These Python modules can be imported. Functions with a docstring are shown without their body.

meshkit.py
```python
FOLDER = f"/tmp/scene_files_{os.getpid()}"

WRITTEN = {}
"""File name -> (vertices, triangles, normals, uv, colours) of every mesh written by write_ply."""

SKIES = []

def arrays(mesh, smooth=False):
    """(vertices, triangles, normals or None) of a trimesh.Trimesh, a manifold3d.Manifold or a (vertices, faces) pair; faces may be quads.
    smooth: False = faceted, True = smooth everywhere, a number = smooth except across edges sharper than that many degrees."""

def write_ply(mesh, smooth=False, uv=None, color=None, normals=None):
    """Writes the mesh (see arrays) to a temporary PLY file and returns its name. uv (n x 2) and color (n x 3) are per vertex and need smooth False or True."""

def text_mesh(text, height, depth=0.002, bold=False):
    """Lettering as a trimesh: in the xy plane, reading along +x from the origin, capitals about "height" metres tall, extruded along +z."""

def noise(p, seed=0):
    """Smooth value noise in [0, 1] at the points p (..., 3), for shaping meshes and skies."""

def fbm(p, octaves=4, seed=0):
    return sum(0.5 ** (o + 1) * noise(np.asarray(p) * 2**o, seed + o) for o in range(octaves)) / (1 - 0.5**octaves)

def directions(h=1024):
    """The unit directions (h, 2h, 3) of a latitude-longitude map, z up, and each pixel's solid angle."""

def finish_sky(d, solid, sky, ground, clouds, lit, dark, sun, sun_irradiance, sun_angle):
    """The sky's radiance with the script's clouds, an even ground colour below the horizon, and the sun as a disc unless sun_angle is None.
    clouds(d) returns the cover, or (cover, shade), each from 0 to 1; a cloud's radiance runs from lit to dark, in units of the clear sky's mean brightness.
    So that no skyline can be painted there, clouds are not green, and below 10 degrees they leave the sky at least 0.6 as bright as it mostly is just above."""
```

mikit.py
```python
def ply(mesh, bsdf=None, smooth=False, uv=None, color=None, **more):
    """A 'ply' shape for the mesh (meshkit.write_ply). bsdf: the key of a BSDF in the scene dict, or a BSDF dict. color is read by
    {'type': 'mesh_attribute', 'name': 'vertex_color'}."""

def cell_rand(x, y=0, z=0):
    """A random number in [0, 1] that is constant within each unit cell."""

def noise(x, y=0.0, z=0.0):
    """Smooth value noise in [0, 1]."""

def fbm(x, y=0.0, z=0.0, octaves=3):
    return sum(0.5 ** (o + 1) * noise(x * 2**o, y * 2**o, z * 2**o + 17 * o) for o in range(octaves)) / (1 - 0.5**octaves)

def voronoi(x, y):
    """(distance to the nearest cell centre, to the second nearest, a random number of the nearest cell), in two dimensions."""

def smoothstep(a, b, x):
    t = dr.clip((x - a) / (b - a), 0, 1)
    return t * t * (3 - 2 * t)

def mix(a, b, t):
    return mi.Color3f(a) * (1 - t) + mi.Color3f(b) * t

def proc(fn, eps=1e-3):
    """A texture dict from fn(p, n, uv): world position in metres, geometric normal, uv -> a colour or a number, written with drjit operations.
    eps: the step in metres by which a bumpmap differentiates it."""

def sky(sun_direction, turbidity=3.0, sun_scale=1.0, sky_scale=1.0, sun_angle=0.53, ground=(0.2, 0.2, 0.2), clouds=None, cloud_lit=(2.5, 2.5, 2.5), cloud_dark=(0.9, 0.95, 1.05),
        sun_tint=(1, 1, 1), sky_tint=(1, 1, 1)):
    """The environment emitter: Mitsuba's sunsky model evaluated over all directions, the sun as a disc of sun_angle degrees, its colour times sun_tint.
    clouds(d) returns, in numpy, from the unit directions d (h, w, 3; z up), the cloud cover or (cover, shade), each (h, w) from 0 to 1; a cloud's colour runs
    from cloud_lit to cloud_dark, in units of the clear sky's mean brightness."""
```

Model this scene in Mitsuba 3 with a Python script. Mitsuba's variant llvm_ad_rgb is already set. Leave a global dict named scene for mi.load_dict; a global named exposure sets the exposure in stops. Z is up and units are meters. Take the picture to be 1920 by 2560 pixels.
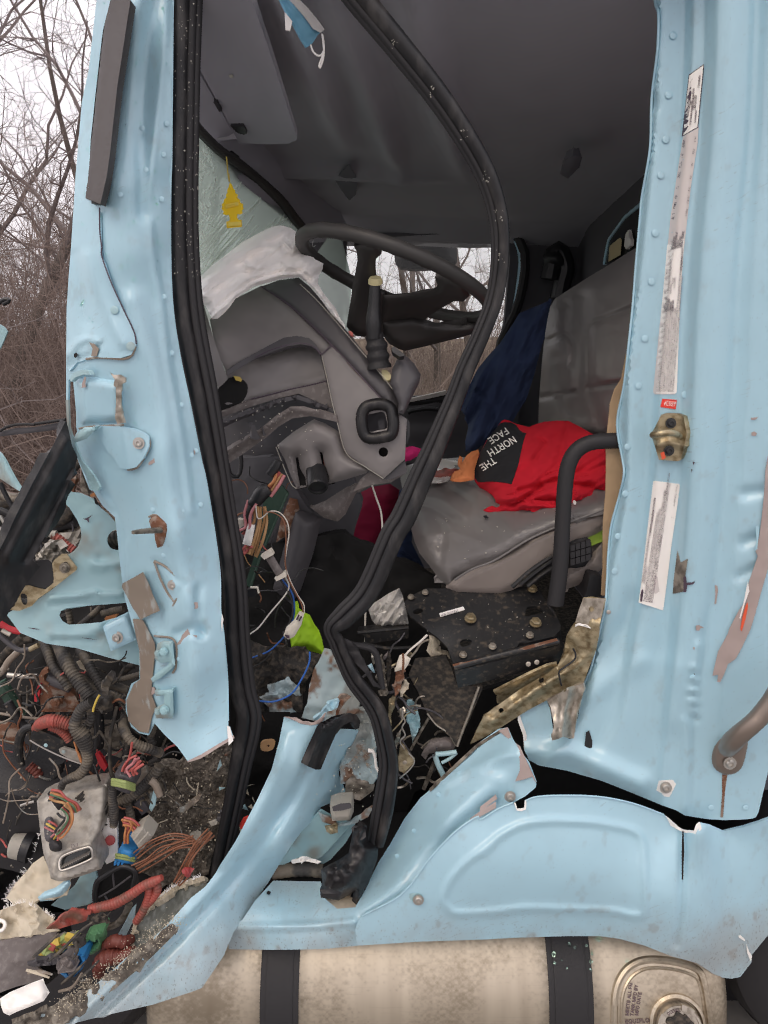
import math, random
import numpy as np, trimesh, shapely, mitsuba as mi, drjit as dr
from shapely.geometry import Polygon
from scipy.spatial import Delaunay
from scipy.interpolate import RBFInterpolator
import mikit, meshkit

T4 = mi.ScalarTransform4f
scene, labels = {}, {}
exposure = 2.25
# ---------------------------------------------------------------- camera, sky
CAM = np.array([0.0, -1.5, 2.0]); FPX = 1862.0; PITCH = math.radians(13.0)
CF = np.array([0, math.cos(PITCH), -math.sin(PITCH)]); CU = np.array([0, math.sin(PITCH), math.cos(PITCH)])
scene['camera'] = {'type': 'perspective', 'fov_axis': 'y', 'fov': 2 * math.degrees(math.atan(1280 / FPX)), 'near_clip': 0.02, 'far_clip': 400.0,
                   'to_world': T4().look_at(origin=CAM.tolist(), target=(CAM + CF).tolist(), up=[0, 0, 1])}
def overcast(d):
    n = meshkit.fbm(d * 2.3 + 4.0, 4, 3)          # an overcast sky is about three times as bright overhead as at the horizon
    return np.ones(n.shape), np.clip(1 - d[..., 2] + (n - .5) * .25, 0, 1)
scene['sky'] = mikit.sky([-0.35, -0.55, 0.75], turbidity=4, sun_scale=0.12, sun_angle=30, clouds=overcast, cloud_lit=(3.2, 3.08, 3.2), cloud_dark=(2.0, 1.86, 1.93), ground=(0.16, 0.15, 0.14))

# ---------------------------------------------------------------- helpers
def zo(ox, oy, s):
    def f(txt):
        r = [(ox + s * float(a.split(',')[0]), oy + s * float(a.split(',')[1])) for a in txt.split()]
        return r
    return f
ZA, ZB, ZC, ZD = zo(0, 0, .3858), zo(480, 0, .4822), zo(1240, 0, .4099), zo(0, 640, .3858)
ZE, ZF, ZG, ZH = zo(480, 500, .3858), zo(900, 540, .3978), zo(1400, 540, .3134), zo(0, 1200, .3858)
ZI, ZJ, ZK, ZL = zo(520, 1140, .3858), zo(960, 1340, .3858), zo(1400, 1140, .3134), zo(0, 1800, .3858)
ZM, ZN, ZO, ZQ = zo(560, 1780, .41), zo(1200, 1800, .434), zo(0, 1380, .2411), zo(0, 1760, .2411)
ZR, ZS, ZT, ZU = zo(0, 2130, .2532), zo(760, 1560, .217), zo(0, 1000, .2049), zo(1640, 160, .1808)
ZV, ZW, ZX, ZY = zo(1620, 540, .2216), zo(1590, 1190, .1582), zo(1500, 2380, .217), zo(1120, 1000, .2532)
ZP = zo(0, 0, 1.0)

def P(px, py, y):
    """the point at depth y (metres behind the door plane) on the line of sight of a place in the photograph"""
    px, py, y = np.broadcast_arrays(np.asarray(px, float), np.asarray(py, float), np.asarray(y, float))
    u, v = (px - 960) / FPX, (1280 - py) / FPX
    d = CF + u[..., None] * np.array([1.0, 0, 0]) + v[..., None] * CU
    return CAM + d * ((y - CAM[1]) / d[..., 1])[..., None]
def W(px, py, y):                       # metres per photo pixel there
    return float((y - CAM[1]) / FPX)
def plane(n, c):
    """depth function of the plane n.p = c"""
    n = np.asarray(n, float)
    def f(px, py):
        u, v = (px - 960) / FPX, (1280 - py) / FPX
        d = CF + u[..., None] * np.array([1.0, 0, 0]) + v[..., None] * CU
        t = (c - CAM @ n) / (d @ n)
        return CAM[1] + t * d[..., 1]
    return f
def ctl(*pts):
    """depth function through control points (px, py, y)"""
    a = np.array(pts, float)
    r = RBFInterpolator(a[:, :2] / 400, a[:, 2], kernel='thin_plate_spline', degree=1, smoothing=2e-4) if len(a) > 5 else RBFInterpolator(a[:, :2] / 400, a[:, 2], kernel='linear', degree=1 if len(a) > 2 else 0)
    return lambda px, py: r(np.stack([px, py], -1).reshape(-1, 2) / 400).reshape(np.shape(px))
def dfn(y):
    return y if callable(y) else (lambda px, py: np.full(np.shape(px), float(y)))
def spline(p, step=None, n=None):
    p = np.asarray(p, float)
    if len(p) < 3:
        q = p
    else:
        e = np.vstack([2 * p[0] - p[1], p, 2 * p[-1] - p[-2]])
        out = []
        for i in range(len(p) - 1):
            t = np.linspace(0, 1, 12, endpoint=False)[:, None]
            a, b, c, d = e[i], e[i + 1], e[i + 2], e[i + 3]
            out.append(0.5 * (2 * b + (c - a) * t + (2 * a - 5 * b + 4 * c - d) * t**2 + (3 * b - a - 3 * c + d) * t**3))
        q = np.vstack(out + [p[-1:]])
    s = np.r_[0, np.cumsum(np.linalg.norm(np.diff(q[:, :3], axis=0), axis=1))]
    if n is None:
        n = max(2, int(round(s[-1] / step)) + 1)
    t = np.linspace(0, s[-1], n)
    return np.stack([np.interp(t, s, q[:, k]) for k in range(q.shape[1])], 1)
def closed(p, n=80):
    p = list(p); q = spline(np.array(p[-2:] + p + p[:2], float), n=n * 3)
    k = len(q)
    a = np.argmin(np.linalg.norm(q[:k // 2] - p[0], axis=1)); b = k // 2 + np.argmin(np.linalg.norm(q[k // 2:] - p[0], axis=1))
    return q[a:b][::3]
def ring_pts(r, res):
    r = np.asarray(r, float)
    if np.allclose(r[0], r[-1]): r = r[:-1]
    out = []
    for a, b in zip(r, np.roll(r, -1, axis=0)):
        k = max(1, int(round(np.linalg.norm(b - a) / res)))
        out.append(a + (b - a) * (np.arange(k) / k)[:, None])
    return np.vstack(out)
def pdist(pts, line):
    """distance from pts to a polyline"""
    line = np.asarray(line, float); best = np.full(len(pts), 1e9)
    for a, b in zip(line[:-1], line[1:]):
        ab = b - a; t = np.clip(((pts - a) @ ab) / (ab @ ab + 1e-9), 0, 1)
        best = np.minimum(best, np.linalg.norm(pts - a - t[:, None] * ab, axis=1))
    return best
def sstep(x):
    x = np.clip(x, 0, 1); return x * x * (3 - 2 * x)
def vnorm(v, f):
    n = np.zeros_like(v); c = np.cross(v[f[:, 1]] - v[f[:, 0]], v[f[:, 2]] - v[f[:, 0]])
    for k in range(3): np.add.at(n, f[:, k], c)
    return n / np.maximum(np.linalg.norm(n, axis=1, keepdims=True), 1e-12)
_jr = np.random.RandomState(5)
def relief(pts, y, ridges=(), steps=(), rough=None, pillow=None, poly=None, folds=None):
    d = dfn(y)(pts[:, 0], pts[:, 1]).astype(float).copy()
    for line, w, h in ridges:
        d -= h * np.exp(-(pdist(pts, line) / w) ** 2)
    for line, w, h in steps:            # going right across a line that runs down the picture, depth grows by h
        l = np.array(sorted(line, key=lambda q: q[1])); x = np.interp(pts[:, 1], l[:, 1], l[:, 0])
        d += h * sstep((pts[:, 0] - x) / w + .5)
    if rough:
        for amp, sc, seed in ([rough] if not isinstance(rough, list) else rough):
            d += amp * (meshkit.fbm(np.c_[pts / sc, np.zeros(len(pts))], 3, seed) - .5) * 2
    if folds:
        for amp, sc, ang, seed in folds:    # cloth folds: noise drawn out along a direction
            c, s = math.cos(math.radians(ang)), math.sin(math.radians(ang))
            a, b = pts[:, 0] * c + pts[:, 1] * s, -pts[:, 0] * s + pts[:, 1] * c
            nn = meshkit.fbm(np.c_[a / (sc * 7), b / sc, np.zeros(len(pts))], 3, seed)
            d += amp * (np.abs(nn - .5) * 4 - .6)
    if pillow is not None and poly is not None:
        dep, w = pillow
        e = shapely.distance(shapely.points(pts), poly.boundary)
        t = np.clip(e / w, 0, 1); d += dep * (1 - t) ** 2
    return d
def sheet(out, y, thick=.003, res=14, holes=(), solid=False, **kw):
    """a plate with its own depth, relief and thickness, its outline given where the photograph shows it"""
    poly = Polygon(out, [list(h) for h in holes])
    if not poly.is_valid:
        poly = poly.buffer(0)
        if poly.geom_type != 'Polygon': poly = max(poly.geoms, key=lambda g: g.area)
    rings = [ring_pts(np.array(poly.exterior.coords), res)] + [ring_pts(np.array(h.coords), min(res, 8)) for h in poly.interiors]
    x0, y0, x1, y1 = poly.bounds
    gx, gy = np.meshgrid(np.arange(x0, x1, res), np.arange(y0, y1, res * .87))
    gx = gx + (np.arange(len(gx)) % 2)[:, None] * res / 2
    g = np.c_[gx.ravel(), gy.ravel()]
    g = g[shapely.contains_xy(poly, g[:, 0], g[:, 1])]
    if len(g): g = g[shapely.distance(shapely.points(g), poly.boundary) > res * .55]
    pts = np.vstack(rings + [g])
    tri = Delaunay(pts).simplices
    c = pts[tri].mean(1)
    a2 = np.abs(np.cross(pts[tri[:, 1]] - pts[tri[:, 0]], pts[tri[:, 2]] - pts[tri[:, 0]]))
    tri = tri[shapely.contains_xy(poly, c[:, 0], c[:, 1]) & (a2 > 1e-3)]
    d = relief(pts, y, poly=poly, **kw)
    v = P(pts[:, 0], pts[:, 1], d)
    q = np.cross(v[tri[:, 1]] - v[tri[:, 0]], v[tri[:, 2]] - v[tri[:, 0]])
    flip = (q * (v[tri[:, 0]] - CAM)).sum(1) > 0
    tri[flip] = tri[flip][:, [0, 2, 1]]
    n = vnorm(v, tri)
    if solid: back = v + np.array([0, thick, 0])
    else: back = v - n * thick
    e = np.sort(np.vstack([tri[:, [0, 1]], tri[:, [1, 2]], tri[:, [2, 0]]]), axis=1)
    dirs = np.vstack([tri[:, [0, 1]], tri[:, [1, 2]], tri[:, [2, 0]]])
    _, inv, cnt = np.unique(e, axis=0, return_inverse=True, return_counts=True)
    b = dirs[cnt[inv.ravel()] == 1]; m = len(v)
    faces = np.vstack([tri, tri[:, [0, 2, 1]] + m, np.c_[b[:, 1], b[:, 0], b[:, 0] + m], np.c_[b[:, 1], b[:, 0] + m, b[:, 1] + m]])
    return trimesh.Trimesh(np.vstack([v, back]), faces, process=False)
def frame_along(p):
    t = np.gradient(p, axis=0); t /= np.linalg.norm(t, axis=1, keepdims=True) + 1e-12
    a = np.zeros_like(p); up = np.array([0, 0, 1.0]) if abs(t[0, 2]) < .9 else np.array([1.0, 0, 0])
    cur = np.cross(up, t[0]); cur /= np.linalg.norm(cur)
    for i in range(len(p)):
        cur = cur - t[i] * (cur @ t[i]); cur /= np.linalg.norm(cur) + 1e-12; a[i] = cur
    return t, a, np.cross(t, a)
def tube3(p, r, sides=10, prof=None, cap=True):
    """a tube along world points; r per point; prof: section radius factor per side"""
    p = np.asarray(p, float); r = np.broadcast_to(np.asarray(r, float), (len(p),))
    _, a, b = frame_along(p); ang = np.arange(sides) * 2 * np.pi / sides
    pr = np.ones(sides) if prof is None else np.asarray(prof)
    off = (np.cos(ang) * pr)[None, :, None] * a[:, None] + (np.sin(ang) * pr)[None, :, None] * b[:, None]
    v = (p[:, None] + r[:, None, None] * off).reshape(-1, 3)
    i, j = np.meshgrid(np.arange(len(p) - 1), np.arange(sides), indexing='ij'); k = (j + 1) % sides
    f = np.stack([i * sides + j, i * sides + k, (i + 1) * sides + k, (i + 1) * sides + j], -1).reshape(-1, 4)
    f = np.vstack([f[:, [0, 1, 2]], f[:, [0, 2, 3]]])
    if cap:
        m = len(v); v = np.vstack([v, p[:1], p[-1:]]); jj = np.arange(sides); L = (len(p) - 1) * sides
        f = np.vstack([f, np.c_[jj * 0 + m, (jj + 1) % sides, jj], np.c_[jj * 0 + m + 1, L + jj, L + (jj + 1) % sides]])
    return trimesh.Trimesh(v, f, process=False)
def radii(r, n):
    r = np.atleast_1d(np.asarray(r, float)); return np.interp(np.linspace(0, 1, n), np.linspace(0, 1, len(r)), r) if len(r) > 1 else np.full(n, r[0])
def tube(pts, r, y=None, step=10, sides=10, prof=None):
    """a tube through photo places: pts (px, py[, depth]); r in photo pixels, one or one per point"""
    pts = np.array([(*q, y) if len(q) == 2 else q for q in pts], float)
    rr = radii(r, len(pts))
    q = spline(np.c_[pts[:, :2], pts[:, 2] * 600, rr], step=step)
    dep = q[:, 2] / 600
    return tube3(P(q[:, 0], q[:, 1], dep), q[:, 3] * (dep - CAM[1]) / FPX, sides, prof)
def hose(pts, r, y=None, pitch=8.0, deep=.16, sides=12):
    """corrugated tube"""
    pts = np.array([(*q, y) if len(q) == 2 else q for q in pts], float)
    rr = radii(r, len(pts))
    q = spline(np.c_[pts[:, :2], pts[:, 2] * 600, rr], step=pitch / 4)
    k = np.arange(len(q)) % 4; dep = q[:, 2] / 600
    fac = np.where((k == 0) | (k == 1), 1.0, 1 - deep)
    return tube3(P(q[:, 0], q[:, 1], dep), q[:, 3] * fac * (dep - CAM[1]) / FPX, sides)
def cat(*m):
    return trimesh.util.concatenate([x for x in m])
def basis(n):
    n = np.asarray(n, float); n = n / np.linalg.norm(n)
    a = np.cross(n, [0, 0, 1.0]) if abs(n[2]) < .95 else np.cross(n, [1.0, 0, 0]); a /= np.linalg.norm(a)
    return a, np.cross(n, a), n
def lathe(prof, at, n=(0, -1, 0), sides=20):
    """profile [(r, h)] revolved about the axis n at a world point"""
    a, b, c = basis(n); ang = np.arange(sides) * 2 * np.pi / sides; prof = np.asarray(prof, float)
    ringv = np.cos(ang)[:, None] * a + np.sin(ang)[:, None] * b
    v = (np.asarray(at) + prof[:, 1][:, None, None] * c + prof[:, 0][:, None, None] * ringv[None]).reshape(-1, 3)
    i, j = np.meshgrid(np.arange(len(prof) - 1), np.arange(sides), indexing='ij'); k = (j + 1) % sides
    f = np.stack([i * sides + j, i * sides + k, (i + 1) * sides + k, (i + 1) * sides + j], -1).reshape(-1, 4)
    return trimesh.Trimesh(v, np.vstack([f[:, [0, 1, 2]], f[:, [0, 2, 3]]]), process=False)
def bolt(px, py, y, r, n=(0, -1, .12), kind='torx'):
    """washer and head, r in photo pixels"""
    R = r * W(px, py, y); at = P(px, py, y)
    if kind == 'dome':
        return lathe([(R, 0), (R, R * .06), (R * .8, R * .16), (R * .45, R * .2), (0, R * .2)], at, n, 14)
    if kind == 'hex':
        return cat(lathe([(R, 0), (R, R * .18), (0, R * .18)], at, n, 16), lathe([(R * .86, R * .15), (R * .86, R * .7), (R * .74, R * .82), (R * .42, R * .82), (R * .42, R * 1.0), (0, R * 1.0)], at, n, 6))
    return cat(lathe([(R, 0), (R, R * .16), (0, R * .16)], at, n, 18), lathe([(R * .68, R * .1), (R * .68, R * .4), (R * .55, R * .58), (R * .34, R * .6), (R * .3, R * .35), (0, R * .3)], at, n, 18))
def ring(pts, r, y, sides=8, step=8):
    q = closed(pts, 60); q = np.vstack([q, q[:1]])
    dep = dfn(y)(q[:, 0], q[:, 1])
    return tube3(P(q[:, 0], q[:, 1], dep), r * (dep - CAM[1]) / FPX, sides, cap=False)
def text(s, at, ang, h, y, lift=.0006, depth=.0004, bold=False, skew=0., stretch=1.):
    """lettering laid on a surface of depth y: at = photo place of its start, ang in degrees (0 = to the right, 90 = up), h = capital height in photo pixels"""
    m = meshkit.text_mesh(s, 1.0, .1, bold); v = np.array(m.vertices); c, sn = math.cos(math.radians(ang)), math.sin(math.radians(ang))
    x, yy = (v[:, 0] + skew * v[:, 1]) * stretch * h, v[:, 1] * h
    px, py = at[0] + x * c - yy * sn, at[1] - (x * sn + yy * c)
    dep = dfn(y)(px, py) - lift - np.where(v[:, 2] > .05, depth, 0)
    return trimesh.Trimesh(P(px, py, dep), m.faces, process=False)
def box(c, s, rot=None):
    m = trimesh.creation.box(s)
    if rot is not None: m.apply_transform(trimesh.transformations.euler_matrix(*np.radians(rot)))
    m.apply_translation(c); return m
def grid(u, v, fn):
    """open surface over a grid of parameters"""
    U, V = np.meshgrid(u, v, indexing='ij'); p = fn(U, V).reshape(-1, 3); nu, nv = len(u), len(v)
    i, j = np.meshgrid(np.arange(nu - 1), np.arange(nv - 1), indexing='ij'); a = i * nv + j
    f = np.stack([a, a + nv, a + nv + 1, a + 1], -1).reshape(-1, 4)
    return trimesh.Trimesh(p, np.vstack([f[:, [0, 1, 2]], f[:, [0, 2, 3]]]), process=False)
def key_for(k):
    if k not in scene: return k
    i = 1
    while f'{k}_{i:03d}' in scene: i += 1
    return f'{k}_{i:03d}'
def add(k, mesh, mat, smooth=35, label=None):
    k = key_for(k); scene[k] = mikit.ply(mesh, mat, smooth=smooth)
    if label: labels[k] = {'label': label}
    return k
def thing(k, label, cat_, group=None, kind=None):
    labels[k] = {'label': label, 'category': cat_}
    if group: labels[k]['group'] = group
    if kind: labels[k]['kind'] = kind
    return k
def one(k, mesh, mat, label, cat_, group=None, smooth=35):
    k = add(k, mesh, mat, smooth); thing(k, label, cat_, group); return k
def structure(k, mesh, mat, kind='structure', smooth=35):
    k = add(k, mesh, mat, smooth); labels[k] = {'label': k.replace('_', ' '), 'kind': kind}; return k

# ---------------------------------------------------------------- materials
N3, F3, SM = mikit.noise, mikit.fbm, mikit.smoothstep
def mat(name, rgb, rough=.5, metal=0., bump=None, **kw):
    c = rgb if isinstance(rgb, dict) else {'type': 'rgb', 'value': list(rgb)}
    b = {'type': 'principled', 'base_color': c, 'roughness': rough, 'metallic': metal, **kw}
    if bump: b = {'type': 'bumpmap', 'arbitrary': bump[0], 'scale': bump[1], 'bsdf': b}
    scene[name] = {'type': 'twosided', 'bsdf': b}
def dirt_mix(p, clean, dirty, lo, hi, sc=9.):
    f = F3(p.x * sc, p.y * sc, p.z * sc, 4)
    return mikit.mix(clean, dirty, SM(lo, hi, f))
def paint_fn(p, n, uv):
    low = 1 - SM(.52, .80, p.z)                                     # road film thickens towards the bottom of the truck
    f = F3(p.x * 8, p.y * 8, p.z * 5, 4); g = F3(p.x * 330, p.y * 330, p.z * 120, 3); h = F3(p.x * 40, p.y * 40, p.z * 22, 4)
    c = mikit.mix((.33, .525, .62), (.36, .56, .655), N3(p.x * 3, p.y * 3, p.z * 2))
    film = SM(.38, .9, f * .7 + h * .3 + low * .30) * (.08 + .60 * low)
    c = mikit.mix(c, (.285, .27, .25), film)
    c = mikit.mix(c, (.20, .15, .11), SM(.62, .80, h) * (.12 + .38 * low))
    scr = SM(.70, .78, F3(p.x * 34 + p.z * 60, p.y * 30, p.z * 300 - p.x * 160, 2)) * SM(.58, .72, F3(p.x * 6 + 9, p.y * 6, p.z * 6, 2))
    c = mikit.mix(c, (.16, .14, .125), scr * .22)
    return mikit.mix(c, (.13, .105, .085), SM(.70, .84, g + .10 * low) * (.10 + .35 * low))
mat('paint', mikit.proc(paint_fn), .28, 0., specular=.5, clearcoat=1.0, clearcoat_gloss=.95)
mat('paint_old', mikit.proc(lambda p, n, uv: mikit.mix(mikit.mix((.27, .45, .49), (.34, .50, .54), N3(p.x * 5, p.y * 5, p.z * 5)), (.22, .185, .14), SM(.52, .74, F3(p.x * 11, p.y * 11, p.z * 7, 4)) * .75)), .45, 0., clearcoat=.25)
mat('paint_scraped', mikit.proc(lambda p, n, uv: mikit.mix(mikit.mix((.33, .42, .44), (.24, .26, .25), SM(.4, .6, F3(p.x * 14, p.y * 14, p.z * 9, 4))), (.17, .10, .065), SM(.56, .68, F3(p.x * 23 + 5, p.y * 23, p.z * 17, 4)))), .6)
mat('primer', (.36, .29, .27), .6)
mat('edge_white', (.75, .73, .70), .6)
mat('dirt_film', mikit.proc(lambda p, n, uv: dirt_mix(p, (.10, .085, .07), (.24, .215, .18), .35, .7, 60.)), .95)
mat('rubber', mikit.proc(lambda p, n, uv: mikit.mix((.009, .0085, .010), (.055, .05, .048), SM(.42, .95, F3(p.x * 45, p.y * 45, p.z * 14, 4)))), .42, specular=.45)
mat('rubber_dull', (.017, .016, .018), .6)
mat('wheel_black', (.034, .032, .031), .5)
mat('plastic_grey', mikit.proc(lambda p, n, uv: mikit.mix((.215, .198, .195), (.155, .143, .142), F3(p.x * 16, p.y * 16, p.z * 16, 3))), .52, specular=.45)
mat('plastic_dark', (.070, .066, .072), .48, specular=.45)
mat('plastic_brown', mikit.proc(lambda p, n, uv: mikit.mix((.14, .12, .115), (.21, .19, .18), SM(.45, .9, F3(p.x * 120, p.y * 90, p.z * 90, 4)))), .55)
mat('black_plastic', (.015, .015, .017), .38)
mat('liner', mikit.proc(lambda p, n, uv: mikit.mix((.265, .26, .29), (.325, .318, .345), F3(p.x * 5, p.y * 5, p.z * 5, 3))), .9, sheen=.4)
mat('liner_dark', (.13, .128, .145), .9)
mat('visor_fabric', (.30, .295, .33), .85)
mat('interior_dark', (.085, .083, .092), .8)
mat('rail_brown', (.24, .195, .165), .34, .6)
mat('mirror_black', (.005, .005, .006), .6)
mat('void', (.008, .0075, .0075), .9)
mat('leather', mikit.proc(lambda p, n, uv: mikit.mix((.135, .125, .122), (.19, .176, .172), F3(p.x * 9, p.y * 9, p.z * 9, 3))), .33, specular=.6,
    bump=(mikit.proc(lambda p, n, uv: F3(p.x * 240, p.y * 240, p.z * 240, 2), 1.5e-3), .0012))
mat('leather_side', (.24, .205, .185), .5)
mat('cloth_white', (.93, .905, .88), .95, sheen=.3)
mat('cloth_red', (.50, .006, .02), .95, sheen=.3)
mat('cloth_black', (.014, .014, .017), .95, sheen=.3)
mat('cloth_navy', mikit.proc(lambda p, n, uv: mikit.mix((.012, .022, .060), (.028, .046, .105), F3(p.x * 14, p.y * 14, p.z * 6, 3))), .95, sheen=.5)
mat('cloth_maroon', (.23, .004, .035), .9)
mat('cloth_pink', (.80, .03, .22), .8)
mat('cloth_lime', (.38, .66, .02), .75, bump=(mikit.proc(lambda p, n, uv: dr.sin(p.x * 900) * dr.sin(p.z * 900), 6e-4), .0008))
mat('cloth_orange', (.66, .22, .08), .85)
mat('foam_green', (.25, .38, .05), .9)
mat('strip_brown', (.055, .045, .043), .6)
mat('cardboard', mikit.proc(lambda p, n, uv: mikit.mix((.46, .32, .19), (.36, .25, .15), F3(p.x * 30, p.y * 30, p.z * 8, 3))), .9)
mat('zinc', mikit.proc(lambda p, n, uv: mikit.mix((.44, .37, .24), (.24, .18, .10), SM(.35, .75, F3(p.x * 90, p.y * 90, p.z * 90, 4)))), .42, .75)
mat('steel', (.50, .47, .43), .36, .9)
mat('steel_torn', mikit.proc(lambda p, n, uv: mikit.mix((.52, .47, .40), (.30, .26, .21), SM(.35, .75, F3(p.x * 95, p.y * 55, p.z * 55, 4)))), .35, .8)
mat('metal_grimy', mikit.proc(lambda p, n, uv: mikit.mix((.27, .24, .20), (.08, .066, .052), SM(.3, .8, F3(p.x * 80, p.y * 80, p.z * 80, 4)))), .5, .55)
mat('rust', mikit.proc(lambda p, n, uv: dirt_mix(p, (.15, .065, .035), (.26, .20, .16), .45, .7, 60.)), .8)
mat('bare_brown', mikit.proc(lambda p, n, uv: mikit.mix((.25, .205, .165), (.36, .37, .35), SM(.55, .8, F3(p.x * 70, p.y * 70, p.z * 24, 4)))), .55, .2)
mat('black_steel', mikit.proc(lambda p, n, uv: mikit.mix((.014, .014, .015), (.075, .06, .045), SM(.52, .85, F3(p.x * 100, p.y * 100, p.z * 100, 4)))), .42, specular=.5)
def tank_fn(p, n, uv):
    s = F3(p.x * 38, p.y * 3, p.z * 3, 4); f = F3(p.x * 7, p.y * 7, p.z * 7, 4); g = F3(p.x * 130, p.y * 130, p.z * 130, 2)
    c = mikit.mix((.46, .39, .30), (.64, .56, .44), s)
    soot = 0.0
    for x0, x1 in ((-.288, -.222), (.416, .496)):                   # rubbed-in soot beside the straps
        e = dr.maximum(dr.maximum(x0 - p.x, p.x - x1), 0.0); soot = soot + SM(.055, .0, e - .03 * (f - .5)) * (.55 + .5 * (g - .5))
    scr = SM(.70, .80, F3(p.x * 14, p.y * 220, p.z * 220, 2))
    c = mikit.mix(c, (.19, .145, .095), SM(.42, .78, f * .75 + g * .3) * .6)
    c = mikit.mix(c, (.34, .28, .21), scr * .12)
    return mikit.mix(c, (.035, .028, .022), dr.clip(soot, 0, .85))
mat('tank_metal', mikit.proc(tank_fn), .40, .85)
mat('alu_cast', mikit.proc(lambda p, n, uv: mikit.mix((.40, .375, .335), (.27, .245, .21), SM(.3, .8, F3(p.x * 70, p.y * 70, p.z * 70, 4)))), .5, .45)
mat('fibreglass', mikit.proc(lambda p, n, uv: mikit.mix((.60, .53, .42), (.40, .35, .26), F3(p.x * 40, p.y * 40, p.z * 40, 4))), .8)
mat('board', mikit.proc(lambda p, n, uv: mikit.mix((.14, .145, .125), (.26, .27, .25), SM(.35, .75, F3(p.x * 110, p.y * 60, p.z * 60, 4)))), .85)
mat('hose_black', mikit.proc(lambda p, n, uv: mikit.mix((.035, .032, .03), (.125, .105, .08), SM(.42, .7, F3(p.x * 28, p.y * 28, p.z * 28, 3)))), .6)
mat('hose_red', mikit.proc(lambda p, n, uv: mikit.mix((.31, .065, .05), (.14, .07, .052), SM(.32, .72, F3(p.x * 35, p.y * 35, p.z * 35, 3)))), .5)
mat('hose_maroon', (.14, .035, .025), .55)
mat('grime', mikit.proc(lambda p, n, uv: mikit.mix((.022, .02, .018), (.10, .08, .06), SM(.35, .9, F3(p.x * 110, p.y * 110, p.z * 110, 4)))), .85)
mat('dirt_mat', mikit.proc(lambda p, n, uv: mikit.mix((.11, .092, .074), (.30, .26, .215), SM(.3, .85, F3(p.x * 150, p.y * 150, p.z * 150, 4)))), .95)
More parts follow.
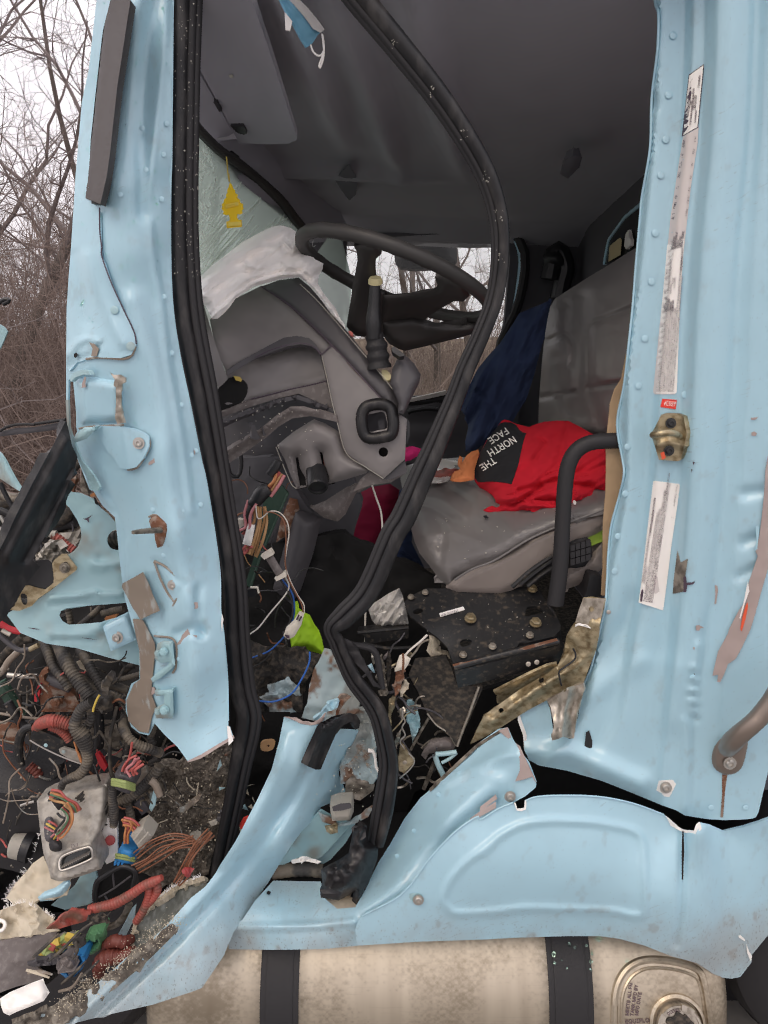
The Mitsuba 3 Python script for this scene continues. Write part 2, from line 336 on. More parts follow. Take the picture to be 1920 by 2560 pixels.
for nm, c in dict(wire_red=(.38, .085, .075), wire_orange=(.46, .19, .075), wire_tan=(.42, .24, .11), wire_pink=(.45, .17, .18), wire_blue=(.03, .12, .42), wire_white=(.62, .58, .52), wire_green=(.10, .18, .10), wire_yellow=(.52, .38, .07), wire_black=(.02, .02, .02), wire_brown=(.21, .085, .045),
                  plug_blue=(.03, .19, .45), plug_green=(.10, .25, .12), plug_white=(.66, .61, .52), plug_grey=(.33, .31, .27), red_knob=(.30, .045, .045), lime_band=(.27, .33, .12), paper=(.83, .80, .76), label_red=(.72, .045, .03), ink=(.13, .09, .10), ink_dark=(.06, .04, .06),
                  sticker_grey=(.60, .55, .53), yellow_plastic=(.90, .60, .01), yellow_pale=(.80, .62, .12), mask_blue=(.18, .42, .58), mask_white=(.72, .70, .68), cap_cream=(.62, .55, .30), orange_paint=(.70, .10, .04), tan_card=(.52, .43, .25), pcb=(.03, .065, .045), box_red=(.42, .02, .03), bag_yellow=(.62, .40, .03)).items():
    mat(nm, c, .5)
mat('film_clear', (.55, .53, .50), .25, spec_trans=.0, clearcoat=.5)
mat('smoke_glass', (.02, .022, .022), .1)
scene['glass_sheet'] = {'type': 'thindielectric', 'specular_reflectance': {'type': 'rgb', 'value': [.2, .2, .2]}, 'specular_transmittance': {'type': 'rgb', 'value': [.93, .95, .94]}}
scene['glass_crazed'] = {'type': 'blendbsdf', 'weight': .45, 'a': {'type': 'thindielectric', 'specular_transmittance': {'type': 'rgb', 'value': [.78, .85, .81]}},
                         'b': {'type': 'principledthin', 'base_color': {'type': 'rgb', 'value': [.68, .76, .72]}, 'roughness': .5, 'diff_trans': 1.5, 'spec_trans': 0.}}
scene['crack_white'] = {'type': 'principledthin', 'base_color': {'type': 'rgb', 'value': [.95, .97, .95]}, 'roughness': .4, 'diff_trans': 1.3}
scene['glass_crumb'] = {'type': 'dielectric', 'int_ior': 1.52, 'specular_transmittance': {'type': 'rgb', 'value': [.75, .92, .85]}}
mat('bark', mikit.proc(lambda p, n, uv: mikit.mix((.085, .068, .06), (.15, .125, .11), F3(p.x * 12, p.y * 12, p.z * 3, 3))), .95)
mat('twig', (.175, .145, .14), .95)
mat('brush_twig', (.205, .155, .135), .95)
mat('litter', mikit.proc(lambda p, n, uv: mikit.mix(mikit.mix((.085, .06, .048), (.13, .10, .075), F3(p.x * 2, p.y * 2, p.z * 2, 4)), (.20, .15, .09), SM(.4, .8, F3(p.x * 40, p.y * 40, p.z * 40, 4)) * .6)), .95)
mat('gravel_ground', mikit.proc(lambda p, n, uv: mikit.mix((.20, .195, .19), (.30, .295, .29), F3(p.x * 30, p.y * 30, 0, 4))), .95)
# ---------------------------------------------------------------- setting: ground, wooded bank
R = np.random.RandomState(11)
def ground_z(x, y):
    p = np.stack([np.asarray(x) * .25, np.asarray(y) * .25, np.zeros(np.shape(x))], -1)
    rise = 2.0 * sstep((np.asarray(y) - 5.0) / 22)
    return rise + np.where(np.asarray(y) > 4.5, (meshkit.fbm(p, 3, 2) - .5) * .5, 0)
gx, gy = np.r_[np.linspace(-150, -20, 20), np.linspace(-18, 22, 90), np.linspace(25, 150, 20)], np.r_[np.linspace(-60, 4, 20), np.linspace(4.6, 40, 90), np.linspace(45, 200, 20)]
g = grid(gx, gy, lambda X, Y: np.stack([X, Y, ground_z(X, Y)], -1))
structure('ground', g, 'litter')
structure('road', grid(np.linspace(-40, 40, 3), np.linspace(-40, 4.2, 3), lambda X, Y: np.stack([X, Y, 0 * X + .004], -1)), 'gravel_ground')  # pale ground added to bounce light up into the cab
def branch_tubes(paths, sides):
    V, Fc, o = [], [], 0
    ang = np.arange(sides) * 2 * np.pi / sides; cs = np.stack([np.cos(ang), np.sin(ang)], -1)
    for p, r in paths:
        t = np.gradient(p, axis=0); t /= np.linalg.norm(t, axis=1, keepdims=True) + 1e-9
        a = np.cross(t, [.31, .57, .2]); a /= np.linalg.norm(a, axis=1, keepdims=True) + 1e-9; b = np.cross(t, a)
        V.append((p[:, None] + r[:, None, None] * (cs[None, :, :1] * a[:, None] + cs[None, :, 1:] * b[:, None])).reshape(-1, 3))
        i, j = np.meshgrid(np.arange(len(p) - 1), np.arange(sides), indexing='ij'); k = (j + 1) % sides
        q = np.stack([i * sides + j, i * sides + k, (i + 1) * sides + k, (i + 1) * sides + j], -1).reshape(-1, 4) + o
        Fc += [q[:, [0, 1, 2]], q[:, [0, 2, 3]]]; o += len(p) * sides
    return trimesh.Trimesh(np.vstack(V), np.vstack(Fc), process=False)
def bare_tree(seed, x, y, h, r0, lean=(0, 0), dens=1.0, low=.12):
    rr = np.random.RandomState(seed); lev = [[], [], [], []]
    def grow(p, d, L, r, k):
        n = [12, 8, 6, 4][k]; pts = [p]; dirs = [d]
        for i in range(n):
            d = d + rr.normal(0, [.10, .2, .25, .28][k], 3) + np.array([0, 0, [.05, .07, .06, .03][k]]); d = d / np.linalg.norm(d)
            p = p + d * L / n; pts.append(p); dirs.append(d)
        tt = np.linspace(0, 1, n + 1); lev[k].append((np.array(pts), np.maximum(r * (1 - tt * [.8, .82, .8, .7][k]), [.012, .006, .0035, .0022][k])))
        if k == 3: return
        for _ in range(int([17, 9, 6][k] * dens * rr.uniform(.8, 1.2))):
            s = rr.uniform([low, .15, .2][k], 1.0); i = min(int(s * n), n - 1); q = pts[i] + (pts[i + 1] - pts[i]) * (s * n - i)
            e = np.cross(dirs[i], rr.normal(size=3)); e /= np.linalg.norm(e) + 1e-9
            m = rr.uniform([.5, .6, .6][k], [1.3, 1.3, 1.4][k]); nd = dirs[i] * math.cos(m) + e * math.sin(m); nd[2] += .1; nd /= np.linalg.norm(nd)
            grow(q, nd, L * [.46, .5, .5][k] * (1.15 - .7 * s) * rr.uniform(.7, 1.25), max(r * (1 - s * .8) * .55, .004), k + 1)
    d0 = np.array([lean[0], lean[1], 1.0]); grow(np.array([x, y, float(ground_z(x, y)) - .1]), d0 / np.linalg.norm(d0), h, r0, 0)
    return branch_tubes(lev[0], 9), branch_tubes(lev[1], 5), branch_tubes(lev[2], 3), branch_tubes(lev[3], 3)
TREES = [  # x, y, height, trunk radius, lean, where it stands
    (-4.5, 6.6, 8.5, .07, (.10, 0), 1.1, 'dark leaning bare tree with a thick limb at the left edge of the photo'),
    (-5.9, 9.5, 10.5, .10, (.12, 0), 1.0, 'tall bare tree rising behind the leaning tree on the left'),
    (-4.6, 11.5, 8.0, .08, (-.05, 0), 1.0, 'slender bare tree just left of the light blue pillar'),
    (-7.6, 13.5, 12.0, .12, (.05, 0), 1.0, 'wide bare tree far back on the left bank'),
    (-5.6, 15.0, 7.0, .07, (.08, 0), 1.1, 'low bushy bare tree low behind the wiper on the left'),
    (-2.6, 11.0, 9.0, .09, (.05, 0), .8, 'bare tree seen through the cracked windscreen'),
    (-3.6, 16.5, 9.0, .10, (0, 0), .8, 'further bare tree seen dimly through the cracked windscreen'),
    (.1, 9.6, 7.2, .06, (.06, 0), .38, 'slender bare tree behind the mirror in the far side window'),
    (1.0, 11.5, 8.5, .07, (-.04, 0), .38, 'bare tree in the right half of the far side window'),
    (.5, 15.5, 9.0, .08, (.04, 0), .38, 'bare tree further back in the middle of the far side window'),
    (1.9, 15.0, 9.5, .08, (-.08, 0), .38, 'bare tree at the right edge of the far side window'),
    (-.6, 13.5, 8.0, .06, (.1, 0), .38, 'bare tree seen through the gaps of the steering wheel'),
]
for i, (x, y, h, r0, lean, dens, lab) in enumerate(TREES):
    t = thing(key_for('bare_tree') if i == 0 else f'bare_tree_{i:03d}', lab, 'tree', 'bare trees behind the truck')
    a, b, c, d = bare_tree(100 + i, x, y, h, r0, lean, dens)
    add(t + '__trunk', a, 'bark'); add(t + '__crown', cat(b, c, d), 'twig', smooth=False)
paths = []
for _ in range(9000):
    y = R.uniform(6.5, 20); u = R.choice([R.uniform(-.62, -.33), R.uniform(-.36, .30)]); x = u * (y + 1.5); h = R.uniform(.5, 1.9) * (1 + (R.rand() < .15))
    p = np.array([x, y, float(ground_z(x, y))]); d = R.normal(0, .45, 3); d[2] = abs(d[2]) + .55; d /= np.linalg.norm(d); pts = [p]
    for k in range(5):
        d = d + R.normal(0, .22, 3); d[2] -= .05 * k; d /= np.linalg.norm(d); p = p + d * h / 5; pts.append(p)
    paths.append((np.array(pts), np.linspace(R.uniform(.004, .009), .002, 6)))
for _ in range(520):
    y = R.uniform(7, 19); u = R.choice([R.uniform(-.60, -.34), R.uniform(-.34, .26)], p=[.84, .16]); x = u * (y + 1.5); h = R.uniform(2.2, 5.2)
    p = np.array([x, y, float(ground_z(x, y))]); d = np.array([R.normal(0, .16), R.normal(0, .1), 1.0]); d /= np.linalg.norm(d); pts = [p]
    for k in range(8):
        d = d + R.normal(0, .12, 3) + [0, 0, .03]; d /= np.linalg.norm(d); p = p + d * h / 8; pts.append(p)
    pts = np.array(pts); r0 = R.uniform(.006, .016); paths.append((pts, np.linspace(r0, .002, 9)))
    for b in range(int(h * 4)):
        s_ = R.uniform(.12, 1); i = min(int(s_ * 8), 7); q = pts[i]; e = R.normal(0, 1, 3); e[2] = abs(e[2]) * .6 + .2; e /= np.linalg.norm(e); L = R.uniform(.25, .9) * (1.2 - .6 * s_); bp_ = [q]
        for k in range(4):
            e = e + R.normal(0, .25, 3); e /= np.linalg.norm(e); q = q + e * L / 4; bp_.append(q)
        paths.append((np.array(bp_), np.linspace(.0045, .0018, 5)))
        for c in range(2):
            q = bp_[1 + c]; g_ = e + R.normal(0, .7, 3); g_ /= np.linalg.norm(g_); paths.append((np.array([q, q + g_ * L * .25 + R.normal(0, .02, 3), q + g_ * L * .5]), np.array([.0028, .002, .0015])))
k = add('undergrowth', branch_tubes(paths, 3), 'brush_twig', smooth=False)
labels[k] = {'label': 'tangled brown undergrowth of bare twigs on the bank behind the truck', 'category': 'undergrowth', 'kind': 'stuff'}

# ---------------------------------------------------------------- the truck
TR = thing('wrecked_truck', 'wrecked light blue truck cab with its driver door torn off and its front crushed', 'truck')
def part(name, mesh, m, smooth=35, label=None):
    return add(f'{TR}__{name}', mesh, m, smooth, label)
# --- cab shell (inside faces, closed)
def lin(u, v): return np.stack([u, v, 2.70 - .10 * v - .05 * (u - .1) ** 2 + .02 * (meshkit.fbm(np.stack([u * 3, v * 3, 0 * u], -1), 3, 5) - .5) - .06 * sstep((v - 1.85) / .25) - .06 * np.exp(-((u + .20 - .08 * v) / .035) ** 2) * sstep((1.2 - v) / .6) - .05 * np.exp(-((u + .12 - .14 * v) / .035) ** 2) * sstep((1.5 - v) / .6) - .05 * np.exp(-((u - .02 - .2 * v) / .045) ** 2) * sstep((1.5 - v) / .6) - .04 * np.exp(-((v - 1.3 - .3 * u) / .06) ** 2) * sstep((.3 - u) / .3)], -1)
lk = part('roof_lining', grid(np.linspace(-.55, .95, 110), np.linspace(-.02, 2.14, 110), lin), 'liner', 60, 'dark grey fabric roof lining, sagging towards the windscreen')
part('door_header', sheet(ZP('250,-130 2030,-130 2030,-260 290,-260'), .02, .08, 40, solid=True), 'paint')
part('roof', box((.2, 1.06, 2.80), (1.6, 2.2, .12)), 'paint')
part('rear_wall', box((.93, 1.19, 1.83), (.1, 2.02, 1.88)), 'interior_dark')
part('cab_floor', box((.1, 1.32, .86), (1.6, 1.56, .06)), 'grime')
# far side wall with its window
win = ZP('862,592 1262,585 1276,640 1262,800 1226,985 1000,992 880,1010 850,800')
wall_far = sheet(ZP('600,420 1470,420 1470,1760 600,1760'), 2.06, .05, 40, holes=[win])
fw = part('far_door', wall_far, 'interior_dark')
add(fw + '__window_frame', ring(ZF('-120,120 -60,100 500,80 880,80 960,100 1020,180 1040,300 1010,500 960,640 890,780 840,980 700,1120 200,1180 -100,1180'), 11, 2.03), 'rubber_dull')
add(fw + '__painted_edge', tube(ZF('955,95 1000,180 1018,280 1003,440 975,600 930,720'), 9, 2.045), 'paint')
add(fw + '__window_pane', sheet(win, 2.075, .004, 60), 'glass_sheet', False)
add(fw + '__sill_trim', sheet(ZF('300,1150 420,1125 540,1098 545,1122 420,1150 300,1172'), 2.0, .03, 14), 'steel', 35, 'bright metal strip under the far side window')
add(fw + '__door_panel', sheet(ZF('200,1180 560,1130 760,1060 1000,1100 1000,1500 200,1560'), 2.02, .03, 20, ridges=[(ZF('300,1230 480,1210'), 10, .02), (ZF('320,1370 600,1350'), 8, .015)]), 'plastic_dark')
add(fw + '__grab_handle', tube([(*q, 1.95) for q in ZF('300,1235 330,1222 420,1210 490,1215')], 6), 'black_plastic')
part('belt_anchor', cat(tube(ZF('1190,400 1205,330 1215,260 1235,215 1265,240 1290,330 1270,420 1250,520'), 22, 1.95), sheet(ZF('1150,250 1200,200 1260,195 1310,260 1300,330 1240,340 1160,310'), 1.9, .05, 12, pillow=(.03, 25))), 'black_plastic')
# rear window and the shapes seen there
rwz = plane((1, 0, 0), .862)
rw = part('rear_window', sheet(ZG('355,385 390,180 520,0 660,-60 660,260 520,330'), rwz, .006, 14), 'smoke_glass')
add(rw + '__frame', tube3(P(*np.array(ZG('355,385 378,250 395,185 440,120 520,10 640,-90')).T, rwz(*np.array(ZG('355,385 378,250 395,185 440,120 520,10 640,-90')).T)), .007), 'paint')
add(rw + '__sticker', sheet(ZG('385,365 395,240 480,170 490,195 480,310'), plane((1, 0, 0), .852), .002, 12), 'tan_card', 35, 'tan paper stuck inside the rear window')
add(rw + '__latch', sheet(ZG('520,150 545,110 555,170 565,190 560,240 525,265 510,235'), plane((1, 0, 0), .842), .012, 8, pillow=(.008, 10)), 'paper', 35, 'small white figure-shaped clip on the rear window')
part('coat_hook', cat(sheet(ZC('750,800 770,770 820,910 800,930'), plane((1, 0, 0), .84), .03, 10), tube([(*q, 1.0) for q in ZC('750,820 790,690 860,560 930,520 940,640 900,740 830,850')], 5)), 'black_plastic')
part('speaker_panel', sheet(ZC('800,720 880,620 920,580 940,640 920,720 830,840'), plane((1, 0, 0), .835), .02, 12, pillow=(.01, 20)), 'plastic_dark')
part('dome_lamp', sheet(ZC('390,1060 410,980 470,950 525,960 510,1020 440,1090'), plane((0, .1, 1), 2.60), .03, 12, pillow=(.03, 26)), 'liner_dark', 60, 'small dark lamp on the roof lining above the seat')
# --- overhead panels and windscreen
ov = plane((.15, .245, 1), 2.60)
vis = part('sun_visor', sheet(ZB('-20,-30 300,-30 330,60 400,260 470,480 540,700 545,725 500,745 380,748 245,742 150,560 40,360 -20,300'), ov, .012, 18, ridges=[(ZB('320,20 390,250 460,470 530,690'), 9, .012)], rough=(.004, 160, 2)), 'visor_fabric', 35, 'flat grey sun visor panel hanging under the roof')
add(vis + '__screw', bolt(*ZB('203,395')[0], float(ov(np.array([578.]), np.array([190.]))[0]) - .004, 5, (0, -.6, -1), 'dome'), 'steel')
add(vis + '__latch', sheet(ZB('200,655 265,655 285,690 270,700 235,690'), plane((.15, .245, 1), 2.592), .01, 8), 'black_plastic')
add(vis + '__latch', sheet(ZB('160,805 205,800 245,830 200,840'), plane((.15, .245, 1), 2.592), .01, 8), 'black_plastic')
add(vis + '__latch', sheet(ZB('112,530 130,530 155,578 140,580'), plane((.15, .245, 1), 2.592), .01, 8), 'black_plastic')
ov2 = ctl((500, 340, .34), (640, 450, .88), (760, 575, 1.52), (590, 365, .75), (690, 440, 1.1), (800, 520, 1.6), (866, 560, 1.85))
part('windscreen_header', cat(sheet(ZB('75,740 230,722 400,755 520,840 640,950 770,1100 800,1160 640,1190 520,1170 380,1050 250,940 130,800'), ov2, .02, 18, ridges=[(ZB('400,760 560,870 690,1000 775,1105'), 8, -.012)]),
     sheet(ZB('-10,330 40,380 130,540 215,690 190,705 70,730 -10,640'), plane((.15, .245, 1), 2.61), .02, 16)), 'visor_fabric', 35, 'grey trim strip along the top of the cracked windscreen')
part('headliner_patch', sheet(ZB('740,930 790,880 815,855 860,930 850,1010 815,1040 770,980'), plane((0, .1, 1), 2.665), .004, 12, pillow=(.01, 20)), 'liner_dark', 60, 'small soft dark patch on the roof lining')  # darker patch set just below the lining
def wsy(px, py): return np.interp(px, [480, 640, 760, 880], [.25, .9, 1.5, 2.0]) + 0 * py
ws = part('windscreen', sheet(ZP('470,300 500,335 600,410 680,480 745,545 790,640 845,560 880,700 860,1000 640,1050 470,900'), wsy, .006, 20), 'glass_crazed', False, 'cracked greenish windscreen')
add(ws + '__rubber_edge', tube([(*q, float(wsy(np.array(q[0]), 0)) - .03) for q in ZP('480,300 500,328 548,375 600,412 660,462 705,505 735,545 760,575')], 12), 'rubber_dull')
cr = []; RC = np.random.RandomState(3)
def crack(pts, w=.9): cr.append(tube([(x, y, float(wsy(np.array(x), 0)) - .012) for x, y in pts], w, step=14, sides=3))
for k in range(60):                                  # crack lines run up to the right in loose sheaves
    sx = RC.choice([500, 515, 560, 590, 640, 660, 690]) + RC.normal(0, 12); sy = np.interp(sx, [490, 740], [660, 580]) + RC.normal(0, 26)
    an = math.radians(RC.normal(48, 7)); L = RC.uniform(40, 190); b2 = np.array([sx + math.cos(an) * L, sy - math.sin(an) * L])
    if b2[1] < np.interp(b2[0], [500, 740], [350, 560]) or b2[0] > 745: continue
    a_ = np.array([sx, sy]); crack([tuple(a_), tuple((a_ + b2) / 2 + RC.normal(0, 3, 2)), tuple(b2)], RC.uniform(1.0, 2.2))
for k in range(110):                                 # fine crazing near the pillar
    c = np.array([496 + abs(RC.normal(0, 26)), 0]); c[1] = RC.uniform(np.interp(c[0], [500, 740], [350, 560]) + 8, 690)
    an = RC.choice([.9, 1.1, 2.4, 1.6]) + RC.normal(0, .3); L = RC.uniform(6, 20); d = np.array([math.cos(an), -math.sin(an)]) * L
    crack([tuple(c), tuple(c + d * .5 + RC.normal(0, 1.2, 2)), tuple(c + d)], RC.uniform(.7, 1.3))
for k in range(16):
    a_ = np.array([RC.uniform(740, 795), RC.uniform(610, 720)]); d = RC.normal(0, 15, 2); crack([tuple(a_), tuple(a_ + d * .5 + RC.normal(0, 2, 2)), tuple(a_ + d)], .6)
add(ws + '__cracks', cat(*cr), 'crack_white', False, 'white crack lines in the windscreen'); labels[ws + '__cracks']['kind'] = 'stuff'
part('far_pillar', tube([(*q, 2.02) for q in ZP('846,520 850,620 842,760 835,900')], 17), 'plastic_dark')
part('far_mirror', sheet(ZF('225,150 260,125 330,105 520,105 590,140 610,180 610,290 580,330 480,330 330,335 260,325 225,290 215,210'), 2.35, .12, 16, pillow=(.06, 40), solid=True, ridges=[(ZF('225,200 300,165 420,155 540,170 600,200'), 7, .01)]), 'mirror_black', 35, 'black rounded mirror outside the far window')
part('far_window_shade', sheet(ZF('-60,50 100,45 820,60 840,110 800,112 600,112 280,122 -60,125'), 2.0, .02, 16, rough=(.01, 30, 3)), 'interior_dark')

# --- A pillar
AP = ZP('268,-150') + ZA('625,0 575,450 530,660 490,1130 460,1600') + ZD('432,330 428,640 428,950 440,1150') + ZT('880,560 960,760 1090,1090 1140,1112 1250,1290 1400,1430 1430,1650') + \
    ZH('755,300 770,480 790,640 810,770 860,950 900,1060 905,1290 850,1320 815,1420 815,1500 850,1600 900,1640 960,1655') + ZL('1000,20 1060,90 1150,175 1215,265 1300,240 1410,170 1515,115 1490,40') + \
    ZH('1480,1600 1475,1300 1450,1000 1430,850 1425,600 1385,300 1335,0') + ZD('1300,1300 1230,950 1165,640 1120,330 1105,0') + ZA('1105,1250 1112,1000 1117,400 1120,0') + ZP('436,-150')
apy = ctl((243, 0, .09), (300, 0, .0), (360, 0, -.01), (432, 0, .04), (205, 255, .09), (190, 440, .08), (260, 440, .0), (350, 440, -.015), (428, 440, .04), (178, 610, .07), (250, 640, .0), (350, 640, -.012), (426, 640, .035),
          (167, 767, .07), (165, 930, .06), (230, 900, .0), (340, 900, -.02), (449, 887, .03), (180, 1115, .07), (260, 1150, .03), (380, 1150, -.03), (502, 1142, .03), (290, 1320, .05), (380, 1330, -.02), (450, 1330, -.03), (534, 1316, .03),
          (312, 1497, .06), (400, 1500, -.01), (470, 1500, -.035), (550, 1450, .02), (347, 1650, .05), (420, 1650, -.01), (490, 1680, -.04), (570, 1700, .0), (314, 1760, .07), (360, 1830, .05), (450, 1850, -.01), (500, 1890, -.05), (580, 1830, -.02))
ap = part('door_pillar', sheet(AP, apy, .004, 9, holes=[ZD('445,800 472,790 492,1000 494,1110 500,1140 470,1190 450,1160 440,1000'), ZL('905,40 925,50 915,70 900,60')],
     ridges=[(ZA('640,1350 650,1600') + ZD('670,0 720,180 800,350'), 5, -.004), (ZA('1000,0 960,300 930,700 920,1000 935,1380'), 22, -.014), (ZA('880,0 820,500 760,900 740,1200'), 26, .008), (ZA('1075,0 1060,400 1010,800 960,1300 990,1659') + ZD('1040,300 1090,700 1180,1200 1240,1659'), 9, .006),
             (ZD('560,0 620,180 720,420 800,560'), 14, .007), (ZD('480,0 520,200 560,420'), 16, -.006), (ZD('850,300 1000,700 1070,1100 1090,1500') + ZH('1130,300 1180,640 1230,1000 1260,1500'), 30, .012),
             (ZH('1000,525 1080,570 1190,680 1130,790 1000,525'), 6, -.006), (ZH('560,0 700,160 760,300 790,700 850,950'), 10, .012), (ZH('1010,640 1050,800 1040,960'), 12, -.01), (ZH('1150,1000 1230,960 1300,980'), 14, -.016), (ZH('1290,700 1280,900 1310,1000'), 9, -.008)],
     rough=[(.0022, 130, 4), (.0006, 34, 9)]), 'paint', 45, 'light blue torn front door pillar with rusty hinge stubs')
def app(name, out, dy, m, th=.003, res=8, label=None, **kw):
    return add(f'{ap}__{name}', sheet(out, (lambda px, py: apy(px, py) - dy), th, res, **kw), m, 35, label)
def apb(px, py, r, kind='torx', m='steel', dy=.0, name='bolt'):
    add(f'{ap}__{name}', bolt(px, py, float(apy(np.array([px]), np.array([py]))[0]) - .006 - dy, r, (0, -1, .1), kind), m)
wk = add(f'{ap}__weatherstrip', sheet(ZA('695,0 845,0 760,560 712,1000 690,1150 650,1322 540,1280 580,980 620,600 660,250'), ctl((300, 0, -.02), (240, 500, -.015), (270, 250, -.02)), .028, 9, solid=True, ridges=[(ZA('800,0 710,700 620,1300'), 8, .004), (ZA('690,300 600,1000 560,1280'), 7, .005)], rough=(.001, 40, 3)), 'strip_brown', 35, 'dark brown rubber strip on the pillar')
add(f'{ap}__clip', sheet(ZA('592,1298 650,1310 648,1325 592,1318'), -.005, .02, 8, solid=True), 'black_plastic')
app('hinge_plate', ZA('600,1420 646,1370 652,1659') + ZD('680,60 720,180 800,350 870,500 882,580 850,640 780,662 600,656 500,690 450,745 430,700 432,500 440,200 455,0'), .009, 'paint', .004, 8, ridges=[(ZD('440,645 500,565 560,535 640,555'), 8, .008), (ZD('450,715 520,665 600,640 660,560'), 6, -.006), (ZD('560,0 620,180 720,420 800,560'), 14, .007), (ZD('480,0 530,220 560,420'), 18, -.008)])
app('rust_patch', ZD('575,555 600,560 640,600 625,650 590,650 600,600'), .0125, 'bare_brown', .001, 6)
for q, r in ((ZD('742,350')[0], 10), (ZD('847,585')[0], 11)): apb(*q, r, 'dome', 'paint_old', .008, 'rivet')
app('bolt_hole', ZD('478,635 492,626 502,640 490,660 480,655'), .018, 'void', .001, 4)
hb = app('hinge_stub', ZD('475,790 560,770 640,775 720,790 800,800 805,1085 700,1095 600,1098 510,1112 498,1000 485,900'), .02, 'paint', .02, 8, pillow=(.03, 26))
app('torn_edge', ZD('716,760 740,770 770,768 812,790 815,815 790,830 786,900 782,960 790,1020 806,1080 760,1090 745,1050 752,950 750,850 735,840 742,800'), .028, 'steel_torn', .004, 5, rough=(.004, 12, 3), label='torn bare metal edge of the hinge')
app('hinge_lip', ZD('450,800 470,760 520,738 570,742 585,770 540,768 490,785 460,815'), .03, 'paint_old', .01, 6)
app('paint_chip', ZD('540,800 548,780 556,790 550,830 556,850 530,855 530,830'), .028, 'primer', .001, 5)
app('hinge_leaf', ZD('618,1098 720,1103 800,1108 870,1120 935,1145 965,1170 965,1235 930,1310 880,1370 830,1382 780,1375 740,1310 700,1270 672,1220 650,1190'), .016, 'paint', .006, 8, ridges=[(ZD('790,1110 830,1240 830,1370'), 8, .004)])
apb(*ZD('900,1213')[0], 15, 'torx', 'steel', .014)
app('hinge_tongue', ZD('458,1195 500,1150 545,1110 615,1108 612,1130 560,1185 480,1212'), .05, 'paint_old', .016, 7, pillow=(.008, 12))
app('pillar_flange', ZT('800,0 832,0 845,330 905,520 1000,740 1150,930 1218,1060 1195,1104 1110,1104 1060,960 960,740 870,540 818,300'), .045, 'paint_old', .004, 7, ridges=[(ZT('1140,1000 1160,1060'), 14, -.01)])
app('check_plate', ZH('965,265 985,232 1030,230 1090,275 1098,320 1080,380 1060,430 1020,440 1005,390 1000,340 975,300'), .012, 'rust', .01, 6, pillow=(.01, 12), label='rusty plate of the door check on the pillar')
sy = float(apy(np.array([395.]), np.array([1327.]))[0])
add(f'{ap}__check_rod', tube([(332, 1331, sy - .09), (360, 1328, sy - .06), (405, 1325, sy - .01)], [5, 7, 8], step=6), 'metal_grimy', 35, 'rusty steel rod sticking out of the pillar')
apb(*ZH('1120,680')[0], 14, 'torx', 'steel', -.002)
app('tape_patch', ZH('788,690 795,670 860,635 920,600 960,680 985,750 1010,800 1030,850 980,870 910,905 860,830 830,770'), .02, 'bare_brown', .003, 8, rough=(.002, 30, 7), label='brown square of adhesive tape on the pillar edge')
app('bare_patch', ZH('860,900 920,905 950,960 1000,1060 1005,1100 985,1300 975,1380 1010,1470 985,1530 960,1640 900,1630 830,1560 818,1430 868,1320 908,1290 902,1100 880,1010'), .008, 'bare_brown', .002, 7, rough=(.006, 40, 3), label='bare brown metal where the fender tore off the pillar')
for o_, bs in (('1020,1060 1060,1042 1118,1045 1135,1200 1100,1235 1040,1285 990,1312 975,1288 1030,1240 1085,1205 1100,1180 1040,1185 1000,1155', ((1022, 1122, 9), (1062, 1112, 12))), ('1000,1365 1120,1355 1125,1500 1118,1545 1010,1545 1000,1480 1060,1450 1065,1395 1010,1400', ((1022, 1500, 9), (1066, 1490, 13)))):
    b_ = app('hinge_bracket', ZH(o_), .025, 'paint_old', .012, 6, pillow=(.008, 10))
    for x, y, r in bs: apb(*ZH(f'{x},{y}')[0], r, 'hex', 'paint_old', .03)
for o_ in ('1180,1005 1215,965 1230,1000 1280,1010 1260,1040 1225,1085 1180,1060 1140,1070 1170,1030', '975,1340 1000,1345 1010,1375 980,1400 955,1385', '1225,735 1245,730 1240,765 1225,770', '1255,795 1280,790 1285,830 1260,835 1265,815'):
    app('paint_chip', ZH(o_), .005, 'primer', .001, 5)
for q in ZD('1063,265 1112,628 1175,965 1240,1290 1040,1245 1270,1262 700,258 663,365') + ZH('990,193 1300,160 1060,488 1180,205 1215,450 1160,1160') + ZA('1060,1000 1080,800 1048,1290 780,1260 945,1100 920,830'):
    d_ = float(apy(np.array([q[0]]), np.array([q[1]]))[0])
    add(f'{ap}__rivet', bolt(q[0], q[1], d_ - .004, 6.5, (0, -1, .1), 'dome'), 'paint')
for o_ in ('1470,1590 1490,1600 1512,1690 1482,1720 1475,1650', '1440,870 1448,900 1440,980 1434,930'):
    app('torn_edge', ZH(o_), .004, 'edge_white', .002, 6)
app('torn_edge', ZL('1215,265 1300,225 1410,158 1515,100 1520,118 1412,180 1302,250 1216,275'), .004, 'primer', .003, 6, rough=(.003, 10, 2))

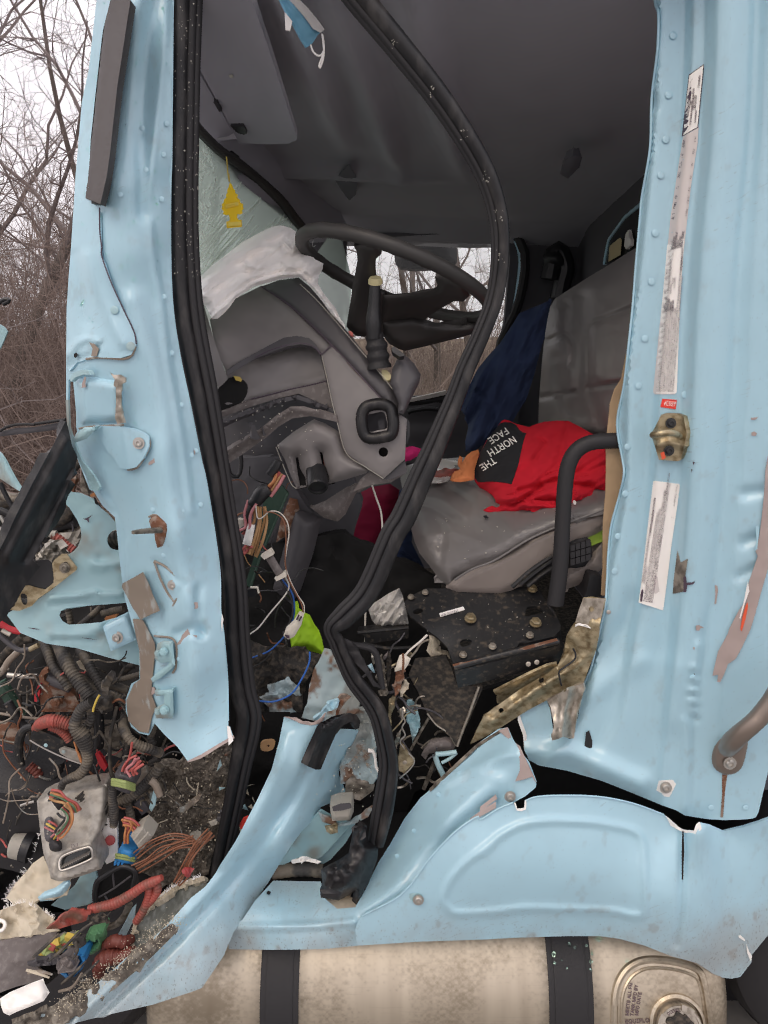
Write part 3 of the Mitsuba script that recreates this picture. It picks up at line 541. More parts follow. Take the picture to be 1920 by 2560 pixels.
def apl(name, src, r, m, dy=.0):
    add(f'{ap}__{name}', tube([(*q, float(apy(np.array([q[0]]), np.array([q[1]]))[0]) - dy) for q in src], r, step=6, sides=6), m)
for o_, dy in (('838,1125 900,1140 945,1165 968,1195 966,1240 930,1312 885,1372 830,1386', .010), ('880,585 852,645 800,668 740,664 640,658 560,668', .006), ('800,1095 700,1100 600,1105 515,1118', .012)): apl('dirt_line', ZD(o_), 3, 'bare_brown', dy)
for o_ in ('1000,525 1080,568 1180,668 1190,690 1135,790 1120,815', '1000,530 1040,640 1085,730 1130,790', '965,240 1000,226 1060,240 1104,285 1098,340'): apl('dirt_line', ZH(o_), 3, 'bare_brown', .001)
apl('seam', ZA('646,1345 645,1420 648,1520 660,1600') + ZD('660,0 720,170 800,345 868,490 884,570'), 1.6, 'ink_dark', .010)
for o_ in ('1125,560 1140,545 1150,1000 1120,1180', ): apl('dirt_line', ZH('1000,1010 1130,1040 1140,1200 1120,1250'), 3, 'bare_brown', .004)
apl('hem', ZP('437,-140') + ZA('1121,0 1116,400 1111,1000 1104,1250') + ZD('1104,0 1119,330 1164,640 1229,950 1299,1300') + ZH('1334,0 1384,300 1424,600 1429,850 1449,1000 1474,1300 1479,1560'), 2.6, 'paint', -.002)
for i, o_ in enumerate(('740,1000 780,985 800,1010 770,1030', '960,1340 1000,1310 1020,1325 990,1345 965,1358', '1255,1255 1268,1265 1262,1290')): app('paint_chip', ZD(o_), .004, 'primer', .001, 5)
# --- B pillar and quarter panel
BL = ZC('970,0 990,80 985,300 950,600 940,900 890,1200') + ZG('640,0 605,400 580,720 545,1050 510,1350 460,1600 463,1750 500,1950') + ZK('510,150 470,330 410,550 385,780 375,1000 360,1190 330,1330 290,1500 250,1680 190,1830 165,1960 140,2100')
BPo = [(BL[0][0] + 4, -150)] + BL + ZJ('1240,1180 1230,1310 1200,1315 1095,1250 1075,1100 1060,1070 1020,1060 980,1065 955,1080 940,1110 900,1120 865,1130 870,1200 905,1290 910,1390 930,1430') + ZN('280,230 340,262 500,292 700,350 900,430 1050,492 1130,520 1180,550 1300,570 1400,577 1500,575 1570,568 1590,560 1605,530 1640,380 1659,300') + [(2020, 1880), (2020, -150)]
_gy = [0, 300, 640, 960, 1200, 1450, 1660, 1800, 1950, 2060]
_gx = [[1640, 1627, 1595, 1560, 1557, 1517, 1478, 1444, 1330, 1330], [1718, 1706, 1668, 1635, 1620, 1588, 1556, 1528, 1450, 1450], [1773, 1765, 1735, 1716, 1708, 1690, 1672, 1660, 1640, 1640], [1892, 1880, 1850, 1832, 1812, 1788, 1755, 1742, 1735, 1735], [2030] * 10]
_gs = [-.5, 0, .12, .3, .90, 1.06, 1.20, 1.88, 2.04, 2.16, 2.55, 2.84, 2.98, 3.10, 3.22, 3.6, 4.0, 4.4]
_gd = [.150, .128, .106, .102, .100, .092, .074, .060, .044, .026, .014, .016, .022, .012, .0, -.012, -.010, .0]
from scipy.interpolate import PchipInterpolator
_gf = PchipInterpolator(_gs, _gd)
def bpy(px, py):
    """pressed profile of the pillar: edge flange, sticker face, outer face and groove follow guide lines down the panel"""
    sh = np.shape(px); px, py = np.ravel(px).astype(float), np.ravel(py).astype(float)
    g = np.stack([PchipInterpolator(_gy, x, extrapolate=True)(np.clip(py, 0, 2060)) for x in _gx]); t = np.full(len(px), -.5)
    t = np.where(px < g[0], np.maximum((px - g[0]) / 90, -.5), t)
    for i in range(4): t = np.where((px >= g[i]) & (px <= g[i + 1]), i + (px - g[i]) / (g[i + 1] - g[i]), t)
    t = np.where(px > g[4], 4.0, t)
    low = sstep((py - 1620) / 260); d = _gf(t) * (1 - .55 * low) + low * (.012 + .00010 * (1800 - px))
    return d.reshape(sh)
bp = part('rear_door_pillar', sheet(BPo, bpy, .004, 10,
     ridges=[(ZK('1110,1500 1075,1700 1060,2000'), 10, .008), (ZK('1480,300 1600,280') , 14, -.01), (ZK('1470,690 1590,640'), 14, -.01), (ZK('1430,960 1540,900'), 12, -.008), (ZC('950,600 960,640'), 14, -.01),
             (ZK('300,1600 560,1300 600,1180'), 30, -.012), (ZK('250,1900 500,1720 640,1640'), 26, .008), (ZK('880,1700 850,1900 860,2100'), 36, .010), (ZJ('930,1400 1200,1400 1659,1600'), 26, .02), (ZN('1185,0 1190,250 1180,500'), 10, .008)] + [(ZK(f'{1050 + 14 * math.sin(i)},{1690 + i * 44} {1090},{1700 + i * 44}'), 8, .006 * (-1) ** i) for i in range(10)],
     rough=[(.0012, 170, 6), (.0004, 40, 8)]), 'paint', 45, 'light blue rear door pillar and quarter panel with stickers')
def bpp(name, out, dy, m, th=.002, res=8, label=None, **kw):
    return add(f'{bp}__{name}', sheet(out, (lambda px, py: bsurf(px, py) - dy), th, res, **kw), m, 35, label)
def bsurf(px, py):
    s = np.shape(px); q = np.c_[np.ravel(px), np.ravel(py)].astype(float)
    return relief(q, bpy, rough=[(.0012, 170, 6)]).reshape(s)
def bd(q): return float(bsurf(np.array([q[0]]), np.array([q[1]]))[0])
add(f'{bp}__hem', tube([(*q, float(bpy(np.array([q[0] + 2]), np.array([q[1]]))[0])) for q in [(BL[0][0] + 3, -140)] + BL[:-1]], 3.2, step=8, sides=8), 'paint', 60)
bpp('outer_skin_primer', ZK('1659,0 1640,120 1630,300 1610,500 1590,650 1560,760 1580,800 1510,1000 1490,1150 1430,1230 1350,1380 1340,1420 1260,1560 1230,1690 1215,1755 1260,1745 1255,1800 1275,1808 1310,1740 1340,1660 1400,1620 1450,1530 1520,1380 1560,1250 1600,1100 1659,900'), .006, 'primer', .002, 10, rough=(.003, 40, 4), label='pinkish primer laid bare where the paint peeled')
bpp('paint_flake', ZK('1490,1040 1500,1000 1510,1080 1470,1190 1440,1300 1432,1295 1470,1150'), .016, 'edge_white', .002, 7)
bpp('paint_flake', ZK('1560,560 1590,570 1575,740 1555,760 1570,680'), .014, 'paint', .002, 7)
bpp('orange_mark', ZK('1495,1165 1500,1200 1480,1300 1450,1400 1440,1380 1455,1290 1480,1200'), .0095, 'orange_paint', .001, 6)
for o_ in ('1085,1355 1110,1350 1150,1370 1120,1375 1110,1395 1085,1390', '1060,1525 1090,1530 1112,1555 1105,1580 1085,1580 1070,1550', '1235,1030 1255,1035 1260,1075 1245,1180 1232,1180 1240,1110'): bpp('paint_chip', ZK(o_), .0035, 'primer', .001, 5)
for o_ in ('985,965 1003,960 1010,1010 1050,1010 1080,1000 1060,1025 1015,1030 1005,1085 985,1085', '1060,45 1075,50 1062,75', '1045,105 1056,110 1050,130', '1112,1470 1120,1500 1100,1600 1075,1760 1060,1800 1070,1720 1098,1580'): bpp('scratch', ZK(o_), .0035, 'ink_dark', .001, 5)
bpp('grime_streak', ZK('935,760 960,850 1020,820 1000,940 990,1080 900,1100 905,1000'), .003, 'dirt_film', .0008, 8)
bpp('paint_chip', ZG('1520,1610 1580,1605 1560,1625 1530,1628'), .0035, 'primer', .001, 5); bpp('paint_chip', ZG('1525,1730 1550,1718 1572,1735 1560,1755 1530,1752'), .0035, 'primer', .001, 5)
for q in ZC('1082,215 1055,578 1037,850 1007,1068 972,1420') + ZG('763,137 731,524 678,978 627,1355 994,1425 540,1840') + ZK('522,300 463,640 436,920') + ZN('1330,505 1530,505'):
    add(f'{bp}__rivet', bolt(q[0], q[1], bd(q) - .002, 8.5, (0, -1, .1), 'dome'), 'paint')
rb = bolt(*ZK('388,1245')[0], bd(ZK('388,1245')[0]) - .002, 6, kind='dome'); add(f'{bp}__rivet', rb, 'steel')
# striker
st = bpp('striker_plate', ZG('805,1590 860,1575 950,1578 985,1600 1010,1730 1000,1800 965,1945 940,1955 790,1945 755,1830 725,1740 760,1680'), .016, 'zinc', .012, 6, label='brass coloured door striker plate', ridges=[(ZG('760,1830 870,1800 990,1840'), 8, .006)])
for q in ZG('883,1653 868,1873'): add(f'{bp}__striker_bolt', bolt(q[0], q[1], bd(q) - .02, 13), 'black_plastic')
q0 = bd(ZG('850,1740')[0]); add(f'{bp}__striker_loop', tube([(*a, q0 - b) for a, b in zip(ZG('765,1770 740,1745 790,1738 870,1728 930,1740 965,1765'), (.02, .05, .07, .07, .055, .02))], [7, 8, 8.5, 8.5, 8, 8], step=5), 'zinc')
bpp('orange_mark', ZG('800,1890 830,1880 845,1930 815,1945'), .0295, 'orange_paint', .001, 5)
# rear bolts, grab rail foot
for q, r, nm in ((ZN('1070,388')[0], 17, 'bolt'),): add(f'{bp}__bolt', bolt(*q, bd(q) - .004, r), 'steel')
bpp('paint_chip', ZN('1015,405 1030,350 1110,345 1130,370 1105,420 1090,445 1060,440 1050,425'), .002, 'edge_white', .001, 6)
bpp('rust_streak', ZN('1395,315 1425,315 1412,400 1400,560 1385,560 1395,430'), .002, 'rust', .0006, 6)
hr = part('grab_rail', tube([(*q, d) for q, d in zip(ZN('1425,165 1450,130 1500,80 1560,30 1620,-30 1700,-140 1800,-330'), (-.03, -.06, -.08, -.09, -.09, -.09, -.09))], [24, 27, 26, 25, 25, 25, 25]), 'rail_brown', 45, 'brownish steel grab rail at the right edge')
add(hr + '__foot', sheet(closed(ZN('1385,110 1450,80 1535,110 1535,180 1500,285 1420,315 1345,270 1340,180'), 40), (lambda px, py: bsurf(px, py) - .018), .014, 7, pillow=(.008, 12)), 'rail_brown')
add(hr + '__bolt', bolt(*ZN('1438,248')[0], bd(ZN('1438,248')[0]) - .02, 18), 'steel')
bpp('black_tape', ZJ('1310,1275 1330,1262 1350,1330 1348,1370 1330,1378 1300,1365'), .006, 'black_plastic', .002, 5)
bpp('torn_edge', ZJ('865,1130 872,1128 890,1190 925,1290 920,1390 908,1390 900,1290 868,1200'), .006, 'edge_white', .002, 6)
# cardboard trim behind the pillar edge
part('trim_board', sheet(ZG('545,1040 570,1080 560,1350 520,1600 520,1760 560,1950 560,2106') + ZK('560,150 520,330 470,550 440,780 430,1000 410,1120 330,1110 340,900 345,500 365,300 370,0') + ZG('370,1900 362,1830 375,1760 400,1500 440,1380 490,1300'), .165, .004, 10, rough=[(.006, 60, 3), (.002, 16, 4)]), 'cardboard', 35, 'creased tan backing board showing along the pillar edge')
# black backing added so the gaps between panels read as shade
part('dark_backing', sheet(ZP('1250,1800 1500,1850 2030,1900 2030,2600 1100,2600 560,2330 800,2150 1000,2100'), ctl((1300, 1850, .30), (1900, 1950, .30), (600, 2300, .3), (1900, 2500, .55), (1000, 2500, .55)), .01, 60), 'void')
# --- lower side: sill, fairing, torn front sill piece
SO = ZM('20,1300 110,1270 190,1150 300,1028 590,1033 620,1140 690,1200 800,1190 850,1100 940,920 1010,810 1100,650 1200,520 1350,400 1500,270 1659,120') + ZJ('280,1659 440,1500 600,1350 740,1250 800,1240 830,1310 880,1390 905,1420 940,1470 985,1590 982,1630') + ZN('320,390 260,440 195,475 100,560') + ZM('1659,640 1400,800 1150,1100 950,1300 830,1350 815,1425 600,1446 300,1451 30,1446')
sly = ctl((600, 2300, .03), (690, 2205, .13), (800, 2205, .13), (700, 2310, .0), (880, 2300, -.01), (620, 2372, .02), (880, 2364, .0), (950, 2150, .12), (1050, 1995, .12), (1180, 1885, .12), (1280, 1818, .10), (1000, 2200, .02), (1110, 2060, .03), (1240, 2000, .03), (1340, 1960, .0), (1300, 1890, .03), (1200, 1960, .05), (1070, 2090, .06))
sl = part('door_sill', sheet(SO, sly, .004, 8, ridges=[(ZM('20,1318 300,1312 600,1300 800,1280'), 9, .012), (ZM('870,1200 1010,1090 1180,880 1400,620 1659,420') + ZN('0,300 150,180 220,120'), 22, .010), (ZM('900,1250 1100,1130 1300,860 1500,660 1659,560'), 16, -.008), (ZJ('400,1600 700,1440 860,1420'), 12, .006)], rough=[(.002, 60, 3), (.0008, 20, 4)]), 'paint', 45, 'dirty light blue door sill with its torn upright end')
def slp(name, out, dy, m, th=.002, res=7, label=None, **kw): return add(f'{sl}__{name}', sheet(out, (lambda px, py: sly(px, py) - dy), th, res, **kw), m, 35, label)
slp('torn_primer', ZJ('740,1260 800,1238 832,1325 880,1360 905,1420 975,1570 985,1600 960,1560 900,1580 850,1590 880,1520 880,1450 860,1390 825,1330'), .006, 'primer', rough=(.002, 14, 2))
slp('torn_primer', ZN('0,500 40,470 90,430 100,455 50,490 0,530'), .012, 'primer'); slp('torn_primer', ZM('1500,650 1540,620 1600,580 1659,545 1659,585 1560,640 1500,670'), .012, 'primer')
slp('torn_edge', ZJ('290,1640 440,1495 600,1348 770,1245 775,1258 610,1365 450,1515 300,1655'), .004, 'metal_grimy', rough=(.004, 12, 5))
for q, r in ((ZN('173,440')[0], 16),): add(f'{sl}__bolt', bolt(*q, float(sly(np.array([q[0]]), np.array([q[1]]))[0]) - .012, r), 'steel')
for q in ZM('1308,503 1158,724 1055,878 1435,375'): add(f'{sl}__rivet', bolt(*q, float(sly(np.array([q[0]]), np.array([q[1]]))[0]) - .004, 7, kind='dome'), 'paint')
slp('drain_hole', closed(ZM('258,1100 272,1090 286,1100 272,1112'), 16), .006, 'void', .001, 4)
# fairing
FO = ZM('810,1425 800,1330 815,1280 840,1245 950,1190 1060,1130 1150,1040 1250,900 1400,740 1540,640') + ZN('0,575 100,515 190,475 203,500 215,515 255,510 262,465 310,445 400,435 600,435 750,450 900,485 1060,545 1110,600 1170,640 1240,662 1262,620 1270,590 1320,600 1410,640 1520,615 1600,590 1659,568') + [(2020, 2010), (2020, 2240)] + ZN('1659,1240 1560,1360 1568,1390 1500,1480 1450,1490 1400,1485 1340,1460 1250,1400 1100,1360 950,1300 800,1260 690,1245 500,1245 200,1255 0,1265') + ZM('1659,1385 1200,1400')
fay = ctl((900, 2300, -.03), (1200, 2050, -.01), (1460, 1990, .0), (1700, 2080, .0), (1200, 2150, -.04), (1200, 2348, -.02), (1500, 2340, -.02), (1450, 2200, -.05), (1000, 2310, -.04), (1700, 2250, -.05), (1690, 2390, -.03), (1760, 2080, -.03), (1810, 2080, .03), (1800, 2250, .0), (1810, 2440, .02), (1920, 2060, .05), (1920, 2250, .05), (2020, 2100, .06))
fa = part('side_fairing', sheet(FO, fay, .006, 8, ridges=[(closed(ZM('1659,780 1500,900 1400,1000 1345,1100 1340,1160 1370,1205 1430,1228 1659,1218') + ZN('250,1085 500,1090 750,1100 860,1125 915,1130 940,1115 952,1070 950,930 945,780 935,700 905,650 830,622 650,590 520,583 400,580 300,590 210,615 100,680 0,780'), 110), 9, .008), (ZN('1168,640 1170,900 1160,1100 1130,1290'), 9, -.012), (ZN('1240,660 1320,900 1300,1300'), 30, .010), (ZN('1410,640 1420,1000 1380,1480'), 36, -.012)], rough=[(.0012, 140, 5), (.0004, 24, 8)]), 'paint', 45, 'light blue lower side fairing with an embossed loop and a cracked fold')
def fap(name, out, dy, m, th=.002, res=7, **kw): return add(f'{fa}__{name}', sheet(out, (lambda px, py: fay(px, py) - dy), th, res, **kw), m)
hq = ZM('842,1243 950,1189 1060,1129 1150,1039 1250,899 1400,739 1540,639') + ZN('2,574 100,514 188,476'); add(f'{fa}__hem', tube([(*q, float(fay(np.array([q[0]]), np.array([q[1] + 3]))[0]) - .002) for q in hq], 2.6, step=8, sides=8), 'paint', 60)
hq = ZN('264,466 310,446 400,436 600,436 750,451 900,486 1058,545'); add(f'{fa}__hem', tube([(*q, float(fay(np.array([q[0]]), np.array([q[1] + 3]))[0]) - .002) for q in hq], 2.6, step=8, sides=8), 'paint', 60)
fap('crack', ZN('1165,640 1172,640 1176,760 1170,920 1164,920 1162,760'), .006, 'void', .001)
fap('torn_edge', ZN('1070,555 1110,590 1165,632 1230,640 1245,600 1265,585 1275,625 1240,665 1165,645 1100,610'), .004, 'edge_white', .003, 6, rough=(.005, 12, 3))
fap('torn_edge', ZN('195,478 205,478 215,512 255,508 258,465 268,460 266,515 240,526 212,522'), .004, 'edge_white', .003, 5)
fap('paint_chip', ZN('1488,1245 1500,1240 1528,1265 1525,1275 1495,1255'), .004, 'edge_white', .001, 5); fap('paint_chip', ZN('1535,1290 1548,1330 1568,1360 1560,1390 1540,1345'), .004, 'edge_white', .001, 5)
q = ZM('1185,1145')[0]; add(f'{fa}__bolt', bolt(*q, float(fay(np.array([q[0]]), np.array([q[1]]))[0]) - .006, 16), 'steel')
q = ZM('1150,1130')[0]; fap('scuff', closed(ZM('1128,1130 1145,1105 1200,1112 1215,1150 1170,1165'), 20), .0025, 'paint_old', .001)
# torn front sill piece
TO = ZM('365,32 440,40 480,60 540,68 580,50 605,20 628,0 600,90 570,190 510,340 620,170 700,110') + ZS('630,1230 600,1290 560,1400 480,1520 410,1640 400,1740 460,1843') + ZM('690,340 740,480 735,520 590,580 560,650 480,720 400,830 330,940 270,1040 190,1150 120,1260 60,1340 0,1480') + ZL('1500,1480 1460,1512 1310,1735 1270,1752 1000,1842 700,1910 500,1960 400,2010 60,2060 150,1960') + \
    ZL('420,1840 560,1760 700,1650 860,1500 960,1440 1080,1330 1240,1150 1330,1080 1400,990 1460,900 1540,760 1659,530') + ZM('100,720 200,540 290,350 335,180')
toy = ctl((715, 1800, .10), (800, 1810, .06), (680, 1940, .06), (760, 1925, .05), (845, 1930, .20), (860, 1990, .22), (790, 2030, .16), (600, 2090, .03), (690, 2120, .05), (690, 2170, .13), (480, 2270, -.04), (560, 2330, -.02), (420, 2340, -.07), (330, 2420, -.12), (500, 2470, -.10), (380, 2510, -.13), (200, 2556, -.2), (100, 2560, -.2))
to = part('torn_sill_panel', sheet(TO, toy, .005, 8, ridges=[(ZM('520,340 400,560 230,800 0,1080') + ZL('1250,1300 900,1640 560,1960'), 15, -.022), (ZM('380,130 340,300 250,520 120,760 0,930') + ZL('1500,960 1330,1170 1080,1420 800,1680 480,1970'), 20, .014), (ZM('700,400 560,560 300,900'), 16, .008), (ZM('250,760 330,600 420,420'), 26, -.006)], rough=[(.004, 90, 3), (.001, 22, 4)]), 'paint', 45, 'long bent light blue sill panel torn loose at the front')
def top(name, out, dy, m, th=.002, res=7, label=None, **kw): return add(f'{to}__{name}', sheet(out, (lambda px, py: toy(px, py) - dy), th, res, **kw), m, 35, label)
top('dirt_shelf', ZL('80,1970 250,1900 420,1815 600,1730 760,1620 860,1490 1000,1420 1080,1340 1180,1270 1150,1370 980,1540 760,1730 560,1870 380,1990 100,2060'), .010, 'dirt_film', .01, 6, rough=[(.012, 18, 4), (.02, 60, 5)])
top('torn_edge', ZM('365,28 440,36 480,56 540,64 580,45 612,12 625,0 606,52 580,72 530,82 470,72 430,52'), .004, 'primer', .003, 5, rough=(.006, 8, 4))
top('rubber_catch', ZM('510,330 560,200 605,85 660,55 720,25 770,10 810,20 832,55 825,95 800,110 790,95 795,70 770,60 730,80 680,140 640,230 590,350 560,352'), .05, 'rubber', .02, 7, ridges=[(ZM('610,100 700,50 780,35 810,70'), 6, .008)], label=None)
crn = np.random.RandomState(9)
pts = []
for i in range(900):                                 # grit lying on the torn shelf
    t = crn.rand(); c = np.array([150 + 300 * t, 2530 - 235 * t ** .9]) + crn.normal(0, 14, 2); r = crn.uniform(.6, 2.)
    b = trimesh.creation.icosphere(0, 1.0); b.vertices *= crn.uniform(.6, 1.4, 3)
    dd = float(toy(np.array([c[0]]), np.array([c[1]]))[0]) - .012 - crn.uniform(0, .02)
    b.apply_scale(r * W(*c, dd)); b.apply_translation(P(*c, dd)); pts.append(b)
k = key_for('grit'); scene[k] = mikit.ply(cat(*pts), 'fibreglass'); labels[k] = {'label': 'pale grit and fibre crumbs lying along the torn sill panel', 'category': 'grit', 'kind': 'stuff'}

# --- fuel tank
TZ, TY, TRD = .33, .27, .29
part('added_dark_plate', box((.2, .36, .632), (1.5, .44, .01)), 'void')  # black plate added to keep the gap above the tank dark
xs = np.r_[-.60, -.595, -.585, -.565, np.linspace(-.54, .80, 60), .825, .845, .857, .862]; rs = np.r_[.05, .23, .265, .283, np.full(60, TRD), .283, .265, .23, .05]
tank = grid(np.arange(len(xs), dtype=float), np.linspace(0, 2 * np.pi, 97), lambda U, A: np.stack([xs[U.astype(int)], TY - rs[U.astype(int)] * np.cos(A), TZ + rs[U.astype(int)] * np.sin(A)], -1))
tk = part('fuel_tank', tank, 'tank_metal', 60, 'large dirty tan metal fuel tank under the cab')
def tsurf(px, py):
    u, v = (px - 960) / FPX, (1280 - py) / FPX
    d = CF + u[..., None] * np.array([1.0, 0, 0]) + v[..., None] * CU; o = CAM[1:] - np.array([TY, TZ]); dd = d[..., 1:]
    a = (dd ** 2).sum(-1); b = (dd * o).sum(-1); c = o @ o - TRD ** 2
    t = (-b - np.sqrt(np.maximum(b * b - a * c, 0))) / a; return CAM[1] + t * d[..., 1]
def band(x0, x1, th):
    a = np.linspace(-.6, 3.6, 70); pr = np.array([(x0, 0), (x0, th), (x0 + .006, th + .002), (x1 - .006, th + .002), (x1, th), (x1, 0)])
    return grid(np.arange(6.), a, lambda U, A: np.stack([pr[U.astype(int), 0], TY - (TRD + pr[U.astype(int), 1]) * np.cos(A), TZ + (TRD + pr[U.astype(int), 1]) * np.sin(A)], -1))
for xa, xb in ((-.288, -.222), (.416, .496)):
    s_ = add(f'{tk}__strap', band(xa, xb, .006), 'rubber_dull', 40)
    add(f'{s_}_edging'.replace('strap', 'strap_liner'), band(xa - .014, xb + .014, .002), 'rubber_dull', 40)
# embossed filler surround and its lettering, following the tank wall
ov_ = closed(ZX('165,600 175,470 215,330 300,200 420,120 560,88 740,95 900,120 1050,165 1150,230 1200,360 1230,520 1262,760 1280,1000 1200,1300 900,1450 500,1400 250,1200 170,900'), 120)
ri = np.vstack([ov_, ov_[:1]])
add(f'{tk}__filler_surround', cat(tube3(P(ri[:, 0], ri[:, 1], tsurf(ri[:, 0], ri[:, 1])), .009, 8, cap=False), tube3(P(*(np.array([1690., 2570.]) + (ri - [1690, 2570]) * .88).T, tsurf(*(np.array([1690., 2570.]) + (ri - [1690, 2570]) * .88).T)), .004, 6, cap=False)), 'tank_metal')
for s, at_, an, h in (('MEETS ALL FM', '330,740', 83, 8.5), ('TANK MFD BY', '385,745', 81, 8.5), ('MFD DATE', '440,740', 81, 8.5), ('EQUIFLO', '290,830', 4, 10)):
    add(f'{tk}__lettering', text(s, ZX(at_)[0], an, h, tsurf, .0002, .0012, True), 'ink', False)
cc = ZX('880,800')[0]; cy = float(tsurf(np.array([cc[0]]), np.array([cc[1]]))[0]); cn = np.array([-.10, -1, .42]); cat_ = P(*cc, cy)
cr_ = 66 * W(*cc, cy)
cap_ = add(f'{tk}__filler_neck', lathe([(cr_ * 1.28, -.01), (cr_ * 1.24, .012), (cr_ * 1.12, .016), (cr_ * 1.05, .004), (cr_ * 1.05, -.02)], cat_, cn, 48), 'tank_metal')
cp = add(f'{tk}__filler_cap', lathe([(cr_ * 1.0, -.01), (cr_ * 1.0, .03), (cr_ * .95, .036), (cr_ * .86, .036), (cr_ * .84, .030), (cr_ * .5, .030), (0, .030)], cat_, cn, 48), 'steel_torn', 35, 'metal fuel cap with raised tabs and black grease')
ca, cb, cn_ = basis(cn); ca = -ca if ca[0] < 0 else ca; cb = np.cross(cn_, ca); cb = -cb if cb[2] < 0 else cb
def capv(x, y, z): return cat_ + ca * x * cr_ + cb * y * cr_ + cn_ * z
for a0 in (70, 160, 250, -20):
    aa = np.radians(np.linspace(a0 - 17, a0 + 17, 8)); v = []
    for z in (.030, .041):
        v += [capv(math.cos(a) * r, math.sin(a) * r, z) for r in (.80, 1.04) for a in aa]
    add(f'{cp}_tab'.replace('filler_cap_tab', 'filler_cap__tab'), trimesh.convex.convex_hull(np.array(v)), 'steel_torn')
gr = closed([(.55 * math.cos(a) * (1 + .2 * math.sin(5 * a)), .55 * math.sin(a) * (1 + .15 * math.cos(7 * a)) + .08) for a in np.linspace(0, 2 * np.pi, 24, endpoint=False)], 60)
gm = trimesh.creation.extrude_polygon(Polygon(gr), .004, engine='earcut'); gm.vertices = np.array([capv(x, y, .030 + z) for x, y, z in gm.vertices]); add(f'{cp}__grease', gm, 'grime')
def captext(s, r0, a0):
    m = meshkit.text_mesh(s, .13, .004, True); v = np.array(m.vertices); w = v[:, 0].max()
    a = np.radians(a0) - (v[:, 0] - w / 2) / r0; r = r0 + v[:, 1] - .05
    return trimesh.Trimesh(np.array([capv(math.cos(q) * p, math.sin(q) * p, .0302 + z * .2) for q, p, z in zip(a, r, v[:, 2])]), m.faces, process=False)
for s, a0 in (('DIESEL', 112), ('ONLY', 190), ('FUEL', -10)): add(f'{cp}__lettering', captext(s, .72, a0), 'ink', False)
add(f'{tk}__bracket', sheet(ZP('600,2380 700,2380 690,2420 620,2430'), .12, .1, 20, solid=True), 'black_steel')
RG = np.random.RandomState(21)
CL = ['round glass crumb at the top of the right tank strap', 'tiny glass crumb just below and right of the crumb at the strap top', 'largest glass crumb, on the left edge of the right tank strap', 'upper of three glass crumbs along the right edge of the tank strap', 'middle of three glass crumbs along the right edge of the tank strap', 'lowest of three glass crumbs along the right edge of the tank strap', 'lone glass crumb on the bare tank above the filler surround', 'glass crumb under the fairing edge right of the tank strap', 'tiny glass crumb at the upper right corner of the tank strap', 'tiny glass crumb on the face of the tank strap, lower left', 'lowest glass crumb on the face of the tank strap', 'small glass crumb just below the largest one at the left strap edge']
for q, r, cl_ in zip(ZN('515,1293 548,1310 425,1350 645,1345 640,1392 640,1440 845,1388 685,1260 615,1300 470,1385 500,1430 430,1400'), (9, 6, 11, 7, 8, 7, 5, 11, 5, 4, 4, 5), CL):
    b = trimesh.creation.icosphere(1); b.vertices = np.round(b.vertices * 1.6) / 1.6 * RG.uniform(.6, 1.1, 3); b.apply_transform(trimesh.transformations.random_rotation_matrix(RG.rand(3)))
    y_ = float(tsurf(np.array([q[0]]), np.array([q[1]]))[0]) - .012; b.apply_scale(r * .8 * W(*q, y_)); b.apply_translation(P(*q, y_))
    one('glass_crumb', trimesh.convex.convex_hull(b), 'glass_crumb', cl_, 'broken glass', 'glass crumbs on the fuel tank', False)
# tyre behind, at the lower right corner
part('rear_tyre', lathe([(.2, .0), (.42, .0), (.47, .03), (.49, .08), (.49, .25), (.42, .3), (.2, .3)], (1.38, .12, .5), (0, 1, 0), 60), 'rubber_dull')

part('added_front_tyre', lathe([(.2, .0), (.42, .0), (.46, .03), (.48, .08), (.48, .25), (.42, .3), (.2, .3)], (-1.02, .16, .48), (0, 1, 0), 60), 'rubber_dull')  # unseen tyre added to darken the ground under the front
part('added_dark_board', box((1.15, .42, .40), (.62, .02, .84)), 'rubber_dull')  # dark board added to cover bright ground beside the tank
part('added_dark_box', box((.3, .80, .36), (5.0, .1, .66)), 'void')  # black box added to stand in for shade under the truck
# --- door seals
def seal(pts, hw, y, inner=-1):
    pts = np.array(pts, float); hw = np.array(hw, float); t = np.gradient(pts, axis=0); t /= np.linalg.norm(t, axis=1, keepdims=True); nn = np.c_[-t[:, 1], t[:, 0]]
    yy = np.broadcast_to(np.asarray(y, float), (len(pts),)); m = []
    for off, rad, dy in ((-.42, .60, .0), (.35, .30, .004), (.72, .30, .014)):
        c = pts + nn * (off * hw * inner)[:, None]
        m.append(tube(np.c_[c, yy + dy], hw * rad, step=9, sides=12))
    return m
s1 = [(472, -150), (468, -20), (463, 150), (461, 300), (459, 500), (462, 640), (474, 800), (513, 1006), (552, 1230), (585, 1440), (594, 1600), (606, 1720), (622, 1800), (600, 1920), (583, 2010), (560, 2120), (545, 2190)]
m_ = seal(s1, [38, 38, 37, 36, 36, 36, 38, 36, 31, 30, 32, 33, 33, 29, 26, 24, 20], np.interp([q[1] for q in s1], [0, 1500, 1800, 2200], [.07, .06, .07, .10]), -1)
se1 = part('door_seal', m_[0], 'rubber', 45, 'black rubber door seal hanging along the front pillar'); add(f'{se1}__lip', m_[1], 'rubber_dull'); add(f'{se1}__lip', m_[2], 'rubber_dull')
s2 = [(790, -170), (860, -60), (890, -10), (985, 105), (1085, 230), (1160, 340), (1215, 440), (1245, 540), (1250, 640), (1237, 740), (1205, 830), (1165, 920), (1135, 1000), (1085, 1120), (1058, 1180), (1010, 1290), (980, 1340), (920, 1475), (862, 1540), (830, 1572), (842, 1605), (858, 1645), (885, 1700), (940, 1775), (962, 1850), (972, 1920), (957, 2026), (940, 2110)]
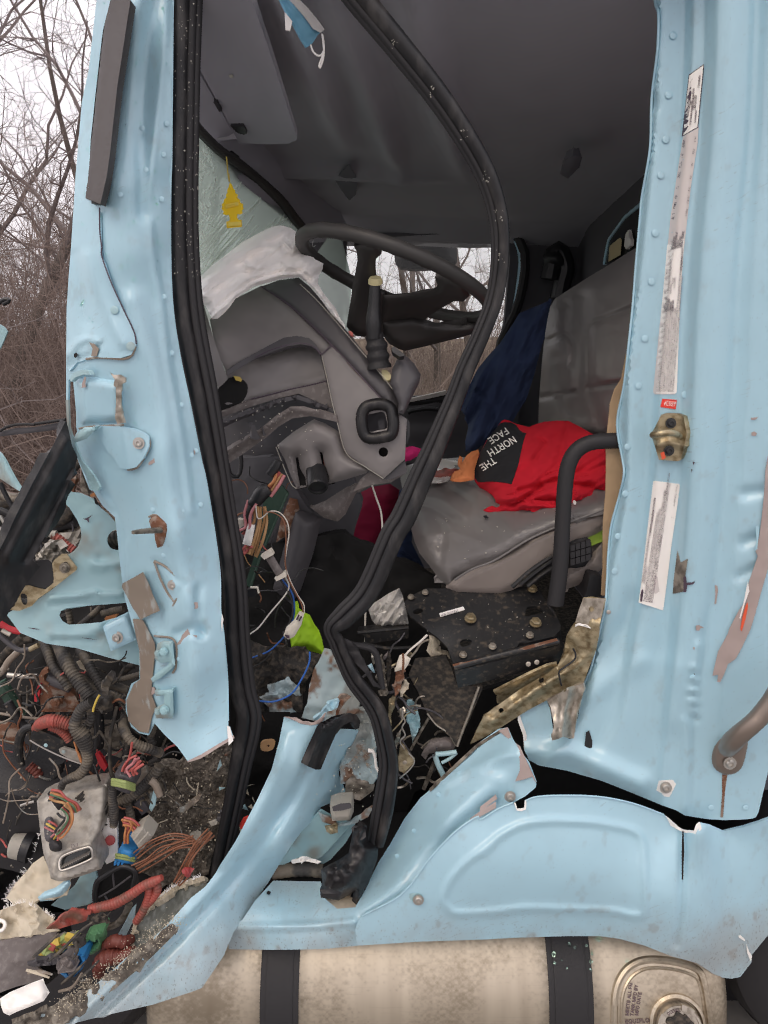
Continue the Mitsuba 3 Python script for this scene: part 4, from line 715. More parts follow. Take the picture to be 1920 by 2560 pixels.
h2 = [34, 34, 34, 32, 30, 28, 26, 24, 22, 22, 22, 23, 24, 28, 30, 32, 31, 31, 30, 22, 20, 20, 22, 24, 24, 26, 28, 22]
m_ = seal(s2, h2, np.interp(np.arange(28), [0, 9, 18, 21, 27], [.02, .06, .05, .06, .08]), 1)
se2 = part('door_seal', m_[0], 'rubber', 45, 'black rubber door seal hanging in a big loop across the doorway'); add(f'{se2}__lip', m_[1], 'rubber_dull'); add(f'{se2}__lip', m_[2], 'rubber_dull')
add(f'{se2}__split_flap', cat(sheet(ZS('440,190 480,170 540,200 640,330 720,480 800,640 880,740 800,720 700,560 560,420 460,300'), .07, .008, 8, rough=(.01, 25, 3)), tube([(*q, .085) for q in ZS('460,200 560,240 700,260 800,300 850,420 900,740')], 9)), 'rubber_dull')
sb = part('seal_boot', sheet(ZM('790,700 870,690 880,790 940,830 935,900 850,1130 820,1190 780,1150 790,1100 700,1150 590,1130 585,1080 600,1040 590,960 640,930 700,900 760,860'), ctl((900, 2090, .02), (930, 2200, .03), (830, 2150, -.01), (810, 2230, -.03), (890, 2260, .0)), .03, 8, pillow=(.04, 34), rough=[(.02, 30, 3), (.006, 10, 5)]), 'rubber', 45, 'crumpled black rubber boot at the lower end of the door seal')
add(f'{sb}__tab', sheet(ZM('585,1085 640,1075 720,1100 700,1145 590,1132'), -.05, .01, 8, pillow=(.01, 14)), 'rubber_dull')

# --- steering wheel
WC = P(990, 694, .42); e1 = P(990 + 93, 694 + 36, .42) - WC; e1 /= np.linalg.norm(e1)
vd = (WC - CAM) / np.linalg.norm(WC - CAM); up_ = np.cross(e1, vd); up_ /= np.linalg.norm(up_); up_ = up_ if up_[2] > 0 else -up_
ratio = .24; nW = vd * ratio + up_ * math.sqrt(1 - ratio ** 2); nW /= np.linalg.norm(nW); e2 = np.cross(nW, e1)
if e2 @ up_ < 0: e2 = -e2
RW = 238 * W(990, 694, .42)
aa = np.linspace(0, 2 * np.pi, 97)
def wp(a, r=1., h=0.): a = math.radians(a); return WC + RW * r * (math.cos(a) * e1 + math.sin(a) * e2) + nW * h
rim = tube3(np.array([wp(math.degrees(a)) for a in aa]), .0165 + .0014 * np.maximum(0, np.sin(aa * 24)) ** 2 * (np.cos(aa) < .2), 14, cap=False)
sw = part('steering_wheel', rim, 'wheel_black', 60, 'dark worn steering wheel, tilted and pushed back')
hy_ = ctl(*[(*ZE(a_)[0], d_) for a_, d_ in (('1130,320', .21), ('1060,600', .36), ('1230,600', .36), ('1100,850', .44))], *[(*ZF(a_)[0], d_) for a_, d_ in (('560,430', .25), ('660,520', .30), ('300,560', .42), ('200,640', .46), ('240,820', .50), ('500,760', .50), ('720,700', .47), ('720,670', .46), ('420,655', .47))])
add(f'{sw}__spoke', sheet(ZE('1050,300 1068,335 1072,390 1062,450 1040,560 1030,640 1000,820 1060,880 1240,900 1245,640 1200,540 1190,450 1192,380 1225,352 1190,300 1120,285'), hy_, .02, 8, pillow=(.016, 16)), 'wheel_black', 50)
add(f'{sw}__spoke', sheet(ZF('560,395 470,385 486,430 478,455 400,480 300,492 140,497 120,540 118,700 200,660 330,640 410,655 430,632 510,580 590,536 650,538 690,500 650,440'), hy_, .02, 8, pillow=(.02, 20)), 'wheel_black', 50)
add(f'{sw}__hub', sheet(ZF('110,640 200,640 330,636 412,650 470,668 560,682 640,690 722,672 735,700 720,738 600,772 400,822 282,848 240,835 180,800 130,730'), (lambda a, b: hy_(a, b) + .004), .04, 8, pillow=(.03, 22), ridges=[(ZF('400,652 430,690'), 5, -.006)]), 'wheel_black', 50)
# --- dashboard, pushed in and broken
dsh = lambda p: ctl(*p)
dy_ = ctl((560, 850, .30), (650, 700, .55), (740, 690, .50), (820, 880, .36), (950, 1050, .28), (1000, 1180, .27), (560, 930, .28), (700, 800, .45), (1010, 1000, .30), (700, 1150, .35))
da = part('dashboard', sheet(ZE('115,775 200,700 280,640 450,555 560,600 700,730 905,940 835,1002 800,960 760,940 700,932 620,945 520,975 420,1020 320,1080 230,1135 150,950'), dy_, .01, 12, rough=(.0015, 90, 4), pillow=(.008, 7)), 'plastic_grey', 50, 'broken grey-brown dashboard torn off its mounts')
def dp(name, out, dy, m, th=.006, res=10, label=None, sm=40, **kw): return add(f'{da}__{name}', sheet(out, (lambda px, py: dy_(px, py) - dy), th, res, **kw), m, sm, label)
dp('arch_lip', ZE('225,1110 320,1040 420,985 520,930 600,890 680,880 760,895 800,930 835,985 770,945 700,935 620,948 420,1022 230,1138'), .008, 'plastic_dark', .01)
dp('cover_strip', ZE('450,560 560,520 690,503 760,560 900,720 1080,945 1200,1090 1300,1212 1340,1320 1330,1385 1270,1330 1225,1288 900,938 640,690'), .012, 'plastic_dark', .02, 10, 'long dark trim strip across the broken dashboard', pillow=(.010, 10))
ve = dp('end_plate', ZE('838,1000 905,945 1060,1120 1230,1290 1330,1378 1392,1420 1380,1680 1240,1808 1120,1730 1000,1640 965,1540 940,1440 900,1290 870,1150 850,1050'), .016, 'plastic_grey', .008, 9, 'grey end plate with a square rubber-ringed opening', holes=[closed(ZE('1128,1400 1180,1382 1240,1375 1262,1430 1262,1480 1210,1490 1150,1502 1135,1450'), 30), closed(ZE('1210,1632 1220,1610 1240,1602 1262,1612 1270,1632 1262,1655 1240,1664 1218,1655'), 24)], pillow=(.004, 5), rough=(.001, 120, 4))
rg = closed(ZE('1100,1400 1125,1345 1180,1325 1240,1325 1285,1350 1300,1400 1305,1470 1290,1520 1240,1535 1170,1545 1125,1530 1105,1480'), 60)
add(f'{da}__vent_ring', ring([tuple(x) for x in rg], 15, lambda px, py: dy_(px, py) - .022, 12), 'rubber', 60, 'square black rubber ring round the opening of the end plate')
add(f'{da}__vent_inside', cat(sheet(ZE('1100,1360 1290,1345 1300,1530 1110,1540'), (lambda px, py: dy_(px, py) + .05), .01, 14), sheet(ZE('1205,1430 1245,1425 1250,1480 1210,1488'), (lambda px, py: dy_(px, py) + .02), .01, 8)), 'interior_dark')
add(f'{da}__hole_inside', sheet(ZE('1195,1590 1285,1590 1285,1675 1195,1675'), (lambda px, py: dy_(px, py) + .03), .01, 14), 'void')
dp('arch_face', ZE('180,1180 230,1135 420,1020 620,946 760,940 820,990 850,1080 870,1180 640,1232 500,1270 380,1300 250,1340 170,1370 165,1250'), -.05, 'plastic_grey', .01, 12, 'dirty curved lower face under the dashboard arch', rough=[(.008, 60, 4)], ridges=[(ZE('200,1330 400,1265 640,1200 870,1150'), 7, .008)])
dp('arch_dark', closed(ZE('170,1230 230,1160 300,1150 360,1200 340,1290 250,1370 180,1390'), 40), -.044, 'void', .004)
dp('yellow_tag', ZE('270,1140 310,1145 325,1165 318,1178 285,1168'), -.03, 'wire_yellow', .003, 6)
dp('lower_rim', ZE('175,1430 300,1390 430,1345 560,1290 680,1262 760,1290 850,1325 930,1362 935,1385 840,1355 740,1310 680,1290 560,1320 440,1375 300,1430 180,1485'), .0, 'plastic_dark', .02, 8, pillow=(.01, 9))
dp('lower_band', ZE('640,1232 870,1180 912,1350 850,1325 760,1285 690,1255 560,1285 380,1340 190,1410 180,1380 380,1300'), -.03, 'plastic_brown', .01, 9, rough=(.004, 30, 3))
dp('bracket_bar', ZE('205,1640 300,1580 440,1485 540,1400 640,1338 720,1335 830,1365 935,1395 945,1440 860,1420 770,1400 650,1415 560,1470 480,1540 340,1640 222,1718'), .02, 'plastic_brown', .012, 8, 'dusty brown bent bracket bar under the dashboard', ridges=[(ZE('205,1650 440,1500 640,1350 830,1375'), 8, .012)], rough=(.003, 30, 5))
for o_ in ('372,1462 400,1455 430,1520 445,1545 415,1555 380,1545 390,1500', '455,1470 480,1525 460,1530'): dp('clip', ZE(o_), .04, 'plastic_dark', .02, 6)
co = dp('column_shroud', ZE('550,1590 660,1500 790,1420 870,1450 950,1500 1000,1640 1080,1690 1150,1745 1130,1770 1000,1810 890,1838 820,1800 760,1815 735,1860 680,1872 640,1790 600,1680'), .02, 'plastic_grey', .012, 6, 'grey lower steering column shroud with a round plug', holes=[ZE('672,1668 688,1668 700,1740 735,1800 740,1850 702,1855 685,1770'), ZE('828,1632 845,1638 862,1730 884,1785 886,1832 866,1825 850,1745')], pillow=(.03, 30), rough=(.003, 60, 3))
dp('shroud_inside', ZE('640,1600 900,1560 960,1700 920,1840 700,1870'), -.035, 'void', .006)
pc = ZE('815,1850')[0]; pyy = float(dy_(np.array([pc[0]]), np.array([pc[1]]))[0]); rr_ = 27 * W(*pc, pyy)
add(f'{da}__round_plug', lathe([(rr_, -.05), (rr_, .0), (rr_ * .9, .008), (rr_ * .75, .008), (rr_ * .7, .002), (0, .002)], P(*pc, pyy - .03), (.15, -1, -.75), 24), 'black_plastic', 40, 'round black plug under the column shroud')
add(f'{da}__red_wires', tube([(*q, .36) for q in ZE('856,1650 860,1700 866,1770 872,1840')], 3.5), 'wire_red')
dp('lower_flap', ZE('1045,1890 1090,1810 1150,1760 1240,1808 1300,1775 1385,1715 1390,1770 1290,1830 1150,1850'), -.02, 'plastic_brown', .01, 9)
dp('side_box', ZE('1380,1690 1392,1740 1392,1770 1290,1810 1240,1810'), .004, 'plastic_dark', .05, 9, solid=True)
dp('corner_cable', ZE('1385,1400 1410,1440 1412,1520 1395,1580 1380,1580 1395,1510 1390,1440'), .0, 'black_plastic', .012, 7)
def seam(src, r, m, dy): add(f'{da}__seam', tube([(*q, float(dy_(np.array([q[0]]), np.array([q[1]]))[0]) - dy) for q in src], r, step=6, sides=6), m)
seam(ZE('452,560 540,618 640,690 780,815 905,940 1060,1105 1225,1285'), 1.8, 'ink_dark', .014); seam(ZE('905,942 870,972 838,1002'), 1.8, 'ink_dark', .017); seam(ZE('230,1132 320,1077 420,1017 520,970 620,942 700,930 765,940 805,965 836,1002'), 2.2, 'ink_dark', .006); seam(ZE('1230,1288 1270,1330 1330,1380'), 1.6, 'ink_dark', .02)
seam(ZE('380,1290 500,1262 640,1225 760,1200 870,1172'), 1.5, 'ink_dark', -.036); seam(ZE('545,1600 575,1680 620,1790 650,1850 680,1870'), 1.4, 'plug_grey', -.01)
seam(ZE('700,545 800,640 900,750 1080,960 1200,1100 1300,1225'), 1.2, 'plug_grey', .030); seam(ZE('842,1015 875,1160 905,1300 942,1445 1000,1640 1120,1728 1240,1805'), 1.2, 'plug_grey', .017)
# instrument binnacle behind the strip
dp('binnacle', ZE('1285,1190 1300,1100 1345,1010 1370,995 1440,1060 1482,1130 1472,1185 1420,1290 1372,1390 1335,1380 1340,1320'), .06, 'plastic_dark', .06, 10, 'dark switch housing beside the steering wheel', solid=True, pillow=(.015, 16))
dp('binnacle_rim', ZE('1292,960 1310,950 1372,995 1375,1010 1345,1015 1300,985'), .10, 'black_plastic', .02, 7)
dp('cream_switch', closed(ZE('1230,1100 1265,1105 1290,1140 1275,1170 1240,1150'), 24), .02, 'cap_cream', .02, 6)
dp('red_tag', ZE('1012,850 1030,848 1045,865 1040,880 1022,870'), .05, 'wire_red', .008, 5)
lv = add(f'{da}__control_lever', tube([(*q, .30) for q in ZE('1186,535 1186,600 1180,700 1176,800 1178,900')], [13, 15, 16, 20, 17]), 'black_plastic', 60, 'black control lever with a pale yellow button on top')
add(f'{lv}_button'.replace('control_lever_button', 'control_lever__button'), lathe([(0.0165 * 1.0, 0), (.0165, .008), (.013, .014), (0, .015)], P(*ZE('1188,540')[0], .30), (0, -.45, 1), 20), 'cap_cream')
add(f'{lv}_bellows'.replace('control_lever_bellows', 'control_lever__bellows'), hose([(*q, .31) for q in ZE('1180,870 1195,940 1205,1010 1215,1090')], [22, 27, 28, 30], pitch=26, deep=.14, sides=16), 'rubber_dull')
dp('side_trim', ZE('0,400 40,560 100,760 160,960 232,1160 205,1190 175,1215 150,1170 120,1095 60,800 10,560'), .03, 'plastic_grey', .012, 9, 'grey trim strip hanging beside the door seal')
dp('trim_foot', ZE('112,1125 140,1115 150,1180 122,1195'), .02, 'plastic_grey', .02, 7)
# dark mass under and behind the dash
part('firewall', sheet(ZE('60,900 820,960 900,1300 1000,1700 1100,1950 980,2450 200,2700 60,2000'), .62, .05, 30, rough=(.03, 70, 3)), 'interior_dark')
part('dash_duct', sheet(ZI('110,20 480,0 560,200 640,330 700,380 560,820 420,960 300,980 250,700 150,200'), ctl((600, 1200, .50), (750, 1300, .5), (620, 1500, .56)), .03, 16, rough=(.02, 50, 3)), 'interior_dark')
part('column_lower', sheet(ZI('540,330 740,400 700,560 680,640 600,870 540,960 420,860 500,560'), .44, .06, 12, pillow=(.04, 40)), 'plastic_dark')
part('knee_panel', sheet(ZI('660,330 760,290 900,200 1030,160 1130,150 960,240 890,380 840,425 750,400'), .42, .03, 12, pillow=(.02, 20)), 'plastic_brown')
part('pillar_rail', cat(sheet(ZI('360,280 470,180 520,240 440,420 340,660 270,850 240,830 330,560'), .38, .01, 12), tube([(*q, .36) for q in ZI('520,240 440,420 340,660 280,840')], 3)), 'pcb', 35, 'dark green metal rail under the dashboard')
part('heater_box', sheet(ZI('470,420 530,270 580,280 600,380 540,500 440,560'), .46, .05, 10, pillow=(.02, 20)), 'rust')
part('cable_duct', tube([(*q, .40) for q in ZE('230,1700 250,1780 300,1790 320,1720 315,1640')], 5), 'black_plastic')

# --- driver seat
bky = ctl((1381, 751, .98), (1477, 691, .75), (1640, 590, .45), (1357, 858, .95), (1350, 938, .92), (1346, 1037, .88), (1346, 1120, .86), (1450, 900, .66), (1600, 900, .40), (1450, 1050, .64), (1600, 1090, .38), (1400, 900, .78), (1400, 1050, .76), (1700, 560, .32), (1700, 1050, .28))
seat = part('driver_seat', sheet(ZF('1120,1330 1125,1150 1145,900 1160,760 1180,640 1195,570 1225,520 1300,470 1380,420 1450,375 1560,310 1659,245 1900,100 2000,1400 1200,1400'), bky, .10, 6, pillow=(.06, 46), ridges=[(ZF('1180,785 1230,760 1280,742 1310,755 1330,800 1335,860 1325,930'), 6, -.02), (ZF('1800,540 1659,598 1560,635 1480,665 1445,710 1438,760 1440,900 1440,1080 1550,1060 1659,1045 1800,1000'), 6, -.022), (ZF('1140,1140 1230,1125 1350,1108'), 6, -.02), (ZF('1400,520 1390,700 1385,900 1395,1250'), 22, -.03), (ZF('1240,900 1260,1100 1330,1250'), 18, -.025), (ZF('1560,700 1550,1000'), 34, .025), (ZF('1300,560 1290,700'), 16, -.02), (ZF('1440,1090 1480,1200 1500,1300'), 14, -.02), (ZF('1470,700 1480,1000'), 12, .015)], rough=[(.006, 60, 6), (.0015, 14, 2)]), 'leather', 50, 'grey-brown vinyl driver seat with stitched backrest')
cuy = ctl((1015, 1165, .80), (1200, 1150, .70), (1500, 1130, .55), (1040, 1290, .50), (1200, 1260, .42), (1400, 1230, .36), (1070, 1400, .34), (1130, 1440, .28), (1250, 1350, .25), (1400, 1290, .22), (1510, 1250, .22))
add(f'{seat}__cushion', sheet(ZP('1000,1190 1015,1165 1060,1150 1200,1140 1400,1120 1540,1110 1540,1280 1440,1300 1330,1345 1240,1400 1180,1425 1136,1450 1130,1468 1100,1450 1070,1410 1050,1385 1037,1356 1022,1300 1010,1250'), cuy, .06, 6, pillow=(.05, 40), ridges=[(ZP('1020,1190 1100,1210 1180,1260'), 12, -.016), (ZP('1010,1230 1100,1245 1160,1290'), 10, .014), (ZP('1040,1170 1140,1190 1220,1240'), 12, .014), (ZP('1015,1260 1080,1270 1130,1300'), 8, -.012), (ZP('1060,1160 1170,1175 1250,1215'), 9, -.01), (ZP('1100,1400 1110,1330 1090,1300'), 10, -.008), (ZP('1060,1340 1130,1330 1190,1350'), 12, .008)], rough=[(.008, 46, 3)]), 'leather', 50)
sdy = ctl((1140, 1450, .275), (1280, 1370, .24), (1400, 1300, .215), (1140, 1470, .28), (1290, 1470, .25), (1420, 1420, .22), (1560, 1240, .2), (1560, 1420, .2))
add(f'{seat}__cushion_side', sheet(ZP('1133,1450 1180,1422 1240,1398 1330,1343 1440,1298 1560,1255 1560,1290 1420,1380 1380,1400 1300,1466 1250,1490 1140,1488 1114,1468'), sdy, .04, 9, pillow=(.02, 16), rough=(.004, 40, 2)), 'leather_side', 50, 'lighter tan side panel of the seat cushion')
add(f'{seat}__piping', tube([(*q, float(sdy(np.array([q[0]]), np.array([q[1]]))[0]) - .012) for q in ZP('1136,1450 1180,1423 1240,1399 1330,1344 1440,1299 1540,1262')], 3), 'leather')
add(f'{seat}__torn_vinyl', sheet(ZK('60,480 90,450 200,470 340,400 345,540 250,560 130,565'), .215, .02, 8, pillow=(.01, 12), rough=(.01, 20, 3)), 'leather')
add(f'{seat}__foam', sheet(ZK('100,570 230,560 345,545 345,680 240,720 110,680'), .225, .02, 8, rough=(.006, 14, 2)), 'foam_green', 35, 'green foam bulging from the torn seat cover')
add(f'{seat}__rear_skirt', sheet(ZK('0,1000 60,900 200,840 335,690 335,900 200,1010 60,1060 -60,1110'), .21, .03, 9, pillow=(.02, 20), rough=(.012, 30, 4)), 'leather_side')
add(f'{seat}__frame', cat(*[tube([(*q, .22 - .01 * i) for q in ZJ(o_)], 6) for i, o_ in enumerate(('880,320 980,240 1090,160', '930,325 1010,260 1090,205', '830,330 950,225 1090,130'))]), 'black_steel')
gh = part('seat_rail_bar', tube([(*q, .16) for q in ((1600, 1102), (1530, 1102), (1480, 1106), (1444, 1124), (1422, 1160), (1412, 1220), (1406, 1320), (1400, 1420), (1388, 1510))], [20, 20, 20, 20, 20, 20, 20, 21, 22], step=7, sides=16), 'rubber_dull', 60, 'black bent grab bar standing beside the seat')
pad = part('ribbed_pad', sheet(ZK('60,890 70,690 120,665 215,645 250,690 258,800 200,880 130,895'), .175, .03, 8, pillow=(.012, 12)), 'rubber_dull', 40, 'black ribbed rubber pad behind the grab bar')
for r_ in range(3):
    for c_ in range(4):
        x0, y0 = 82 + c_ * 42, 715 - c_ * 12 + r_ * 56
        add(f'{pad}__rib', sheet(ZK(f'{x0},{y0} {x0 + 36},{y0 - 10} {x0 + 38},{y0 + 38} {x0 + 2},{y0 + 48}'), .166, .01, 8), 'rubber_dull')
# --- seat base plate
ply = ctl((1010, 1490, .30), (1130, 1470, .30), (1345, 1468, .28), (1060, 1570, .20), (1120, 1640, .14), (1133, 1656, .12), (1290, 1620, .12), (1400, 1570, .17), (1390, 1500, .25))
pl = part('seat_base_plate', sheet(ZJ('170,520 145,470 135,425 170,390 270,340 420,340 1000,330 1035,400 1060,440 1120,520 1147,580 1140,610 1105,650 1000,675 930,690 880,690 860,720 700,762 450,825 410,720 350,660 270,600'), ply, .008, 9, holes=[closed(ZJ('185,492 205,475 235,470 255,480 240,498 205,508'), 24), closed(ZJ('915,520 925,465 955,455 1000,460 1035,495 1000,505 950,515'), 24), closed(ZJ('488,695 510,672 545,668 570,680 555,705 510,718'), 24)]), 'black_steel', 35, 'black steel seat base plate with bolts and holes')
for q, r, kd in zip(ZJ('175,398 267,368 962,346 560,538 982,566 945,646 703,718 512,772'), (9, 9, 13, 16, 16, 11, 11, 11), ('hex',) * 8):
    add(f'{pl}__nut', bolt(*q, float(ply(np.array([q[0]]), np.array([q[1]]))[0]) - .008, r, (0, -.45, 1), kd), 'zinc' if r > 12 else 'steel_torn')
add(f'{pl}__sticker', sheet(ZJ('358,500 515,456 524,478 366,524'), (lambda a, b: ply(a, b) - .004), .001, 6), 'paper', 35, 'small white strip label on the seat base plate')
add(f'{pl}__sticker_text', text('AIR 0047882', (1104, 1541), 16.5, 5, (lambda a, b: ply(a, b) - .005)), 'ink', False)
add(f'{pl}__rolled_edge', tube([(*q, d) for q, d in zip(ZJ('455,852 600,810 860,745 1130,682'), (.10, .10, .10, .12))], 9), 'black_steel', 50)
add(f'{pl}__skirt', sheet(ZJ('458,875 650,830 900,770 1140,705 1165,750 1230,785 1000,850 760,920 480,985'), ctl((1140, 1680, .11), (1400, 1620, .13), (1150, 1715, .13)), .008, 9, rough=(.006, 40, 3)), 'black_steel')
add(f'{pl}__skirt_edge', sheet(ZJ('445,838 640,790 870,735 1120,668 1128,678 880,748 640,805 455,850'), .095, .006, 6), 'rust')
for q in ZJ('935,830 990,818'): add(f'{pl}__rivet', bolt(*q, .10, 7, kind='dome'), 'steel_torn')
add(f'{pl}__side_plate', sheet(ZJ('1040,420 1100,480 1147,580 1150,680 1240,770 1230,790 1160,750 1130,690 1105,660 1140,600 1110,520'), .2, .006, 8), 'black_steel')
br = part('seat_riser', sheet(ZJ('160,900 200,800 400,780 440,860 470,960 590,975 625,968 640,985 480,1360 470,1365 440,1310 330,1220 280,1150 220,1010'), ctl((1030, 1680, .20), (1180, 1710, .17), (1140, 1860, .16)), .012, 10, rough=(.006, 50, 3)), 'grime', 35, 'dark triangular steel plate below the seat base')
add(f'{br}__pale_edge', tube([(*q, .16) for q in ZJ('615,975 560,1130 500,1290 475,1362')], 4), 'steel_torn')
add(f'{br}__pale_edge', tube([(*q, .17) for q in ZJ('280,1150 340,1225 410,1270 440,1312 465,1360')], 2.5), 'steel_torn')
part('seat_bracket', sheet(ZJ('290,640 330,650 350,700 340,740 420,780 430,795 350,780 310,760 300,700'), .2, .03, 7, pillow=(.01, 10)), 'fibreglass')
part('cross_member', cat(sheet(ZI('970,1140 1160,1120 1300,1110 1300,1180 1160,1200 1020,1220 1010,1165'), .36, .04, 12), tube([(*q, .33) for q in ZI('970,1145 1150,1128 1300,1112')], 5), tube([(*q, .33) for q in ZI('1000,1215 1160,1245 1330,1240')], 5)), 'black_steel')
part('seat_side_box', sheet(ZK('190,1130 210,1090 240,950 260,945 335,965 335,1120'), .17, .08, 12, solid=True), 'black_plastic')
# --- torn zinc-plated sill reinforcements
zn = ctl((1460, 1510, .10), (1490, 1530, .09), (1450, 1680, .10), (1330, 1760, .12), (1240, 1800, .13), (1200, 1860, .14))
z1 = part('torn_reinforcement', sheet(ZJ('1290,400 1340,396 1410,402 1438,405 1425,470 1400,560 1395,640 1375,740 1330,850 1290,960 1200,990 1060,1062 930,1130 860,1175 760,1240 690,1280 650,1305 560,1350 590,1280 650,1160 760,1080 870,1000 980,935 1060,890 1130,830 1170,760 1180,650 1240,560 1250,530 1275,450'), zn, .006, 7, holes=[closed(ZJ('1000,935 1010,918 1030,918 1036,935 1025,950 1008,950'), 20), closed(ZJ('742,1132 752,1116 770,1118 776,1134 765,1148 750,1146'), 20)], ridges=[(ZJ('1400,560 1330,760 1200,870 1000,985 700,1200'), 11, .012), (ZJ('1170,690 1220,720 1130,840 880,990'), 12, -.014), (ZJ('1330,640 1350,560'), 8, .01)], rough=[(.008, 40, 3), (.002, 12, 3)]), 'zinc', 40, 'torn zinc plated sill reinforcement with holes')
add(f'{z1}__clean_tab', sheet(ZJ('1292,402 1410,405 1432,410 1400,560 1390,590 1345,592 1300,572 1270,560 1240,560 1262,480'), (lambda a, b: zn(a, b) - .006), .003, 7, rough=(.004, 30, 2), holes=[closed(ZJ('1328,470 1340,456 1356,462 1362,478 1350,490 1335,488'), 18)]), 'steel_torn')
add(f'{z1}__torn_edge', sheet(ZJ('1238,575 1265,562 1300,575 1345,592 1340,600 1290,585 1262,578 1240,590'), (lambda a, b: zn(a, b) - .012), .003, 5, rough=(.006, 8, 2)), 'edge_white')
part('torn_reinforcement', sheet(ZJ('710,1010 760,985 850,940 930,900 1010,862 1060,840 1120,825 1128,870 1060,900 960,960 880,1030 800,1080 745,1085 738,1050 748,1035 725,1030'), ctl((1240, 1730, .13), (1390, 1660, .12), (1260, 1750, .15)), .006, 7, ridges=[(ZJ('760,1060 900,960 1080,860'), 10, -.012)], rough=(.006, 20, 3)), 'zinc', 40, 'narrow torn zinc strip beneath the seat base plate')
part('torn_flange', sheet(ZJ('1062,1072 1100,1040 1150,1010 1180,985 1215,975 1290,955 1300,990 1270,1080 1250,1150 1240,1230 1232,1310 1200,1312 1160,1300 1130,1315 1090,1325 1085,1290 1100,1240 1095,1180 1080,1110'), ctl((1380, 1760, .07), (1440, 1720, .06), (1400, 1830, .04), (1436, 1840, .07)), .006, 7, holes=[closed(ZJ('1150,995 1162,980 1180,985 1184,1000 1170,1012 1156,1008'), 18)], ridges=[(ZJ('1190,1000 1160,1120 1150,1300'), 12, .016), (ZJ('1260,980 1220,1150 1210,1300'), 12, -.012)], rough=[(.006, 25, 3)]), 'steel_torn', 40, 'bent bare metal flange at the foot of the pillar')
part('pillar_wire', tube([(*q, .08) for q in ZJ('1225,730 1240,760 1235,800 1170,850 1135,880 1140,930 1150,970')], 2.5, step=5), 'black_plastic')
# ---------------------------------------------------------------- front end: torn inner fender, engine bay
fb = part('inner_fender', sheet(ZH('430,72 520,85 600,120 650,180 700,220 770,300 800,480 830,700 850,900 900,1040 930,1090 935,1205 900,1200 700,1150 500,1090 300,1060 130,990 40,870 90,840 180,820 350,700 500,570 440,490 475,462 505,430 528,370 522,310 500,260 450,180 405,140'), ctl((170, 1230, .10), (290, 1330, .10), (20, 1530, .02), (200, 1400, .08), (120, 1600, .03), (340, 1560, .10), (345, 1660, .09)), .005, 8,
      holes=[ZH('385,880 395,850 430,830 560,815 700,805 830,795 850,870 660,920 560,930 450,938 405,915'), closed(ZH('695,380 712,345 745,325 800,330 800,440 750,455 715,440 698,410'), 24)],
      ridges=[(ZH('330,765 480,755 560,740 620,725 660,745 790,740'), 6, .010), (ZH('330,810 480,798 580,800 630,810 690,795 800,790'), 6, -.006), (ZH('620,545 660,560 680,540 790,525'), 13, .012), (ZH('620,515 640,505 690,520 790,512'), 6, -.006), (ZH('340,1000 450,1010 560,1000 640,960'), 14, .008), (ZH('350,1030 520,1035 640,1040'), 6, -.006)], rough=[(.004, 60, 3), (.001, 20, 4)]), 'paint_old', 40, 'torn pale blue inner fender plate with a long slot')
def fb_(name, out, dy, m, th=.004, res=7, **kw): return add(f'{fb}__{name}', sheet(out, (lambda px, py: fby(px, py) - dy), th, res, **kw), m)
fby = ctl((170, 1230, .10), (290, 1330, .10), (20, 1530, .02), (200, 1400, .08), (120, 1600, .03), (340, 1560, .10), (345, 1660, .09))
fb_('zinc_bracket', ZO('690,20 800,160 790,190 520,400 400,480 330,560 200,610 90,600 150,560 250,350 300,345 400,375 470,388 555,320 558,270 540,120 560,85 640,20'), .012, 'zinc', holes=[closed(ZO('215,440 245,430 275,450 285,500 275,545 250,550 225,520'), 20), closed(ZO('648,112 690,102 710,122 690,135 660,132'), 14)])
add(f'{fb}__bolt', bolt(*ZO('672,165')[0], .055, 14), 'metal_grimy')
fb_('black_panel', ZO('330,90 500,80 540,120 560,270 552,325 470,385 400,372 300,345 240,340'), .006, 'black_plastic')
fb_('box_bracket', ZO('1065,775 1300,660 1330,680 1410,910 1150,1030'), .03, 'paint', .03, solid=True, pillow=(.004, 6))
add(f'{fb}__bolt', bolt(*ZO('1212,885')[0], .055, 17), 'steel')
fb_('scratch', ZO('290,785 350,790 420,805 350,800'), .003, 'ink_dark', .001, 5); fb_('scratch', ZO('510,825 620,850 800,870 1000,912 850,890 640,862'), .003, 'ink_dark', .001, 5)
fb_('tear_mark', ZT('1015,1450 1060,1440 1130,1398 1080,1450 1090,1500 1060,1468'), .004, 'ink_dark', .001, 5); fb_('tear_mark', ZT('1145,1190 1165,1195 1205,1275 1180,1280 1160,1260'), .004, 'void', .001, 5)
# dark diagonal rubber cowl strip
part('cowl_strip', sheet(ZT('800,262 830,330 880,560 945,700 905,870 800,1130 740,1270 640,1490 400,1952') + ZH('260,560 180,660 40,885 -20,930 -60,800 -60,500 0,450') + ZT('0,1820 100,1620 200,1400 400,1010 600,640'), ctl((165, 1055, .0), (190, 1140, .02), (80, 1300, -.05), (10, 1540, -.08), (0, 1400, -.10)), .02, 8, ridges=[(ZT('820,500 600,900 300,1500 100,1900'), 16, .016), (ZT('900,800 650,1350 300,1952'), 8, -.010), (ZT('600,640 400,1010 200,1400 0,1810'), 8, .008)], rough=(.003, 30, 4)), 'rubber', 45, 'wide black rubber strip slanting across the left edge')
wi = part('wiper', sheet(ZT('-20,385 200,340 420,330 800,255 805,340 600,375 400,400 0,445 -20,440'), .32, .012, 7, ridges=[(ZT('0,410 400,370 800,310'), 5, .005)]), 'plastic_dark', 40, 'wiper arm with a corrugated washer tube')
